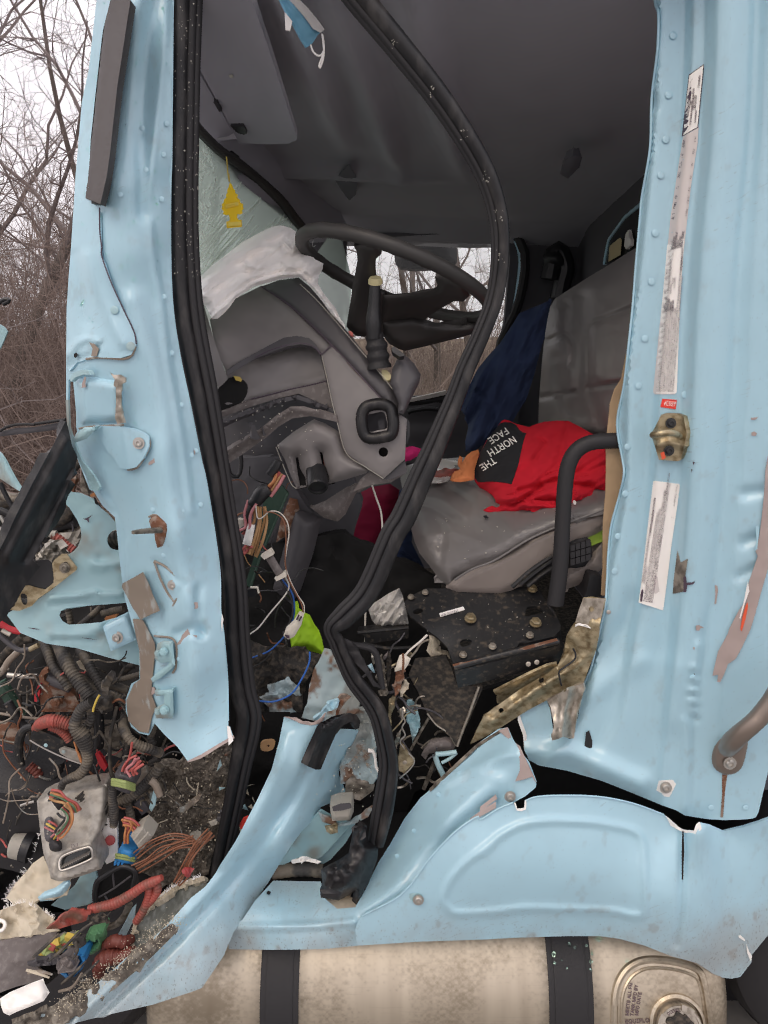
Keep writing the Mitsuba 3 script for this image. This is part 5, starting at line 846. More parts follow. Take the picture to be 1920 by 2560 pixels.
add(f'{wi}__tube', hose([(*q, .31) for q in ZT('430,290 520,278 650,260 800,238')], 4, pitch=5), 'rubber_dull')
add(f'{wi}__tube', tube([(*q, .31) for q in ZT('0,380 80,330 200,300 330,295 420,300')], 3.5), 'rubber_dull')
# hood pieces, leftmost
one('hood_fragment', sheet(ZT('-60,600 0,650 60,740 130,880 200,1000 290,1140 260,1125 150,1060 0,960 -60,900'), ctl((0, 1140, .45), (55, 1230, .40), (0, 1195, .46)), .006, 7, rough=(.01, 40, 3)), 'paint_old', 'curved pale blue hood fragment at the left edge below the wiper', 'hood fragment')
one('hood_fragment', sheet(ZD('-60,420 0,445 25,460 48,490 20,560 0,602 -60,640'), .5, .006, 7), 'paint_old', 'small pale blue hood fragment at the left edge above the wiper', 'hood fragment')
one('wiper_blade_end', tube([(*q, .6) for q in ZD('-40,330 0,300 20,285 45,280 62,290 45,300 20,312')], 5, step=5), 'black_plastic', 'black hooked rod end at the left edge above the hood fragments', 'rod')
en = part('engine', sheet(ZP('-200,1245 40,1270 160,1240 240,1250 300,1400 420,1700 620,1850 640,2300 460,2700 -300,2700 -300,1300'), ctl((0, 1260, .85), (200, 1260, .8), (0, 1800, .62), (300, 1800, .55), (500, 2000, .5), (0, 2500, .6)), .05, 22, rough=[(.07, 120, 3), (.03, 34, 5)]), 'void', 45, 'crushed open engine bay on a black backing for its shade')  # black sheet added as shaded depth behind the wreckage
def ep(name, mesh, m, sm=35, label=None): return add(f'{en}__{name}', mesh, m, sm, label)
def etube(name, src, r, d, m, sides=10, step=8): return ep(name, tube([(*q, d) if not isinstance(d, (list, tuple)) else (*q, d[i]) for i, q in enumerate(src)], r, step=step, sides=sides), m, 60)
etube('pipe', ZT('-40,1050 60,1170 200,1200 300,1160'), 13, .5, 'metal_grimy')
etube('pipe', ZT('0,1290 100,1250 260,1290 330,1400'), 12, .5, 'grime'); etube('pipe', ZT('0,1340 120,1400 280,1560 320,1700'), 9, .46, 'black_plastic')
etube('rod', ZT('0,1010 60,1140 140,1290 200,1400'), 6, .44, 'black_plastic'); etube('rod', ZT('0,1410 60,1510 110,1600'), 5, .44, 'steel'); etube('rod', ZT('0,1550 80,1680'), 5, .43, 'steel')
ep('red_hose', hose([(*q, .40) for q in ZT('-40,1705 0,1710 60,1720')], 8), 'hose_red')
ep('red_hose', hose([(*q, .34) for q in ZT('640,1650 720,1690 800,1760 900,1830')], 11), 'hose_red', 40, 'bright red corrugated hose behind the black strip')
ep('hose_coupling', tube([(*q, .34) for q in ZT('585,1615 640,1640 690,1640')], 10), 'plug_grey')
ep('orange_bracket', sheet(ZT('820,900 930,910 900,1110 860,1300 780,1480 690,1440 760,1250'), .5, .02, 10, rough=(.02, 20, 4)), 'rust', 35, 'orange rusty bracket behind the fender plate')
etube('pipe', ZT('650,1500 760,1470 830,1400 870,1330'), 14, .42, 'grime'); etube('pipe', ZT('640,1560 800,1500 930,1480'), 18, .44, 'rubber_dull')
ep('grey_block', sheet(ZT('690,1620 980,1610 990,1680 900,1800 830,1860 760,1780'), .42, .05, 10, rough=(.02, 16, 4)), 'alu_cast')
ep('crumpled_foil', sheet(ZT('440,1910 520,1800 620,1712 700,1760 760,1860 830,1910 840,1952 600,1952 460,1952') + ZH('300,520 230,510'), .2, .02, 7, rough=(.04, 14, 4)), 'alu_cast', 20)
ep('pillar_inner', sheet(ZT('905,820 1000,770 1000,900 1080,1150 1000,1140 975,1050 1000,860') , .25, .02, 8), 'metal_grimy'); ep('orange_clip', sheet(ZT('1095,1160 1150,1125 1165,1175 1110,1180'), .12, .02, 6), 'wire_orange')
etube('pipe', ZT('910,840 950,790 990,780'), 9, .3, 'grime')
# behind the slot and the bite
ep('hose', hose([(*q, .24) for q in ZO('690,560 720,660 740,770')], 9), 'hose_black'); ep('hose', hose([(*q, .22) for q in ZO('830,760 950,660 1060,560')], 9, pitch=6), 'hose_black'); ep('hose', hose([(*q, .2) for q in ZO('1060,640 1180,610 1280,590')], 10, pitch=6), 'hose_black')
ep('orange_cover', sheet(ZO('1080,690 1150,640 1220,640 1200,680 1100,720'), .23, .02, 7), 'wire_orange'); ep('hose', hose([(*q, .16) for q in ZH('705,395 740,380 790,372')], 20, pitch=9), 'hose_black')
# hoses below the fender plate
ep('hose', hose([(*q, d) for q, d in zip(ZO('450,930 500,1060 560,1200 640,1300 720,1420'), (.18, .14, .11, .09, .08))], 13), 'hose_black')
ep('hose', hose([(*q, d) for q, d in zip(ZO('610,950 660,1080 720,1200 830,1370 930,1500'), (.16, .10, .07, .05, .04))], 18, pitch=8), 'hose_black', 40, 'thick dusty black corrugated hose below the fender plate')
ep('hose', hose([(*q, d) for q, d in zip(ZO('830,1020 900,1130 960,1240 1050,1400 1090,1450'), (.2, .14, .11, .09, .08))], 13), 'hose_black')
ep('hose', hose([(*q, .12) for q in ZO('1100,1470 1180,1490 1250,1530 1340,1600')], 12), 'hose_black'); ep('hose', hose([(*q, .15) for q in ZO('1150,1340 1290,1310 1440,1270 1520,1240')], 8, pitch=6), 'hose_black')
etube('hose_plain', ZO('830,1260 900,1340 960,1390 1060,1440'), 10, .14, 'hose_black'); etube('hose_plain', ZO('1120,1380 1200,1390 1330,1440'), 12, .16, 'hose_black'); etube('hose_plain', ZO('1260,1290 1310,1210 1400,1170'), 9, .22, 'grime')
ep('tape_wrap', cat(sheet(ZO('830,1480 930,1430 1060,1450 1180,1500 1170,1640 1080,1680 900,1650 830,1600'), .05, .04, 8, pillow=(.03, 24), rough=(.016, 16, 4))), 'hose_black', 45); ep('tape_tail', sheet(ZO('1060,1380 1090,1300 1150,1245 1180,1260 1180,1310 1130,1400 1120,1500 1060,1500'), .03, .006, 7, rough=(.016, 12, 4)), 'hose_black')
ep('zip_tie', tube([(*q, .015) for q in ZO('1030,1485 1000,1540 970,1620 965,1655')], 3, step=4), 'wire_yellow', 35, 'yellow cable tie round the wire loom')
ep('trunk_hose', hose([(*q, .03) for q in ZQ('950,-20 850,40 800,130 775,230 850,330 890,430 910,540 890,650 820,730 730,770 660,810 630,880')], [16, 15, 15, 17, 24, 20, 15, 15, 15, 13, 11, 10], pitch=7), 'hose_black', 40)
ep('trunk_hose_branch', hose([(*q, .06) for q in ZQ('940,60 950,140 920,210 870,270')], 12, pitch=7), 'hose_black')
etube('cable', ZO('-40,830 60,920 150,990 220,1020 310,1010'), 7, .10, 'plastic_dark'); ep('ferrule', tube([(*q, .10) for q in ZO('305,1012 350,990 400,965')], 7, step=4), 'zinc'); ep('ferrule', tube([(*q, .1) for q in ZO('20,810 70,840 110,860')], 6, step=4), 'steel_torn')
etube('old_hose', ZO('-40,1290 30,1230 90,1130 150,1070 200,1020'), 9, .16, 'bare_brown'); etube('old_hose', ZO('-40,1180 40,1080 140,970 240,880'), 12, .2, 'grime'); etube('old_hose', ZO('130,1010 260,920 350,900'), 10, .2, 'grime')
etube('steel_rod', ZO('80,1275 200,1285 390,1288'), 7, .12, 'steel'); ep('clamp', sheet(ZO('400,1290 430,1230 490,1215 500,1250 450,1280 460,1340 500,1370 470,1380 410,1340'), .1, .02, 6), 'rust'); etube('cylinder', ZO('500,1300 600,1345 740,1400'), 17, .12, 'plastic_dark')
ep('rusty_bracket', sheet(ZO('400,1350 470,1370 720,1440 770,1480 840,1600 800,1659 430,1659 410,1500'), .13, .02, 8, rough=(.01, 20, 3)), 'rust', 35, 'rusty steel bracket with a bolt in the engine bay'); add(f'{en}__bolt', bolt(*ZO('590,1550')[0], .12, 17, kind='hex'), 'rust')
ep('red_lever', sheet(ZO('355,1490 395,1380 420,1370 410,1470 390,1560 355,1550'), .12, .01, 6), 'box_red'); ep('blue_hose', tube([(*q, .3) for q in ZO('0,1350 60,1440 130,1560 220,1700')], 18), 'pcb'); ep('dark_red_tube', tube([(*q, .3) for q in ZO('0,740 100,800 230,830')], 9), 'box_red')
etube('thin_rod', ZO('280,1390 283,1500 275,1659'), 3, .2, 'metal_grimy'); ep('scrap', sheet(ZO('790,1140 850,1130 900,1200 905,1240 830,1210'), .17, .006, 6), 'fibreglass')
etube('thin_rod', ZQ('-20,95 130,120 270,140 420,155'), 4, .2, 'bare_brown'); etube('thin_rod', ZQ('350,240 420,170 490,120'), 5, .16, 'metal_grimy')
ep('shock_tube', tube([(*q, .2) for q in ZQ('-60,270 60,285 140,310 200,330')], [26, 27, 27, 25], sides=14), 'rust', 50); ep('mount_ring', tube([(*q, .14) for q in ZQ('340,230 270,250 220,310 195,420 200,540 230,640')], [9, 11, 12, 12, 11, 9]), 'black_steel')
ep('black_bracket', sheet(ZQ('340,280 380,260 560,330 760,430 850,520 870,610 800,600 640,520 480,440 330,380 310,340'), .09, .02, 8, rough=(.005, 20, 3)), 'black_steel', 35, 'black steel bracket with two pale rivets'); ep('bracket_plate', sheet(ZQ('610,470 660,450 790,490 850,560 840,610 700,560 620,510'), .075, .006, 7), 'alu_cast')
for q in ZQ('475,428 660,495'): add(f'{en}__rivet', bolt(*q, .07, 5.5, kind='dome'), 'paint_old')
ep('bracket_edge', tube([(*q, .075) for q in ZQ('310,375 420,440 560,510 700,570 840,620')], 2.5), 'steel')
ep('red_hose', hose([(*q, d) for q, d in zip(ZQ('380,250 430,200 520,175 620,180 730,215'), (.12, .07, .05, .05, .05))], [14, 17, 19, 19, 18], pitch=7), 'hose_red', 40, 'large bright red corrugated hose end in the engine bay')
ep('red_hose', hose([(*q, .06) for q in ZQ('520,230 600,260 670,310 730,380')], 13, pitch=6), 'hose_red'); ep('red_strip', sheet(ZQ('985,520 1020,505 1060,560 1110,660 1080,700 1030,640'), .12, .01, 6), 'box_red')
ep('orange_wires', cat(tube([(*q, .05) for q in ZQ('770,390 800,480 840,600')], 3), tube([(*q, .048) for q in ZQ('790,470 830,540 850,610')], 3)), 'wire_orange')
etube('stalk', ZQ('1210,30 1180,170 1150,300 1140,450 1140,620 1160,760'), 5, .10, 'hose_black'); etube('stalk', ZQ('1040,290 1110,400 1140,450'), 4, .10, 'hose_black'); etube('stalk', ZQ('1010,60 1030,250 1020,450'), 14, .16, 'black_plastic')
ep('grey_plate', sheet(ZQ('580,60 700,90 1000,100 1200,200 1340,360 1250,560 1130,520 1000,400 700,150 570,130'), .28, .02, 12, rough=(.012, 40, 3)), 'metal_grimy'); ep('dark_block', sheet(ZO('620,1590 860,1620 1000,1650 1180,1500 1180,1740 620,1740'), .22, .04, 12), 'black_plastic')
ep('hanging_hose', hose([(*q, .2) for q in ZQ('300,640 390,720 420,850 420,980')], [14, 14, 13, 13], pitch=8), 'hose_maroon'); ep('sensor', tube([(*q, .18) for q in ZQ('600,600 600,680 545,760')], [17, 15, 9]), 'black_plastic')
ep('clear_fitting', sheet(ZQ('20,760 100,740 150,760 170,680 200,650 240,670 230,740 210,860 150,870 120,850 30,850'), .24, .03, 7, pillow=(.01, 10), rough=(.02, 12, 3)), 'plug_grey'); etube('thin_rod', ZQ('215,1055 280,1030 360,1010'), 4, .12, 'steel')
fl = ep('filter_cup', tube([(*q, .14) for q in ZQ('130,1470 230,1480 300,1490')], [33, 36, 37], sides=24), 'plug_grey', 60, 'grey cylindrical cup with a black clamp ring'); add(f'{fl}__ring', tube([(*q, .14) for q in ZQ('245,1480 290,1490 330,1500')], [39, 40, 40], sides=24, step=5), 'black_plastic')
etube('diag_hose', ZQ('80,-20 150,90 220,200 290,260'), 12, .2, 'rubber_dull')
# hoses left of the dirt mat
etube('rod', ZL('330,120 560,60 600,30'), 3, .1, 'metal_grimy')
ep('hose', hose([(*q, d) for q, d in zip(ZQ('1300,140 1275,220 1300,300 1350,370 1420,420 1530,460 1659,510'), (.12, .08, .05, .04, .04, .05, .08))], [13, 14, 14, 14, 14, 14, 13], pitch=7), 'hose_black', 40, 'loop of black corrugated hose below the pillar')
ep('hose', hose([(*q, .10) for q in ZQ('1600,180 1580,290 1560,340 1590,420')], 11), 'hose_black'); ep('hose', hose([(*q, .12) for q in ZQ('1330,400 1310,500 1290,620')], 8, pitch=6), 'hose_black')
ep('hose', hose([(*q, .05) for q in ZQ('820,930 900,1010 1000,1060 1120,1085')], [17, 19, 19, 18], pitch=7), 'hose_black', 40, 'grey dusty corrugated elbow hose across the control module'); ep('hose', hose([(*q, .03) for q in ZQ('1170,860 1165,980 1180,1100 1180,1270')], [13, 12, 14, 11], pitch=6), 'hose_black')
ep('hose', hose([(*q, .08) for q in ZQ('1210,1020 1320,980 1450,890 1560,780 1659,640')], [14, 15, 15, 16, 15], pitch=7), 'hose_black'); etube('wrap', ZQ('1390,800 1500,750 1580,690'), 24, .11, 'bare_brown'); etube('hose_plain', ZQ('1560,620 1650,560'), 10, .11, 'hose_black')
ep('hose', hose([(*q, .07) for q in ZQ('1320,1040 1350,1130 1360,1200')], 12), 'hose_black'); ep('hose_end', tube([(*q, .06) for q in ZQ('1560,790 1610,830 1650,930 1659,950')], [11, 11, 10, 10]), 'bare_brown'); ep('blue_scrap', sheet(ZQ('1590,900 1620,950 1610,1050 1570,1120 1545,1080'), .07, .004, 6), 'paint_old'); ep('dark_scrap', sheet(ZQ('1390,1040 1470,980 1550,1100 1470,1155'), .08, .01, 7), 'plastic_dark')
ep('ripped_hose', hose([(*q, .03) for q in ZQ('790,1150 830,1220 880,1290 950,1330 1000,1310')], [16, 14, 13, 12, 6], pitch=6, deep=.25), 'hose_black')
ep('dirt_mat', sheet(ZL('900,430 1000,300 1220,260 1500,150 1560,300 1480,640 1400,780 1350,1000 1250,1030 1080,1060 950,1000 860,960 900,860 980,760 1000,640 920,560'), ctl((400, 1950, .22), (560, 1900, .24), (520, 2150, .18), (380, 2150, .12)), .02, 7, rough=[(.05, 60, 3), (.02, 14, 4), (.008, 5, 6)]), 'dirt_mat', 30, 'dirt-caked torn insulation mat behind the loose wires')
for i in range(26):
    rr = np.random.RandomState(500 + i); a = np.array(ZL('1200,600')[0]) + rr.normal(0, 1, 2) * [60, 60]; d = rr.normal(0, 26, 2)
    ep('straw', tube([(*a, .15), (*(a + d * .5 + rr.normal(0, 4, 2)), .14), (*(a + d), .15)], rr.uniform(1, 2), sides=4), ['bare_brown', 'fibreglass', 'hose_black'][i % 3])
for o_, m in (('1200,700 1280,680 1350,690 1300,720 1220,715', 'grime'), ('1350,660 1400,640 1420,670 1370,690', 'plug_grey'), ('1230,740 1300,700 1310,800 1250,790', 'plug_grey'), ('1150,590 1250,520 1310,480 1290,520 1180,610', 'bare_brown'), ('970,500 1000,460 1005,520 975,590', 'paint_old'), ('1410,610 1500,560 1480,660 1400,660', 'plastic_dark')): ep('scrap', sheet(ZL(o_), .13, .008, 6, rough=(.01, 10, 3)), m)

def tangle(n, box_, cols, r, d, seed, L=(30, 110), poly=None):
    rr = np.random.RandomState(seed); out = {}
    for _ in range(n):
        a = np.array([rr.uniform(box_[0], box_[2]), rr.uniform(box_[1], box_[3])])
        if poly is not None and not shapely.contains_xy(poly, *a): continue
        an = rr.uniform(0, 6.28); l = rr.uniform(*L); y0 = rr.uniform(*d); pts = [(*a, y0)]
        for k in range(4):
            an += rr.normal(0, .6); a = a + np.array([math.cos(an), math.sin(an)]) * l / 4; pts.append((*a, y0 + rr.normal(0, .012)))
        out.setdefault(cols[rr.randint(len(cols))], []).append(tube(pts, rr.uniform(*r), step=7, sides=5))
    return out
def crumbs(n, box_, r, dfun, seed, poly=None):
    rr = np.random.RandomState(seed); m = []
    for _ in range(n):
        a = np.array([rr.uniform(box_[0], box_[2]), rr.uniform(box_[1], box_[3])])
        if poly is not None and not shapely.contains_xy(poly, *a): continue
        dd = float(dfn(dfun)(np.array([a[0]]), np.array([a[1]]))[0]); b = trimesh.creation.icosphere(0); b.vertices *= rr.uniform(.4, 1.3, 3); b.apply_transform(trimesh.transformations.random_rotation_matrix(rr.rand(3)))
        b.apply_scale(rr.uniform(*r) * W(*a, dd)); b.apply_translation(P(*a, dd)); m.append(b)
    return cat(*m)
def stuff_part(name, mesh, m, lab):
    k = part(name, mesh, m, False, lab); labels[k]['kind'] = 'stuff'
bay = Polygon([(0, 1590), (120, 1620), (340, 1670), (330, 1850), (470, 1910), (430, 2060), (280, 2060), (100, 1990), (0, 2250)])
for c_, ms in tangle(230, (0, 1590, 480, 2200), ['wire_black', 'hose_black', 'grime', 'wire_black', 'bare_brown', 'wire_brown', 'hose_black', 'wire_red', 'metal_grimy'], (1.2, 3.4), (.06, .3), 41, (40, 150), bay).items(): stuff_part('wire_tangle', cat(*ms), c_, 'tangle of thin grimy wires in the crushed engine bay')
bay2 = Polygon([(0, 1260), (150, 1240), (170, 1400), (0, 1520)])
for c_, ms in tangle(60, (0, 1240, 200, 1520), ['wire_black', 'grime', 'metal_grimy', 'plastic_dark'], (2, 6), (.42, .6), 42, (60, 160), bay2).items(): stuff_part('wire_tangle', cat(*ms), c_, 'dark hoses and wires behind the black strip')
foot = Polygon([(600, 1180), (700, 1220), (720, 1600), (640, 1760), (600, 1750), (580, 1400)])
for c_, ms in tangle(50, (570, 1180, 740, 1760), ['wire_black', 'wire_brown', 'wire_black', 'plastic_dark', 'wire_tan'], (1.2, 2.6), (.3, .42), 43, (40, 130), foot).items(): stuff_part('wire_tangle', cat(*ms), c_, 'thin loose wires under the dashboard')
mid = Polygon([(930, 1640), (1050, 1620), (1060, 1800), (1150, 1900), (1030, 1990), (1000, 1900), (960, 1740)])
for c_, ms in tangle(90, (920, 1620, 1160, 2000), ['metal_grimy', 'steel_torn', 'wire_black', 'grime', 'rust', 'plastic_dark', 'zinc'], (1.2, 4), (.13, .26), 44, (30, 110), mid).items(): stuff_part('crushed_strips', cat(*ms), c_, 'crushed metal strips and wires behind the loop seal')
stuff_part('bay_crumbs', crumbs(420, (0, 1600, 560, 2300), (1.2, 4.), (lambda a, b: .10 + 0 * a), 45, Polygon([(0, 1650), (350, 1680), (460, 1900), (560, 1850), (540, 2150), (380, 2180), (300, 2040), (0, 2200)])), 'metal_grimy', 'dirt clods and broken bits in the engine bay')
stuff_part('mat_crumbs', crumbs(360, (370, 1830, 580, 2180), (.8, 3.), (lambda a, b: .13 + 0 * a), 46, Polygon([(420, 1930), (560, 1850), (560, 2100), (500, 2180), (380, 2160), (370, 2020)])), 'fibreglass', 'pale crumbs on the dirt mat')
# ---------------------------------------------------------------- loose wreckage lying at the front
MOD = thing('control_module', 'cast aluminium engine control module with an empty oval connector socket, lying in the wreck', 'control module')
mdy = ctl((91, 2001, .04), (266, 1962, .06), (258, 2047, .02), (240, 2120, -.02), (251, 2155, -.02), (154, 2201, -.06), (112, 2147, -.03), (100, 2070, .01))
def mp(name, mesh, m, sm=35, label=None): return add(f'{MOD}__{name}', mesh, m, sm, label)
mp('housing', sheet(ZL('238,525 300,490 420,455 560,430 690,415 690,520 668,650 645,740 600,800 620,850 655,930 655,965 560,1000 420,1045 380,1045 330,1030 310,950 280,860 258,700'), mdy, .05, 7, solid=True, pillow=(.006, 7), ridges=[(ZL('340,1000 360,900 400,850 600,800'), 10, .006), (ZL('250,700 330,690 420,700'), 4, -.004), (ZL('560,470 600,640 560,760'), 4, .003)], rough=(.001, 24, 3)), 'alu_cast')
sc = closed(ZL('390,905 430,870 560,825 590,832 600,870 590,900 480,950 400,975 385,950'), 60)
mp('socket_rim', ring([tuple(x) for x in sc], 4, lambda px, py: mdy(px, py) - .02), 'steel', 60); mp('socket_floor', sheet(sc, (lambda px, py: mdy(px, py) - .012), .004, 6), 'smoke_glass')
for i in range(14):
    q = ZL(f'{410 + i * 13},{945 - i * 6.5}')[0]; yy = float(mdy(np.array([q[0]]), np.array([q[1]]))[0]); mp('pin', box(P(*q, yy - .016), (.003, .012, .003)), 'steel')
mp('socket', sheet(closed(ZL('295,640 330,625 350,660 350,760 330,790 295,780 285,700'), 30), (lambda px, py: mdy(px, py) - .016), .01, 6, pillow=(.006, 8)), 'plastic_dark')
for q in ZL('322,655 318,672 315,690 312,705 310,722 308,738'): mp('pin', bolt(*q, float(mdy(np.array([q[0]]), np.array([q[1]]))[0]) - .018, 3, kind='dome'), 'steel')
mp('stencil', text('DJ', ZL('462,835')[0], 14, 11, (lambda a, b: mdy(a, b) - .008)), 'ink', False)
mp('rubber_foot', sheet(closed(ZL('320,790 360,770 400,790 400,840 360,855 325,840'), 24), (lambda px, py: mdy(px, py) - .03), .02, 6, pillow=(.014, 12)), 'rubber_dull')
mp('mounting_board', sheet(ZL('690,640 755,620 765,900 690,935 672,900 680,780 650,760'), .05, .01, 8, rough=(.004, 16, 3)), 'paper', 35, 'white strip with a red round cap beside the module')
mp('red_cap', bolt(*ZL('714,780')[0], .04, 14.5, (.1, -1, .3), 'dome'), 'red_knob', 50, 'dull red round cap on the white strip'); mp('circuit_board', sheet(ZL('640,770 675,750 690,930 650,930 620,820'), .055, .004, 7, rough=(.004, 8, 3)), 'pcb')
def bundle(key, src, cols, r, d, spread, lab, cat_='wires', seed=1):
    t = thing(key_for(key + '__wire') [:-6] if key + '__wire' not in scene else key_for2(key), lab, cat_)
    rr = np.random.RandomState(seed); n = len(cols)
    for i, c in enumerate(cols):
        o = (i - (n - 1) / 2) / max(n - 1, 1) * 2 * spread; pts = []
        for j, q in enumerate(src):
            a, b = src[max(j - 1, 0)], src[min(j + 1, len(src) - 1)]; nn = np.array([-(b[1] - a[1]), b[0] - a[0]]); nn = nn / (np.linalg.norm(nn) + 1e-9)
            w = 1 + .35 * rr.normal(); pts.append((q[0] + nn[0] * o * w, q[1] + nn[1] * o * w, d + rr.uniform(-.006, .006) - .006 * math.cos(i * 2.4)))
        add(f'{t}__wire', tube(pts, r, step=6, sides=6), c, 60)
    return t
def key_for2(k):
    i = 1
    while any(x.startswith(f'{k}_{i:03d}__') for x in scene): i += 1
    return f'{k}_{i:03d}'
bundle('wire_bundle', ZQ('520,940 600,960 680,1000 760,1060 790,1120'), ['wire_red', 'wire_brown', 'wire_orange', 'wire_green', 'wire_red', 'wire_tan', 'wire_black'], 3.6, -.01, 14, 'flat bundle of red, orange and green wires crossing the top of the control module', seed=2)
bundle('wire_bundle', ZQ('640,1080 690,1130 710,1190 680,1270 620,1340 590,1360'), ['wire_orange', 'wire_tan', 'wire_red', 'wire_green', 'wire_white', 'wire_black'], 3.4, -.04, 12, 'looped bundle of orange, tan and green wires hanging over the control module', seed=3)
add('wire_bundle_001__loom_boot', sheet(ZQ('490,930 540,905 570,960 660,1040 690,1090 600,1100 540,1020'), .0, .01, 7, pillow=(.01, 12)), 'rubber_dull')
bundle('wire_bundle', ZQ('480,1240 560,1290 600,1330 560,1400'), ['wire_red', 'wire_yellow', 'wire_pink'], 3, -.03, 8, 'three short loose wires at the left socket of the control module', seed=4)
gc = thing('banded_connector', 'black cable connector with lime green bands and red wires above it', 'connector')
add(gc + '__body', sheet(ZQ('1190,720 1240,690 1400,740 1390,860 1340,935 1260,910 1195,880'), .01, .05, 6, solid=True, pillow=(.012, 14), rough=(.003, 10, 3)), 'plastic_dark')
for j in range(3): add(gc + '__band', tube([(*q, d) for q, d in zip(ZQ(f'1165,{785 + j * 24} 1240,{798 + j * 24} 1320,{818 + j * 24} 1390,{840 + j * 24}'), (.02, -.004, -.004, .02))], 5), 'lime_band')
bundle('red_wires', ZQ('1370,400 1350,520 1310,630 1270,710'), ['wire_red'], 3.6, .03, 0, 'single long red wire rising above the banded connector', 'wire')
bundle('red_wires', ZQ('1440,560 1380,610 1320,660 1300,710'), ['wire_red', 'wire_pink', 'wire_red'], 4, .01, 9, 'fan of short red wires entering the banded connector from the left', 'wires', 6); bundle('red_wires', ZQ('1440,590 1410,640 1370,690 1390,740'), ['wire_red', 'wire_red', 'wire_pink'], 4, .0, 9, 'fan of short red wires entering the banded connector from the right', 'wires', 7)
bundle('orange_wires', ZL('800,640 830,690 825,740 820,800'), ['wire_orange', 'wire_red', 'wire_orange'], 3.4, .02, 7, 'short orange wires running into the blue connector', 'wires', 8); bundle('orange_wires', ZL('800,655 850,665 890,700'), ['wire_red', 'wire_orange', 'wire_red', 'wire_orange'], 3.4, .01, 9, 'orange and red wires running into the pale grey connector', 'wires', 9)
g1 = thing('grey_connector', 'pale grey plastic plug with orange wires, above the blue connector', 'connector')
add(g1 + '__body', sheet(ZL('845,750 885,710 930,682 995,748 930,832 905,840'), -.01, .04, 6, solid=True, pillow=(.008, 10)), 'plug_grey')
for o_ in ('868,778 930,700', '895,805 965,725'): add(g1 + '__rib', tube([(*q, -.018) for q in ZL(o_)], 3), 'plug_grey')
b1 = thing('blue_connector', 'bright blue round cable plug with green bands', 'connector')
add(b1 + '__body', sheet(ZL('775,830 800,810 885,835 880,880 850,962 800,955 735,930 750,880'), .0, .05, 6, solid=True, pillow=(.02, 16)), 'plug_blue')
for j in range(2): add(b1 + '__band', tube([(*q, d) for q, d in zip(ZL(f'752,{872 + j * 18} 800,{880 + j * 18} 870,{895 + j * 18}'), (.012, -.004, .012))], 4), 'lime_band')
for j in range(5): add(b1 + '__rib', tube([(*q, .0) for q in ZL(f'{748 + j * 22},{915 + j * 7} {745 + j * 22},{938 + j * 6}')], 3.5), 'plug_blue')
# fibreglass
RF = np.random.RandomState(77)
def frayed(out, n, L, ang0, y, seed, r=1.0):
    rr = np.random.RandomState(seed); out = np.array(out); m = []
    for _ in range(n):
        i = rr.randint(len(out) - 1); a = out[i] + (out[i + 1] - out[i]) * rr.rand(); an = math.radians(ang0 + rr.normal(0, 30)); l = L * rr.uniform(.2, .8)
        d = np.array([math.cos(an), -math.sin(an)]) * l; m.append(tube([(*a, y), (*(a + d * .5 + rr.normal(0, 2, 2)), y - .004), (*(a + d), y + rr.uniform(-.01, .01))], [r * 1.2, r * .8, r * .4], step=6, sides=4))
    return cat(*m)
def fibre(key, lab, src, y, edge, n, L, ang, seed, m='fibreglass', **kw):
    t = thing(key if key + '__sheet' not in scene else key_for2(key), lab, 'fibreglass')
    add(t + '__sheet', sheet(src, y, .006, 7, **kw), m); k = add(t + '__frayed_fibres', frayed(edge, n, L, ang, float(dfn(y)(np.array([edge[0][0]]), np.array([edge[0][1]]))[0]) - .004, seed), 'cloth_white'); labels[k] = {'label': 'frayed white fibres', 'kind': 'stuff'}
    return t
y1 = ctl((20, 2250, .0), (110, 2150, .05), (170, 2210, -.03), (90, 2260, -.04))
fibre('fibreglass_piece', 'torn cream fibreglass sheet with a light blue painted curl, below the control module', ZL('280,880 310,950 330,1030 400,1045 445,1000 462,1060 420,1130 330,1160 250,1165 180,1215 90,1200 40,1150 100,1060 180,970 210,930'), y1, ZL('260,740 200,940 100,1060 40,1150 60,1190'), 60, 18, 150, 1, rough=(.02, 30, 4))
add('fibreglass_piece__painted_curl', sheet(ZL('245,1150 290,1110 360,1085 420,1040 442,1005 460,1060 420,1130 340,1170 260,1175'), -.06, .006, 6, pillow=(.02, 16)), 'paint', 40, 'light blue painted curl of the torn fibreglass')
y2 = ctl((0, 2270, -.04), (140, 2300, -.05), (100, 2330, -.08), (0, 2340, -.08))
fibre('fibreglass_piece', 'ragged cream fibreglass sheet with a round hole at the left edge, above the black plate', ZL('-60,1260 20,1225 100,1195 160,1180 240,1195 300,1250 340,1270 380,1360 290,1385 130,1405 -60,1430'), y2, ZL('20,1225 100,1195 160,1180 300,1250 350,1290'), 60, 16, 80, 2, rough=[(.02, 30, 5), (.006, 10, 2)])
add('fibreglass_piece_001__hole', sheet(closed(ZL('-10,1320 8,1318 15,1332 5,1345 -10,1348'), 16), (lambda a, b: y2(a, b) - .012), .002, 5), 'void'); add('fibreglass_piece_001__washer', ring(ZL('-20,1300 20,1305 32,1330 15,1360 -20,1365'), 5, (lambda a, b: y2(a, b) - .008)), 'paper')
add('fibreglass_piece_001__painted_back', sheet(ZL('520,1010 620,980 640,1060 600,1180 560,1200 420,1230 330,1200 400,1150 480,1080'), .04, .006, 8, rough=(.01, 30, 3)), 'paint_old', 35, 'light blue underside between the torn fibreglass pieces')
ib = thing('insulation_board', 'grey-green insulation board with a frayed white fibre edge, on the torn sill panel', 'insulation board')
iby = ctl((480, 2200, .06), (350, 2300, -.03), (340, 2370, -.06), (500, 2260, .0))
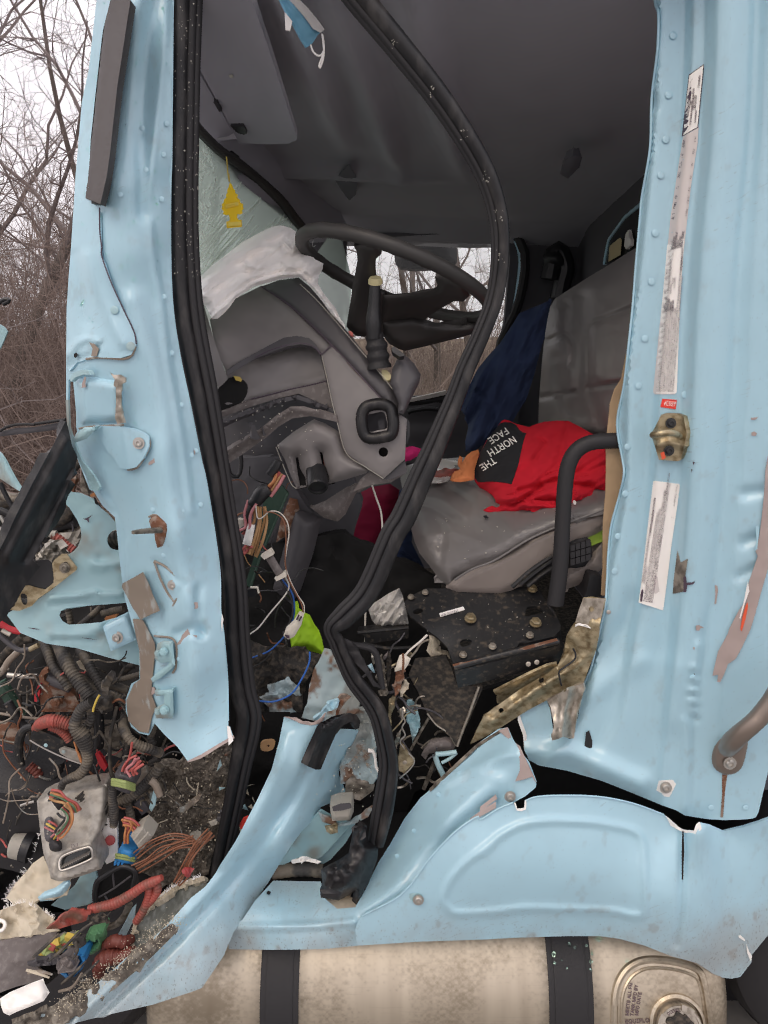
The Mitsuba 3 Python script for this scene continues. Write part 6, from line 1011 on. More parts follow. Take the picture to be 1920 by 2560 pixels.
add(ib + '__board', sheet(ZL('872,1330 930,1250 1000,1185 1120,1110 1250,1060 1335,1040 1345,1080 1290,1180 1200,1290 1080,1390 960,1480 880,1510 850,1490 840,1430'), iby, .012, 7, rough=(.006, 30, 3)), 'board')
add(ib + '__fibre_edge', sheet(ZL('830,1440 862,1345 900,1270 980,1185 1060,1110 1150,1065 1240,1025 1320,1010 1330,1040 1250,1065 1130,1112 1010,1190 940,1258 885,1340 855,1420 850,1480'), (lambda a, b: iby(a, b) - .012), .012, 6, rough=[(.012, 8, 4)]), 'fibreglass')
k = add(ib + '__frayed_fibres', frayed(ZL('850,1400 980,1185 1150,1065 1300,1015'), 90, 14, 100, -.01, 5), 'cloth_white'); labels[k] = {'label': 'frayed white fibres', 'kind': 'stuff'}
bpl = one('black_plate', sheet(ZL('-60,1440 0,1432 200,1402 375,1368 330,1450 240,1530 225,1590 300,1640 260,1690 100,1730 -60,1790'), ctl((0, 2350, -.10), (140, 2330, -.07), (0, 2470, -.14), (100, 2440, -.11)), .008, 8, rough=(.006, 40, 4)), 'plastic_brown', 'flat dark brown plastic plate at the lower left edge', 'plate')
one('white_panel_scrap', sheet(ZL('0,1805 60,1765 130,1735 200,1705 280,1675 292,1710 322,1765 285,1820 190,1860 110,1890 60,1915 22,1898 5,1850'), ctl((0, 2500, -.20), (110, 2450, -.16), (120, 2500, -.20), (20, 2530, -.22)), .012, 7, pillow=(.008, 14), rough=(.008, 40, 4)), 'paper', 'torn white panel scrap with a folded corner at the lower left corner', 'scrap')
# red conduit
rc = thing('red_conduit', 'faded red corrugated conduit with a torn flat end, lying across the wreckage', 'conduit')
add(rc + '__hose', hose([(*q, -.06) for q in ZL('575,1225 640,1215 740,1190 850,1130 930,1075 990,1050 1050,1020')], [12, 15, 16, 15, 14, 15, 9], pitch=8, deep=.10), 'hose_red', 40)
add(rc + '__torn_end', sheet(ZL('298,1355 360,1310 420,1250 460,1228 590,1240 580,1290 540,1310 460,1330 390,1352'), ctl((120, 2320, -.09), (230, 2280, -.07), (180, 2270, -.08)), .006, 6, rough=(.012, 20, 3)), 'hose_red')
add(rc + '__branch', hose([(*q, -.05) for q in ZL('960,1060 965,1120 950,1180 920,1250 880,1310')], [13, 12, 12, 13, 11], pitch=7), 'hose_red', 40); add(rc + '__branch', hose([(*q, -.05) for q in ZL('1010,1060 1020,1100 990,1160 950,1210')], [12, 13, 11, 8], pitch=7), 'hose_red', 40)
cw = bundle('copper_wires', ZL('870,975 960,920 1060,860 1150,810 1260,780'), ['wire_brown'] * 5, 2.4, -.0, 12, 'loose loops of copper brown wires on the dirt mat', 'wires', 12)
bundle('copper_wires', ZL('1140,1060 1190,990 1230,900 1290,810 1370,730'), ['wire_brown'] * 5, 2.6, -.02, 9, 'upright spray of copper brown wires ending in a red blob', 'wires', 13); bundle('copper_wires', ZL('880,880 980,800 1100,755 1200,760 1260,790 1240,880'), ['wire_brown'] * 3, 2.2, -.0, 6, 'topmost thin arc of copper brown wires beside the pale grey connector', 'wires', 14)
add('copper_wires_001__red_blob', sheet(closed(ZL('1200,960 1225,955 1240,990 1225,1020 1195,1010'), 20), -.04, .02, 5, pillow=(.012, 8)), 'red_knob')
fr = thing('black_plastic_frame', 'black plastic tray frame with cross braces behind the red conduit', 'plastic frame')
fo = closed(ZL('625,1060 680,1010 780,950 850,960 880,1000 860,1090 850,1150 780,1200 700,1230 620,1180'), 60); add(fr + '__rim', ring([tuple(x) for x in fo], 8, .0), 'black_plastic', 60); add(fr + '__floor', sheet(fo, .06, .01, 10), 'void')
for o_ in ('640,1150 740,1090 850,1010', '730,990 740,1080', '680,1140 720,1200'): add(fr + '__brace', tube([(*q, .01) for q in ZL(o_)], 3), 'plastic_dark')
add(fr + '__lower_loop', tube([(*q, .02) for q in ZL('840,1190 810,1260 760,1320 690,1345')], 10), 'metal_grimy'); one('blue_panel_strip', sheet(ZL('760,1400 800,1330 850,1230 880,1200 870,1290 830,1370 800,1430'), .0, .006, 7), 'paint', 'narrow light blue panel strip standing below the red conduit', 'panel strip')
mh = thing('split_conduit', 'dark red split corrugated conduit at the foot of the insulation board', 'conduit')
add(mh + '__hose', hose([(*q, d) for q, d in zip(ZL('680,1470 740,1430 800,1440 850,1420'), (-.06, -.09, -.09, -.06))], [17, 18, 18, 14], pitch=9, deep=.14), 'hose_maroon', 40); add(mh + '__hose', hose([(*q, -.10) for q in ZL('640,1650 650,1580 700,1540 790,1530 870,1500')], [17, 24, 25, 22, 18], pitch=11, deep=.14), 'hose_maroon', 40); add(mh + '__inside', sheet(ZL('625,1600 640,1520 700,1470 820,1410 815,1480 740,1500 670,1550 640,1660 615,1670'), -.075, .006, 7), 'box_red')
gp = thing('green_connector', 'open green plastic plug shell between the fuses and the dark red conduit', 'connector')
add(gp + '__shell', sheet(ZL('525,1470 540,1430 575,1410 580,1375 630,1360 668,1370 670,1400 640,1410 655,1470 650,1490 600,1520 560,1525 530,1500'), -.09, .04, 6, solid=True, pillow=(.012, 10), holes=[ZL('545,1460 580,1425 600,1440 630,1420 640,1450 600,1480 570,1495 555,1480')]), 'plug_green'); add(gp + '__floor', sheet(ZL('540,1460 580,1420 640,1410 645,1460 600,1490 560,1500'), -.065, .01, 6), 'pcb'); add(gp + '__tongue', sheet(ZL('590,1385 620,1395 615,1440 585,1425'), -.10, .01, 5), 'plug_green')
bp2 = thing('broken_blue_plug', 'broken bright blue plug shell at the lower left, below the fuses', 'connector')
add(bp2 + '__shell', sheet(ZL('365,1590 390,1560 410,1570 420,1620 450,1650 500,1610 535,1570 520,1530 480,1520 500,1505 545,1520 555,1570 530,1620 490,1660 430,1675 385,1640'), -.12, .05, 6, solid=True, pillow=(.01, 8)), 'plug_blue'); add(bp2 + '__block', sheet(ZL('380,1555 430,1530 480,1550 490,1590 450,1620 410,1610'), -.13, .04, 6, pillow=(.01, 8), rough=(.006, 10, 3)), 'plastic_brown')
fs = thing('fuse_strip', 'crushed strip of yellow, green and red blade fuses', 'fuse strip')
for i in range(22):
    rr = np.random.RandomState(900 + i); t = rr.rand(); q = np.array(ZL('255,1545')[0]) * (1 - t) + np.array(ZL('480,1385')[0]) * t + rr.normal(0, 7, 2)
    b = trimesh.creation.box((.018, .012, .014)); b.apply_transform(trimesh.transformations.euler_matrix(*rr.uniform(-.7, .7, 3))); b.apply_translation(P(*q, -.09 + rr.uniform(-.01, .01)))
    add(fs + '__fuse', b, ['wire_yellow', 'lime_band', 'yellow_pale', 'plug_grey', 'lime_band'][i % 5] if i not in (3, 9) else 'wire_red', False)
add(fs + '__tray', sheet(ZL('230,1560 300,1460 420,1390 500,1370 490,1420 400,1510 320,1560'), -.07, .01, 7, rough=(.012, 12, 4)), 'alu_cast')
for i, (o_, m) in enumerate((('215,1535 300,1460 380,1385', 'hose_black'), ('320,1560 420,1470 520,1370 600,1310', 'hose_black'), ('180,1640 260,1630 340,1650', 'bare_brown'), ('170,1620 240,1640 320,1670', 'fibreglass'), ('400,1710 480,1640 560,1560', 'hose_black'), ('470,1690 520,1710 560,1725', 'hose_black'), ('380,1760 470,1730 530,1640', 'bare_brown'), ('490,1440 500,1500 470,1550', 'hose_black'), ('520,1670 560,1640 640,1560', 'hose_black'))):
    add('broken_strips__strip', tube([(*q, -.13 - .003 * i) for q in ZL(o_)], [4, 5, 3], step=6, sides=6), m)
for i, o_ in enumerate(('180,1590 250,1555 350,1560 330,1590 210,1600', '470,1430 520,1400 560,1450 520,1480 480,1470', '480,1700 540,1680 600,1730 560,1745', '300,1560 370,1530 400,1570 340,1590', '560,1300 620,1270 700,1270 690,1310 600,1330')): add('broken_strips__chip', sheet(ZL(o_), -.12, .012, 6, rough=(.012, 9, 3)), ['plastic_dark', 'hose_black', 'bare_brown', 'plastic_dark', 'grime'][i])
thing('broken_strips', 'heap of broken dark plastic strips and chips round the blue plug shell', 'plastic debris')

# ---------------------------------------------------------------- middle: torn panels at the foot of the doorway
tp = part('kick_panel', sheet(ZS('235,275 300,290 360,400 450,560 560,700 640,830 650,880 620,1000 560,1050 420,1090 300,1110 230,1120 100,1110 -30,1080 40,900 60,700 150,480'), ctl((790, 1650, .20), (880, 1740, .18), (760, 1800, .16), (880, 1800, .14)), .008, 8, rough=[(.012, 40, 3), (.003, 12, 4)]), 'paint_scraped', 40, 'scraped grey-blue kick panel torn open')
add(f'{tp}__torn_lip', sheet(ZS('110,1100 180,1040 250,960 300,900 380,850 410,880 390,960 320,1000 260,1010 220,1060 190,1130'), .11, .008, 6, rough=(.012, 10, 4)), 'paint'); add(f'{tp}__torn_edge', sheet(ZS('380,870 430,820 520,820 545,835 480,900 420,980 370,1060 360,1080 370,1000 400,930'), .115, .005, 5, rough=(.01, 8, 4)), 'rust')
part('kick_panel_lower', sheet(ZS('560,980 690,940 760,1040 800,1180 830,1340 830,1500 860,1700 800,1843 420,1843 420,1640 480,1500 560,1380 620,1250 640,1120'), ctl((900, 1800, .16), (940, 1900, .15), (850, 1960, .18)), .008, 7, rough=[(.02, 24, 3), (.008, 8, 5)]), 'paint_scraped', 35, 'crumpled rusty kick panel below the black catch')
k = part('torn_fibres', frayed(ZS('420,1650 520,1600 600,1500 640,1400 700,1480 720,1640'), 110, 22, -20, .12, 8, .9), 'bare_brown', 35, 'frayed fibres of the torn kick panel'); labels[k]['kind'] = 'stuff'
part('peeled_strip', tube([(*q, .11) for q in ZS('740,1460 790,1465 820,1540 830,1640 865,1700')], [6, 5, 4, 4, 5], step=5), 'edge_white'); part('dark_pocket', sheet(ZM('740,430 780,390 860,370 920,440 910,480 830,540 750,520'), .16, .006, 8, rough=(.01, 20, 3)), 'metal_grimy')
part('sill_inner', cat(sheet(ZM('330,940 480,720 590,600 700,660 780,680 700,770 600,880 560,905 500,880 450,890 370,930'), ctl((700, 2160, .16), (800, 2030, .14), (860, 2070, .16)), .006, 9, rough=(.004, 40, 3)), sheet(ZM('560,900 640,800 720,720 790,670 800,700 740,800 650,900 600,930'), .2, .006, 9)), 'paint_old')
part('step_hose', hose([(*q, .16) for q in ZM('300,980 400,965 500,960 600,970')], 20, pitch=18, deep=.08), 'hose_black', 40); part('sill_torn_rim', sheet(ZM('410,915 480,890 560,900 590,910 570,925 500,910 420,925'), .1, .006, 6, rough=(.01, 10, 3)), 'edge_white')
sk = part('grey_socket', sheet(ZM('645,570 700,550 780,545 790,610 770,660 660,665 650,620'), .10, .04, 6, solid=True, pillow=(.01, 8)), 'plug_grey', 35, 'grey plastic socket in the torn sill'); add(f'{sk}__opening', sheet(ZM('660,580 710,562 770,558 778,585 720,600 665,605'), .094, .003, 6), 'plastic_dark'); part('copper_foil', sheet(ZM('615,700 690,685 695,735 650,745 625,730'), .12, .004, 6, rough=(.01, 10, 3)), 'zinc')
part('tail_shell', sheet(ZM('575,610 640,640 700,690 770,670 860,600 920,560 880,640 800,680 700,700 600,670'), .13, .006, 7, rough=(.008, 14, 3)), 'paint_scraped')
# crushed bits right of the loop seal
for i, (o_, d, m) in enumerate((('770,340 800,305 850,350 870,400 800,470 780,410', .14, 'steel_torn'), ('860,420 890,340 920,450 935,600 970,780 900,740 840,620', .12, 'metal_grimy'), ('950,400 980,310 1010,420 1000,600 970,720 950,560', .13, 'grime'), ('910,380 970,310 960,350 920,420', .12, 'plastic_brown'), ('1060,560 1100,530 1160,520 1140,620 1110,760 1050,830 1040,700', .11, 'rust'), ('1110,760 1180,640 1210,700 1170,780 1110,840', .12, 'fibreglass'), ('730,480 780,450 820,560 800,560', .10, 'paint'), ('860,770 920,750 980,790 950,830 880,830', .12, 'metal_grimy'), ('980,860 1060,830 1040,940 1000,1050 1010,1150 970,1100', .13, 'zinc'), ('1190,900 1230,870 1300,960 1340,1100 1310,1250 1250,1350 1220,1200 1180,1050', .2, 'paint_old'), ('1100,980 1150,950 1170,990 1130,1120 1110,1060', .12, 'steel_torn'), ('1050,1420 1080,1260 1120,1200 1110,1300 1060,1440', .12, 'steel_torn'))):
    part('crushed_metal', sheet(ZS(o_), d, .006, 5, rough=(.014, 12, i)), m, 35)
part('crushed_corner', sheet(ZS('1085,1560 1110,1370 1140,1390 1200,1480 1270,1560 1265,1600 1150,1720 1095,1690'), .10, .005, 6, rough=(.006, 20, 3)), 'zinc', 35, 'folded brass coloured bracket corner with a hole'); add(f'{TR}__crushed_corner__rivet', bolt(*ZS('1160,1595')[0], .09, 6, kind='dome'), 'steel_torn'); part('bent_edge', tube([(*q, .10) for q in ZS('1140,980 1130,1050 1165,1120 1130,1190 1165,1280 1110,1340 1120,1390 1200,1480 1270,1570 1230,1660 1100,1780')], 2.5, step=5), 'steel')
part('dark_strut', tube([(*q, .2) for q in ZS('1440,1080 1350,1230 1230,1450')], 4), 'metal_grimy'); part('dark_strut', tube([(*q, .22) for q in ZS('1500,1600 1440,1750 1380,1900')], 6), 'metal_grimy')
part('black_arm', sheet(ZJ('240,1420 260,1380 300,1320 400,1300 450,1310 470,1350 440,1400 380,1400 290,1410 270,1450'), .17, .02, 8, pillow=(.012, 14), rough=(.006, 20, 3)), 'plastic_brown'); part('blue_channel', cat(tube([(*q, .15) for q in ZJ('330,1420 350,1480 390,1560')], 8), tube([(*q, .15) for q in ZJ('335,1415 400,1410 470,1400')], 7), tube([(*q, .15) for q in ZJ('470,1405 430,1440 375,1470')], 5)), 'paint_old', 40, 'light blue channel bracket behind the sill end')
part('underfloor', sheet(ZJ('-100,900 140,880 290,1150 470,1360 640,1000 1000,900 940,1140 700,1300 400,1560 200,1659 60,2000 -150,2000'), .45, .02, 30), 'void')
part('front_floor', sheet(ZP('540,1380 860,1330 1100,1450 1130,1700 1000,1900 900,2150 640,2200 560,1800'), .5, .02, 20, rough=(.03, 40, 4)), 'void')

# ---------------------------------------------------------------- things in the cab
wc = ctl((520, 700, .28), (620, 600, .45), (740, 570, .52), (760, 660, .48), (860, 820, .36), (560, 770, .26), (680, 690, .44))
one('white_cloth', sheet(ZE('20,640 50,500 110,440 200,370 330,270 450,205 520,172 580,163 640,182 690,215 740,272 755,345 800,385 852,412 845,450 820,500 815,540 850,600 930,700 990,830 900,735 800,600 740,532 690,500 560,517 400,562 340,600 280,642 240,700 200,742 165,770 130,772 90,690'), (lambda a, b: wc(a, b) - .03), .004, 4, pillow=(.05, 26), folds=[(.03, 30, 150, 3), (.006, 12, 140, 8)], rough=(.008, 50, 3), ridges=[(ZE('130,760 200,700 290,615 400,540 560,490 690,480 800,580 990,810'), 3, .012), (ZE('120,735 190,670 280,590 400,515 560,462 700,455 820,560'), 4, -.016), (ZE('200,370 330,330 480,300 560,300'), 7, .02), (ZE('150,600 300,480 360,470'), 9, -.02), (ZE('330,400 370,440 480,440 560,400 640,430 720,480'), 5, .012), (ZE('540,290 590,260 650,330 685,270'), 4, .014), (ZE('345,370 350,420 400,440'), 4, .01)]), 'cloth_white', 'crumpled white cloth draped over the broken dashboard', 'cloth', smooth=60)
af = thing('air_freshener', 'yellow tree-shaped air freshener card hanging by the windscreen', 'air freshener')
fo_ = ZB('196,945 207,958 212,975 222,985 224,1000 236,1008 234,1025 248,1035 247,1048 265,1058 262,1072 268,1080 258,1092 262,1105 245,1112 236,1108 232,1125 240,1140 256,1140 258,1175 180,1182 178,1148 195,1146 196,1130 190,1112 178,1115 160,1110 165,1096 152,1082 158,1070 152,1060 165,1050 165,1035 178,1024 176,1010 184,998 182,985 190,970')
add(af + '__card', sheet(fo_, .38, .003, 5), 'yellow_plastic'); add(af + '__band', sheet(ZB('172,1062 240,1046 242,1064 174,1082'), .3775, .001, 5), 'yellow_pale'); add(af + '__band', sheet(ZB('186,1152 254,1148 255,1168 187,1173'), .3775, .001, 5), 'yellow_pale'); add(af + '__string', tube([(*q, .38) for q in ZB('178,812 182,850 186,900 194,945 190,900')], 1.6, step=5, sides=5), 'wire_yellow')
add(af + '__print', text('LITTLE', ZB('177,1078')[0], 14, 5, .3762, bold=True), 'yellow_plastic', False)
fm = thing('face_mask', 'blue disposable face mask hanging from the roof by its loop', 'face mask')
my = ctl((700, 0, .06), (780, 80, .13), (760, 115, .12), (720, 40, .07))
add(fm + '__mask', sheet(ZB('450,-20 540,-20 600,40 650,100 688,152 660,175 650,185 625,225 595,246 560,190 520,110 480,40'), my, .004, 6, ridges=[(ZB('500,0 570,90 620,170'), 5, .008), (ZB('530,0 600,80 650,150'), 5, -.008), (ZB('480,0 550,130 590,210'), 4, -.006)], rough=(.006, 30, 3)), 'mask_blue'); add(fm + '__inner_layer', sheet(ZB('540,-20 600,40 650,100 688,152 668,170 630,150 580,80 500,-10'), (lambda a, b: my(a, b) - .008), .002, 6), 'mask_white'); add(fm + '__ear_loop', tube([(*q, .12) for q in ZB('615,232 630,270 660,290 680,270 685,240 675,175 684,280 665,350 660,335 680,285')], 2.2, step=4, sides=6), 'paper'); add(fm + '__tail', sheet(ZB('480,60 520,110 508,160 484,155'), .07, .003, 6), 'mask_white')
nj = ctl((1381, 751, .92), (1300, 780, .96), (1220, 900, .92), (1170, 1000, .80), (1170, 1120, .72), (1290, 1050, .80), (1340, 900, .88), (1300, 1060, .78))
one('navy_jacket', sheet(ZF('1205,525 1170,540 1130,558 1050,590 1000,612 960,680 925,730 880,800 820,862 740,960 690,1060 650,1150 620,1200 665,1260 680,1330 660,1420 665,1480 720,1475 800,1420 900,1380 960,1290 1050,1140 1100,980 1130,860 1160,760 1180,640'), (lambda a, b: nj(a, b) - .05), .01, 6, pillow=(.05, 30), folds=[(.035, 30, 114, 4), (.012, 12, 110, 9)], ridges=[(ZF('1000,640 900,800 860,960 850,1200'), 8, .014), (ZF('1110,600 1060,800 960,1100'), 9, -.014), (ZF('690,1070 780,1130 840,1290'), 7, -.014)]), 'cloth_navy', 'dark navy blue jacket hanging over the left edge of the seat back', 'jacket', smooth=60)
hy = ctl((1250, 1060, .66), (1400, 1055, .60), (1500, 1110, .42), (1200, 1200, .48), (1190, 1290, .36), (1320, 1290, .30), (1500, 1270, .25), (1280, 1150, .42), (1400, 1180, .34), (1510, 1180, .30))
HD = thing('red_hoodie', 'red and black hooded sweatshirt with white lettering, lying crumpled on the driver seat', 'sweatshirt')
hkw = dict(folds=[(.016, 44, -28, 5), (.005, 16, -38, 2)], ridges=[(ZY('850,390 900,380 960,440 880,520 850,580'), 4, -.012), (ZY('1130,420 1170,230'), 3, -.006), (ZY('1100,480 1080,620 900,800'), 5, -.008), (ZY('700,900 900,840 1060,790'), 5, -.014), (ZY('500,1030 680,1020 860,900 920,860'), 5, -.016), (ZY('460,960 560,1000 700,960'), 8, .012), (ZY('1240,850 1400,850 1560,960'), 7, -.018), (ZY('1240,740 1400,700 1560,640'), 7, -.012), (ZY('880,1000 1000,990 1060,1010'), 6, -.016), (ZY('700,1030 860,1050 1060,1060'), 5, .010), (ZY('1250,890 1290,900 1270,950'), 6, .012)])
hbody = ZY('515,222 535,200 560,194 605,200 632,218 670,234 735,250 800,266 860,240 950,214 1070,204 1190,206 1300,262 1420,330 1560,390 1600,600 1600,1060 1400,1095 1230,1128 1060,1112 880,1118 700,1135 560,1142 470,1150 400,1168 345,1140 320,1100 312,1065 400,1035 470,1030 468,985 440,945 380,900 310,862 262,800 258,720 268,660 300,560 380,400 470,290')
hkw['ridges'] = [(l_, w_ * 1.4, h_ * 1.8) for l_, w_, h_ in hkw['ridges']]
def hs(px, py):
    s = np.shape(px); q = np.c_[np.ravel(px), np.ravel(py)].astype(float); return relief(q, hy, poly=Polygon(hbody), pillow=(.05, 30), **hkw).reshape(s)
add(HD + '__body', sheet(hbody, hy, .02, 5, pillow=(.05, 30), **hkw), 'cloth_red', 60)
add(HD + '__black_yoke', sheet(ZY('512,232 560,218 625,222 668,242 700,290 742,322 772,326 745,400 722,500 705,580 690,645 650,760 622,828 560,815 480,806 380,806 330,812 290,806 266,770 264,690 276,640 320,520 400,370 465,292'), (lambda a, b: hs(a, b) - .003), .002, 5), 'cloth_black', 60, 'black shoulder panel of the sweatshirt')
for s, at_, an, h in (('THE', '448,562', 211, 17), ('NORTH', '648,352', 210, 17.5), ('FACE', '572,268', 212, 17)): add(HD + '__lettering', text(s, ZY(at_)[0], an, h, (lambda a, b: hs(a, b) - .009), .0004, .001, True, -.12, .92), 'paper', False)
add(HD + '__wash_label', sheet(ZY('1282,1105 1372,1097 1374,1118 1284,1125'), .225, .002, 5), 'paper'); add(HD + '__drawstring_end', sheet(closed(ZY('1240,1005 1255,995 1268,1010 1262,1032 1246,1034'), 16), .24, .008, 4), 'paper')
for o_ in ('350,1150 380,1140 400,1165 370,1172',): add(HD + '__cuff_inside', sheet(ZY(o_), .335, .006, 5), 'cloth_black')
oc = ctl((1145, 1160, .56), (1190, 1150, .55), (1130, 1200, .46), (1185, 1200, .46))
one('orange_work_glove', sheet(ZY('20,790 40,730 80,690 120,680 95,640 98,590 115,548 145,570 140,620 150,600 180,550 230,510 300,488 310,520 290,600 265,680 258,790 200,800 120,812 60,808'), oc, .01, 5, pillow=(.03, 20), ridges=[(ZY('200,620 240,600 270,580'), 6, -.02), (ZY('150,720 170,640 160,600'), 4, .012)], rough=(.008, 18, 3)), 'cloth_orange', 'orange work glove left of the red sweatshirt on the seat', 'glove', smooth=60)
one('pink_cloth', sheet(ZF('285,1455 330,1445 390,1465 375,1500 320,1535 275,1545 270,1500'), .75, .02, 6, pillow=(.02, 14), rough=(.01, 14, 3)), 'cloth_pink', 'bright pink cloth seen between the end plate and the door seal', 'cloth')
one('maroon_bag', sheet(ZI('700,620 740,500 770,400 850,420 890,380 960,250 1060,200 1180,180 1240,220 1220,350 1150,500 1080,700 1040,740 900,770 780,770 720,740 690,680'), ctl((800, 1400, .72), (950, 1400, .70), (950, 1230, .82)), .04, 9, pillow=(.06, 40), folds=[(.012, 24, 10, 3)], ridges=[(ZI('760,540 900,560 1040,600'), 6, -.012)]), 'cloth_maroon', 'dark maroon fabric bag on the cab floor under the dashboard', 'bag', smooth=60)
one('lime_vest', sheet(ZI('560,945 590,985 620,1010 660,1030 690,1090 720,1130 740,1190 758,1290 700,1275 620,1250 540,1245 530,1190 545,1100 560,1020'), ctl((740, 1520, .36), (790, 1620, .28), (740, 1620, .30)), .01, 6, pillow=(.03, 20), folds=[(.016, 12, -60, 3)], rough=(.006, 14, 4)), 'cloth_lime', 'bright lime green mesh vest hanging under the wiring', 'vest', smooth=60)
cb_ = one('plastic_bag', sheet(ZI('1040,1000 1060,960 1110,930 1170,890 1240,855 1260,900 1290,1020 1300,1090 1200,1115 1140,1120 1090,1100 1060,1060'), ctl((930, 1520, .40), (1010, 1540, .36)), .01, 6, pillow=(.03, 20), folds=[(.020, 9, -50, 3)], rough=[(.01, 12, 3)]), 'film_clear', 'crumpled clear plastic bag beside the seat base plate', 'plastic bag', smooth=30)
sp = thing('snack_bag', 'yellow and dark green crisp packet on the floor below the maroon bag', 'packet')
add(sp + '__packet', sheet(ZI('620,790 700,770 730,800 860,770 1000,750 1040,760 1000,840 900,900 800,990 730,960 660,870'), .55, .02, 8, pillow=(.02, 16), rough=(.014, 14, 3)), 'bag_yellow'); add(sp + '__dark_print', sheet(ZI('640,860 740,830 860,840 960,860 900,930 840,980 740,960 680,910'), .545, .004, 8, rough=(.01, 14, 3)), 'pcb'); add(sp + '__eye_print', sheet(closed(ZI('720,865 755,850 790,865 785,885 750,888 725,878'), 20), .535, .003, 5), 'paper'); add(sp + '__eye_dot', sheet(closed(ZI('742,862 765,858 770,872 750,876'), 12), .53, .002, 4), 'ink_dark')
one('dark_clothes', sheet(ZI('1240,230 1330,300 1320,560 1400,720 1300,860 1180,820 1140,720 1200,520'), .6, .04, 9, pillow=(.04, 30), folds=[(.02, 18, 40, 3)]), 'cloth_navy', 'dark navy clothing bundled in the footwell behind the loop seal', 'clothes')
one('silver_packaging', sheet(ZF('380,1560 480,1520 620,1540 700,1600 600,1640 500,1659 380,1659'), ctl((1060, 1160, .75), (1150, 1180, .66), (1100, 1200, .6)), .01, 7, folds=[(.02, 10, 10, 3)]), 'film_clear', 'crumpled silver packaging at the rear of the seat', 'packaging'); one('red_packet', sheet(ZF('450,1640 480,1600 560,1590 620,1600 560,1640 490,1680'), .62, .01, 6, rough=(.01, 10, 3)), 'hose_red', 'small red packet beside the orange glove', 'packet')
# hanging wires under the dash
bundle('taped_loom', ZI('470,110 430,180 380,240'), ['wire_pink', 'wire_tan', 'wire_red', 'wire_orange'], 4.5, .26, 13, 'taped bundle of pink and tan wires under the left of the dashboard', 'wires', 31)
add('taped_loom__tape_wrap', tube([(*q, .255) for q in ZI('400,210 350,240 310,290 270,310')], [16, 20, 17, 11], step=5), 'black_plastic'); add('taped_loom__tape_wrap', tube([(*q, .26) for q in ZI('460,30 440,70 400,120')], [11, 13, 12], step=5), 'black_plastic')
bundle('taped_loom', ZI('340,330 340,420 320,530 280,640'), ['wire_tan'] * 5, 4, .25, 12, 'tan wires hanging straight down below the taped bundle', 'wires', 32); bundle('taped_loom', ZI('295,300 265,380 250,460 220,500'), ['wire_pink', 'wire_red', 'wire_black', 'wire_pink'], 4, .25, 9, 'pink and red wires curving left below the taped bundle', 'wires', 33)
add('taped_loom_002__paper_tag', sheet(ZI('258,440 305,448 280,585 222,570'), .235, .004, 6, pillow=(.006, 8)), 'paper', 35, 'white paper tag wrapped round the pink wires'); bundle('taped_loom', ZI('270,575 250,600 225,630'), ['wire_red', 'wire_pink', 'wire_red'], 4, .25, 7, 'short red wire ends below the white paper tag', 'wires', 34)
one('loose_cream_plug', sheet(ZI('190,410 225,415 235,450 205,470 188,440'), .27, .02, 5), 'plug_white', 'small cream plug beside the door seal under the dashboard', 'connector')
def wire(lab, src, col, r=2.2, d=.24): return one('loose_wire', tube([(*q, d) if not isinstance(d, list) else (*q, d[i]) for i, q in enumerate(src)], r, step=5, sides=7), col, lab, 'wire', smooth=60)
wire('thin white wire looping up from the taped bundle and down to the white plug', ZI('310,320 320,400 350,400 400,360 460,365 510,420 525,500 510,600 500,700 530,800 580,900 620,960 625,1020'), 'wire_white', 1.8)
wire('thin violet wire running beside the white loop wire to the white plug', ZI('360,360 430,370 490,420 505,540 500,680 520,790 570,890 610,970 615,1030'), 'wire_brown', 1.8, .235); wire('cream wire sweeping down left behind the door seal', ZI('500,780 525,840 500,900 400,1020 330,1110 270,1155'), 'wire_white', 2.2); wire('dark wire beside the blue wires', ZI('470,800 530,900 550,980 540,1060 500,1120'), 'wire_black', 2.4)
wire('bright blue wire bending left under the white plug', ZI('480,800 540,880 560,960 550,1060 500,1160 400,1260 285,1308'), 'wire_blue', 2.4, .25); wire('bright blue wire in the torn sill opening', ZI('660,1270 655,1340 610,1440 540,1540 430,1590 330,1588'), 'wire_blue', 2.6, .14); wire('dark thin wire below the bright blue wires', ZI('420,1270 360,1330 290,1370'), 'wire_black', 1.8)
wire('grey cord hanging from the end plate down past the seat', ZI('1060,180 1090,270 1120,360 1130,470 1125,560 1090,680 1050,800 1025,950 1018,1100 1018,1230'), 'wire_white', 2.6, .40); wire('short red wire at the upper brown plug', ZI('340,550 360,590 385,615'), 'wire_red', 2, .24)
pg = thing('brown_plug', 'brown and cream wire plug hanging in the middle of the loose wires', 'connector'); add(pg + '__body', sheet(ZI('375,670 420,640 500,770 455,800'), .22, .02, 5, pillow=(.004, 6)), 'plastic_brown'); add(pg + '__end', sheet(ZI('340,648 405,605 425,640 365,672'), .215, .02, 5), 'plug_white'); add(pg + '__end', sheet(ZI('430,795 500,750 510,780 445,812'), .215, .02, 5), 'plug_white')
wp_ = thing('white_plug', 'long white wire plug in front of the lime green vest', 'connector'); add(wp_ + '__body', sheet(ZI('588,1025 618,1040 605,1095 560,1170 520,1190 488,1165 500,1130 550,1085'), .20, .024, 5, solid=True, pillow=(.006, 8)), 'plug_white')
for o_ in ('590,1030 575,1060', '605,1040 590,1068'): add(wp_ + '__slot', tube([(*q, .196) for q in ZI(o_)], 2.5, step=4), 'ink_dark')
add(wp_ + '__opening', sheet(ZI('498,1160 525,1165 528,1182 505,1178'), .195, .003, 4), 'ink_dark')
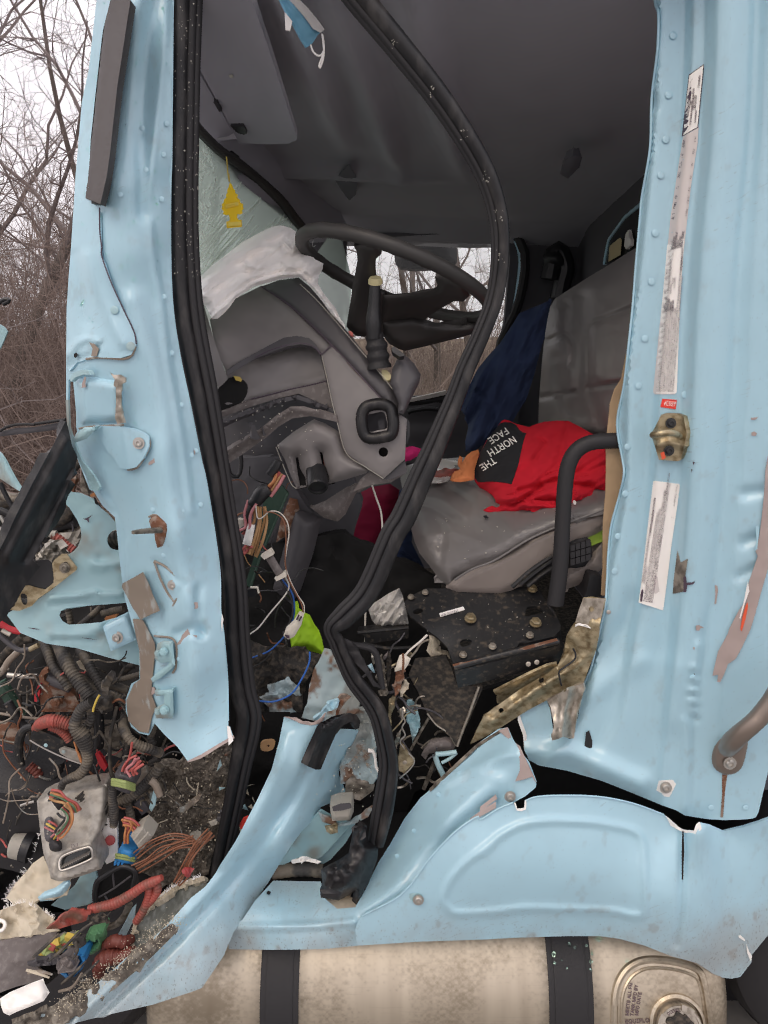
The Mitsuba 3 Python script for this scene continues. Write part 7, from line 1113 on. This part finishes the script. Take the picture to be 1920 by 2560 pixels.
sp2 = thing('striped_plug', 'small black and white plug half hidden by the front door seal', 'connector'); add(sp2 + '__body', sheet(ZI('250,870 325,848 330,885 300,915 250,912'), .2, .02, 5), 'black_plastic')
for o_ in ('275,850 322,852', '320,850 328,888'): add(sp2 + '__rim', tube([(*q, .195) for q in ZI(o_)], 3, step=4), 'plug_white')
cp_ = thing('cream_plug', 'cream wire plug with two pale wires beside the seat base plate', 'connector'); add(cp_ + '__body', sheet(ZS('1075,430 1100,360 1150,340 1230,400 1200,470 1150,540 1120,530 1045,550'), .10, .02, 5, pillow=(.006, 8)), 'plug_white'); add(cp_ + '__wire', tube([(*q, .11) for q in ZS('1160,370 1220,300 1330,210 1420,125')], 3, step=5), 'wire_white'); add(cp_ + '__wire', tube([(*q, .11) for q in ZS('1220,390 1290,310 1350,220 1430,180')], 3, step=5), 'metal_grimy'); add(cp_ + '__wire', tube([(*q, .10) for q in ZS('1140,340 1145,420 1140,540')], 3, step=5), 'rust')
one('carpet_scrap', sheet(ZI('230,1180 360,1230 510,1240 640,1255 755,1310 700,1370 620,1480 610,1660 480,1659 320,1659 300,1600 260,1400'), ctl((650, 1640, .26), (760, 1660, .22), (720, 1780, .2)), .01, 8, rough=[(.03, 40, 3), (.01, 10, 4)]), 'grime', 'dark brown torn carpet behind the blue wire', 'carpet'); one('frayed_insulation', sheet(ZI('410,1480 470,1455 530,1440 560,1490 590,1480 600,1560 610,1659 400,1659 390,1600 340,1570 390,1550'), .20, .01, 6, rough=[(.02, 14, 4)]), 'paint_scraped', 'frayed grey insulation piece under the blue wire in the torn sill opening', 'insulation'); one('orange_tag', sheet(closed(ZM('225,185 260,170 310,175 300,225 260,240 225,230'), 24), .13, .004, 6, holes=[closed(ZM('262,205 272,200 280,210 270,218'), 10)]), 'wire_tan', 'tan round-ended tag behind the bent sill panel', 'tag')
one('red_lens_scrap', sheet(ZM('95,690 115,655 145,645 150,670 120,710 100,715'), .11, .01, 5), 'label_red', 'shiny red lens scrap left of the bent sill panel', 'lens scrap')
for i in range(30):
    rr = np.random.RandomState(700 + i); q = np.array([600., 1960.]) + rr.normal(0, 1, 2) * [22, 70]; add(f'{en}__chip', trimesh.convex.convex_hull(P(q[0] + rr.normal(0, 6, 6), q[1] + rr.normal(0, 6, 6), .14 + rr.uniform(0, .01, 6))), ['bare_brown', 'fibreglass', 'paint_old', 'rust'][i % 4], False)

gl = cat(crumbs(60, (1040, 1260, 1420, 1440), (.6, 1.9), (lambda a, b: cuy(a, b) - .006), 51, Polygon([(1050, 1260), (1200, 1310), (1400, 1270), (1420, 1290), (1130, 1440), (1060, 1380)])), crumbs(90, (1030, 1470, 1400, 1660), (.5, 1.5), (lambda a, b: ply(a, b) - .004), 52, Polygon([(1040, 1490), (1340, 1475), (1400, 1560), (1300, 1600), (1140, 1650), (1040, 1560)])),
    crumbs(60, (560, 1000, 800, 1140), (.7, 2.), (lambda a, b: dy_(a, b) - .03), 53), crumbs(120, (690, 1850, 960, 2020), (.8, 2.4), (lambda a, b: .12 + 0 * a), 54))
k = add('glass_crumbs', gl, 'plug_white', False); labels[k] = {'label': 'tiny glass crumbs scattered over the seat, its base plate and the dashboard', 'category': 'broken glass', 'kind': 'stuff'}
apin = Polygon(AP).buffer(-14)
wd = cat(crumbs(260, (200, 0, 430, 900), (1.0, 3.2), (lambda a, b: apy(a, b) - .004), 61, apin), crumbs(120, (330, 900, 570, 1800), (1.0, 2.6), (lambda a, b: apy(a, b) - .004), 62, apin))
k = add('water_drops', wd, 'glass_crumb', False); labels[k] = {'label': 'small water drops on the light blue front door pillar', 'category': 'water drops', 'kind': 'stuff'}
stuff_part('seal_specks', cat(crumbs(150, (435, 0, 500, 700), (.7, 2.0), (lambda a, b: .030 + 0 * a), 63), *[crumbs(9, (q[0] - 10, q[1] - 16, q[0] + 12, q[1] + 16), (.8, 2.4), (lambda a, b: .022 + 0 * a), 64 + i) for i, q in enumerate(s2[3:9])]), 'plug_grey', 'pale specks of grit stuck to the door seals')
# ---------------------------------------------------------------- stickers on the pillar
def sticker(name, out, m, label, dy=.0022): return bpp(name, out, dy, m, .0006, 8, label)
def stx(s, at, ang, h, m='ink', dy=.0034, bold=True, stretch=.8): add(f'{bp}__lettering', text(s, at, ang, h, (lambda a, b: bsurf(a, b) - dy), .0, .0003, bold, 0, stretch), m, False)
sticker('vehicle_label', [(*q,) for q in ZU('372,1000 585,880 590,860 575,1100 540,1320 480,1720 425,2212')] + ZV('400,420 385,640 360,1000 320,1990 300,2012 80,2012 58,1990 95,1600 150,1050 190,640 225,300 255,0'), 'sticker_grey', 'long white vehicle data sticker', .0022)
sticker('label_patch', ZV('215,330 405,240 400,420 385,640 360,1000 325,1990 300,2005 85,2005 110,1600 150,1050 190,640'), 'paper', None, .0027)
s_ = sticker('assist_label_edge', ZU('355,1005 452,150 662,0 660,60 582,880'), 'ink_dark', None, .0026); sticker('assist_label', ZU('366,988 460,158 654,18 650,60 572,872'), 'paper', 'white slanted customer assistance sticker', .0031)
stx('CUSTOMER ASSISTANCE CENTER', ZU('484,850')[0], 84.5, 4.2, 'ink', .0038, True, .97); stx('FOR', ZU('490,565')[0], 84.5, 4, 'ink', .0038); stx('1-800-FTL-HELP', ZU('520,640')[0], 84.5, 4.2, 'ink', .0038, True, .75); stx('1-800-385-4357', ZU('548,640')[0], 84.5, 4.2, 'ink', .0038, True, .72); stx('24 HOURS/DAY', ZU('550,820')[0], 84.5, 4.0, 'ink', .0038); stx('7 DAYS/WEEK', ZU('600,330')[0], 84.5, 4.2, 'ink', .0038)
sticker('logo_band', closed(ZU('412,725 425,690 440,560 455,400 470,368 484,392 468,560 448,690 432,738'), 50), 'ink_dark', None, .0038); stx('FREIGHTLINER', ZU('446,722')[0], 83, 4.2, 'paper', .0046, True, .92)
for s, at_ in (('THIS CHASSIS-CAB CONFORMS TO FEDERAL MOTOR VEHICLE', '108,1985'), ('SAFETY STANDARDS 101,102,103,104,106,107,111,113', '134,1985'), ('120,105/121,124,205,206,207,208,209,210 & 302', '160,1985'), ('CONFORMITY TO OTHER SAFETY STANDARDS APPLICABLE TO', '186,1985'), ('THIS VEHICLE WHEN COMPLETED IS NOT SUBSTANTIALLY', '212,1985'), ('AFFECTED BY THE DESIGN OF THE CHASSIS-CAB.', '238,1985'), ('IF COMPLETED IN ACCORDANCE WITH INSTRUCTIONS IN THE INCOMPLETE VEHICLE DOCUMENT', '262,1985'), ('PURSUANT TO 49CFR PART 568,THIS VEHICLE WILL CONFORM TO PARTS 580', '288,1985')):
    long_ = s.startswith(('IF', 'PUR')); stx(s, ZV(at_)[0], 85.2, 4.2, 'ink', .0036, False, (1290 if s.startswith('IF') else 1060 if s.startswith('PUR') else 780) * .2216 / (len(s) * .66 * 4.2))
for s, at_, L in (('FREIGHTLINER LLC', '205,880', 255), ('1FVACXBS66HW', '234,882', 280), ('05/04', '262,878', 90), ('6.144', '285,770', 60), ('12,000', '305,815', 100)): stx(s, ZV(at_)[0], 86, 4.2, 'ink', .0036, False, L * .2216 / (len(s) * .66 * 4.2))
for s, at_, L in (('MANUFACTURED BY', '192,1082', 150), ('VEHICLE ID NO', '214,1082', 140), ('DATE OF MFR', '238,1080', 120), ('GVWR-KG', '262,1078', 75), ('GVWR-LBS', '285,1076', 90)): stx(s, ZV(at_)[0], 86, 4.4, 'ink_dark', .0036, True, L * .2216 / (len(s) * .68 * 4.4))
for i, s in enumerate(('FRONT AXLE', 'INTERM AXLE', 'REAR AXLE', '4TH AXLE', 'TIRE SIZE', 'RIM SIZE')): stx(s, ZV(f'{262 + i * 25},{385 - i * 6}')[0], 83, 4.6, 'ink_dark', .0036, True, (80 + 40 * (i % 3)) * .2216 / (len(s) * .68 * 4.6))
for i, s in enumerate(('GAWR', 'PSI', 'COLD', 'GVWR', 'LBS', 'KG', 'TIRES', 'RIMS')): stx(s, ZU(f'{245 + (7 - i) * 20},{2150 - (7 - i) * 142}')[0], 80, 5.2, 'ink_dark', .0036, True, .85)
for i, s in enumerate(('12,000', '11R22.5', '8.25', 'PSI', '105', 'COLD', '6.144')): stx(s, ZU(f'{425 + i * 20},{2100 - i * 170}')[0], 81, 4, 'ink', .0036, False, .9)
sticker('logo_band', closed(ZV('368,605 372,540 378,470 392,452 396,480 388,560 380,612'), 40), 'ink_dark', None, .0036); stx('FREIGHTLINER', ZV('386,600')[0], 85.5, 2.6, 'paper', .0044, True, 1.1)
sticker('red_sticker', ZV('162,2062 326,2075 312,2180 138,2155'), 'label_red', 'small red sticker reading FL527 above the striker'); stx('FL527', ZV('180,2135')[0], -6, 8, 'paper', .0032, True, .85); stx('FREIGHTLINER', ZV('198,2095')[0], -6, 2.6, 'paper', .0032, True, 1.0)
sticker('emission_sticker', ZW('270,85 300,75 680,125 692,150 660,420 560,1100 500,1600 440,2050 428,2125 40,2000 75,1750 150,1100 220,500'), 'paper', 'creamy white emission data sticker with small print below the striker')
sticker('sticker_smudge', ZW('300,1560 340,1590 370,1830 300,1870 270,1800'), 'sticker_grey', None, .0028)
for i, (s, at_, L) in enumerate((('VEHICLE NOISE EMISSION CONTROL INFORMATION', '112,1690', 1090), ('FREIGHTLINER LLC', '142,1700', 240), ('DATE OF MANUFACTURE', '238,905', 290), ('05/04', '292,480', 120), ('THIS INCOMPLETE VEHICLE AS DELIVERED BY FREIGHTLINER LLC', '140,1985', 1210), ('CONFORMS TO THE U.S. EPA NOISE EMISSION STANDARDS', '170,1995', 1230), ('AND HEAVY TRUCKS. IT IS THE RESPONSIBILITY OF THE FINAL STAGE', '205,2000', 1560), ('MANUFACTURER TO MAINTAIN CONFORMANCE', '232,2005', 1560), ('INCLUDING BUT NOT LIMITED TO COMPLIANCE. SEE EXHAUST TO 40 CFR PART 205', '262,2010', 1610), ('205.55-4)', '385,1150', 180), ('A 680 457-1714', '612,480', 280), ('1', '588,670', 12))):
    stx(s, ZW(at_)[0], 81.5 if i != 10 else 81, 4.2, 'ink', .0034, i in (2,), L * .1582 / (len(s) * .68 * 4.2))
sticker('logo_band', closed(ZW('65,1960 72,1880 85,1810 105,1795 115,1830 105,1920 92,1985 75,1985'), 40), 'ink_dark', None, .0034)
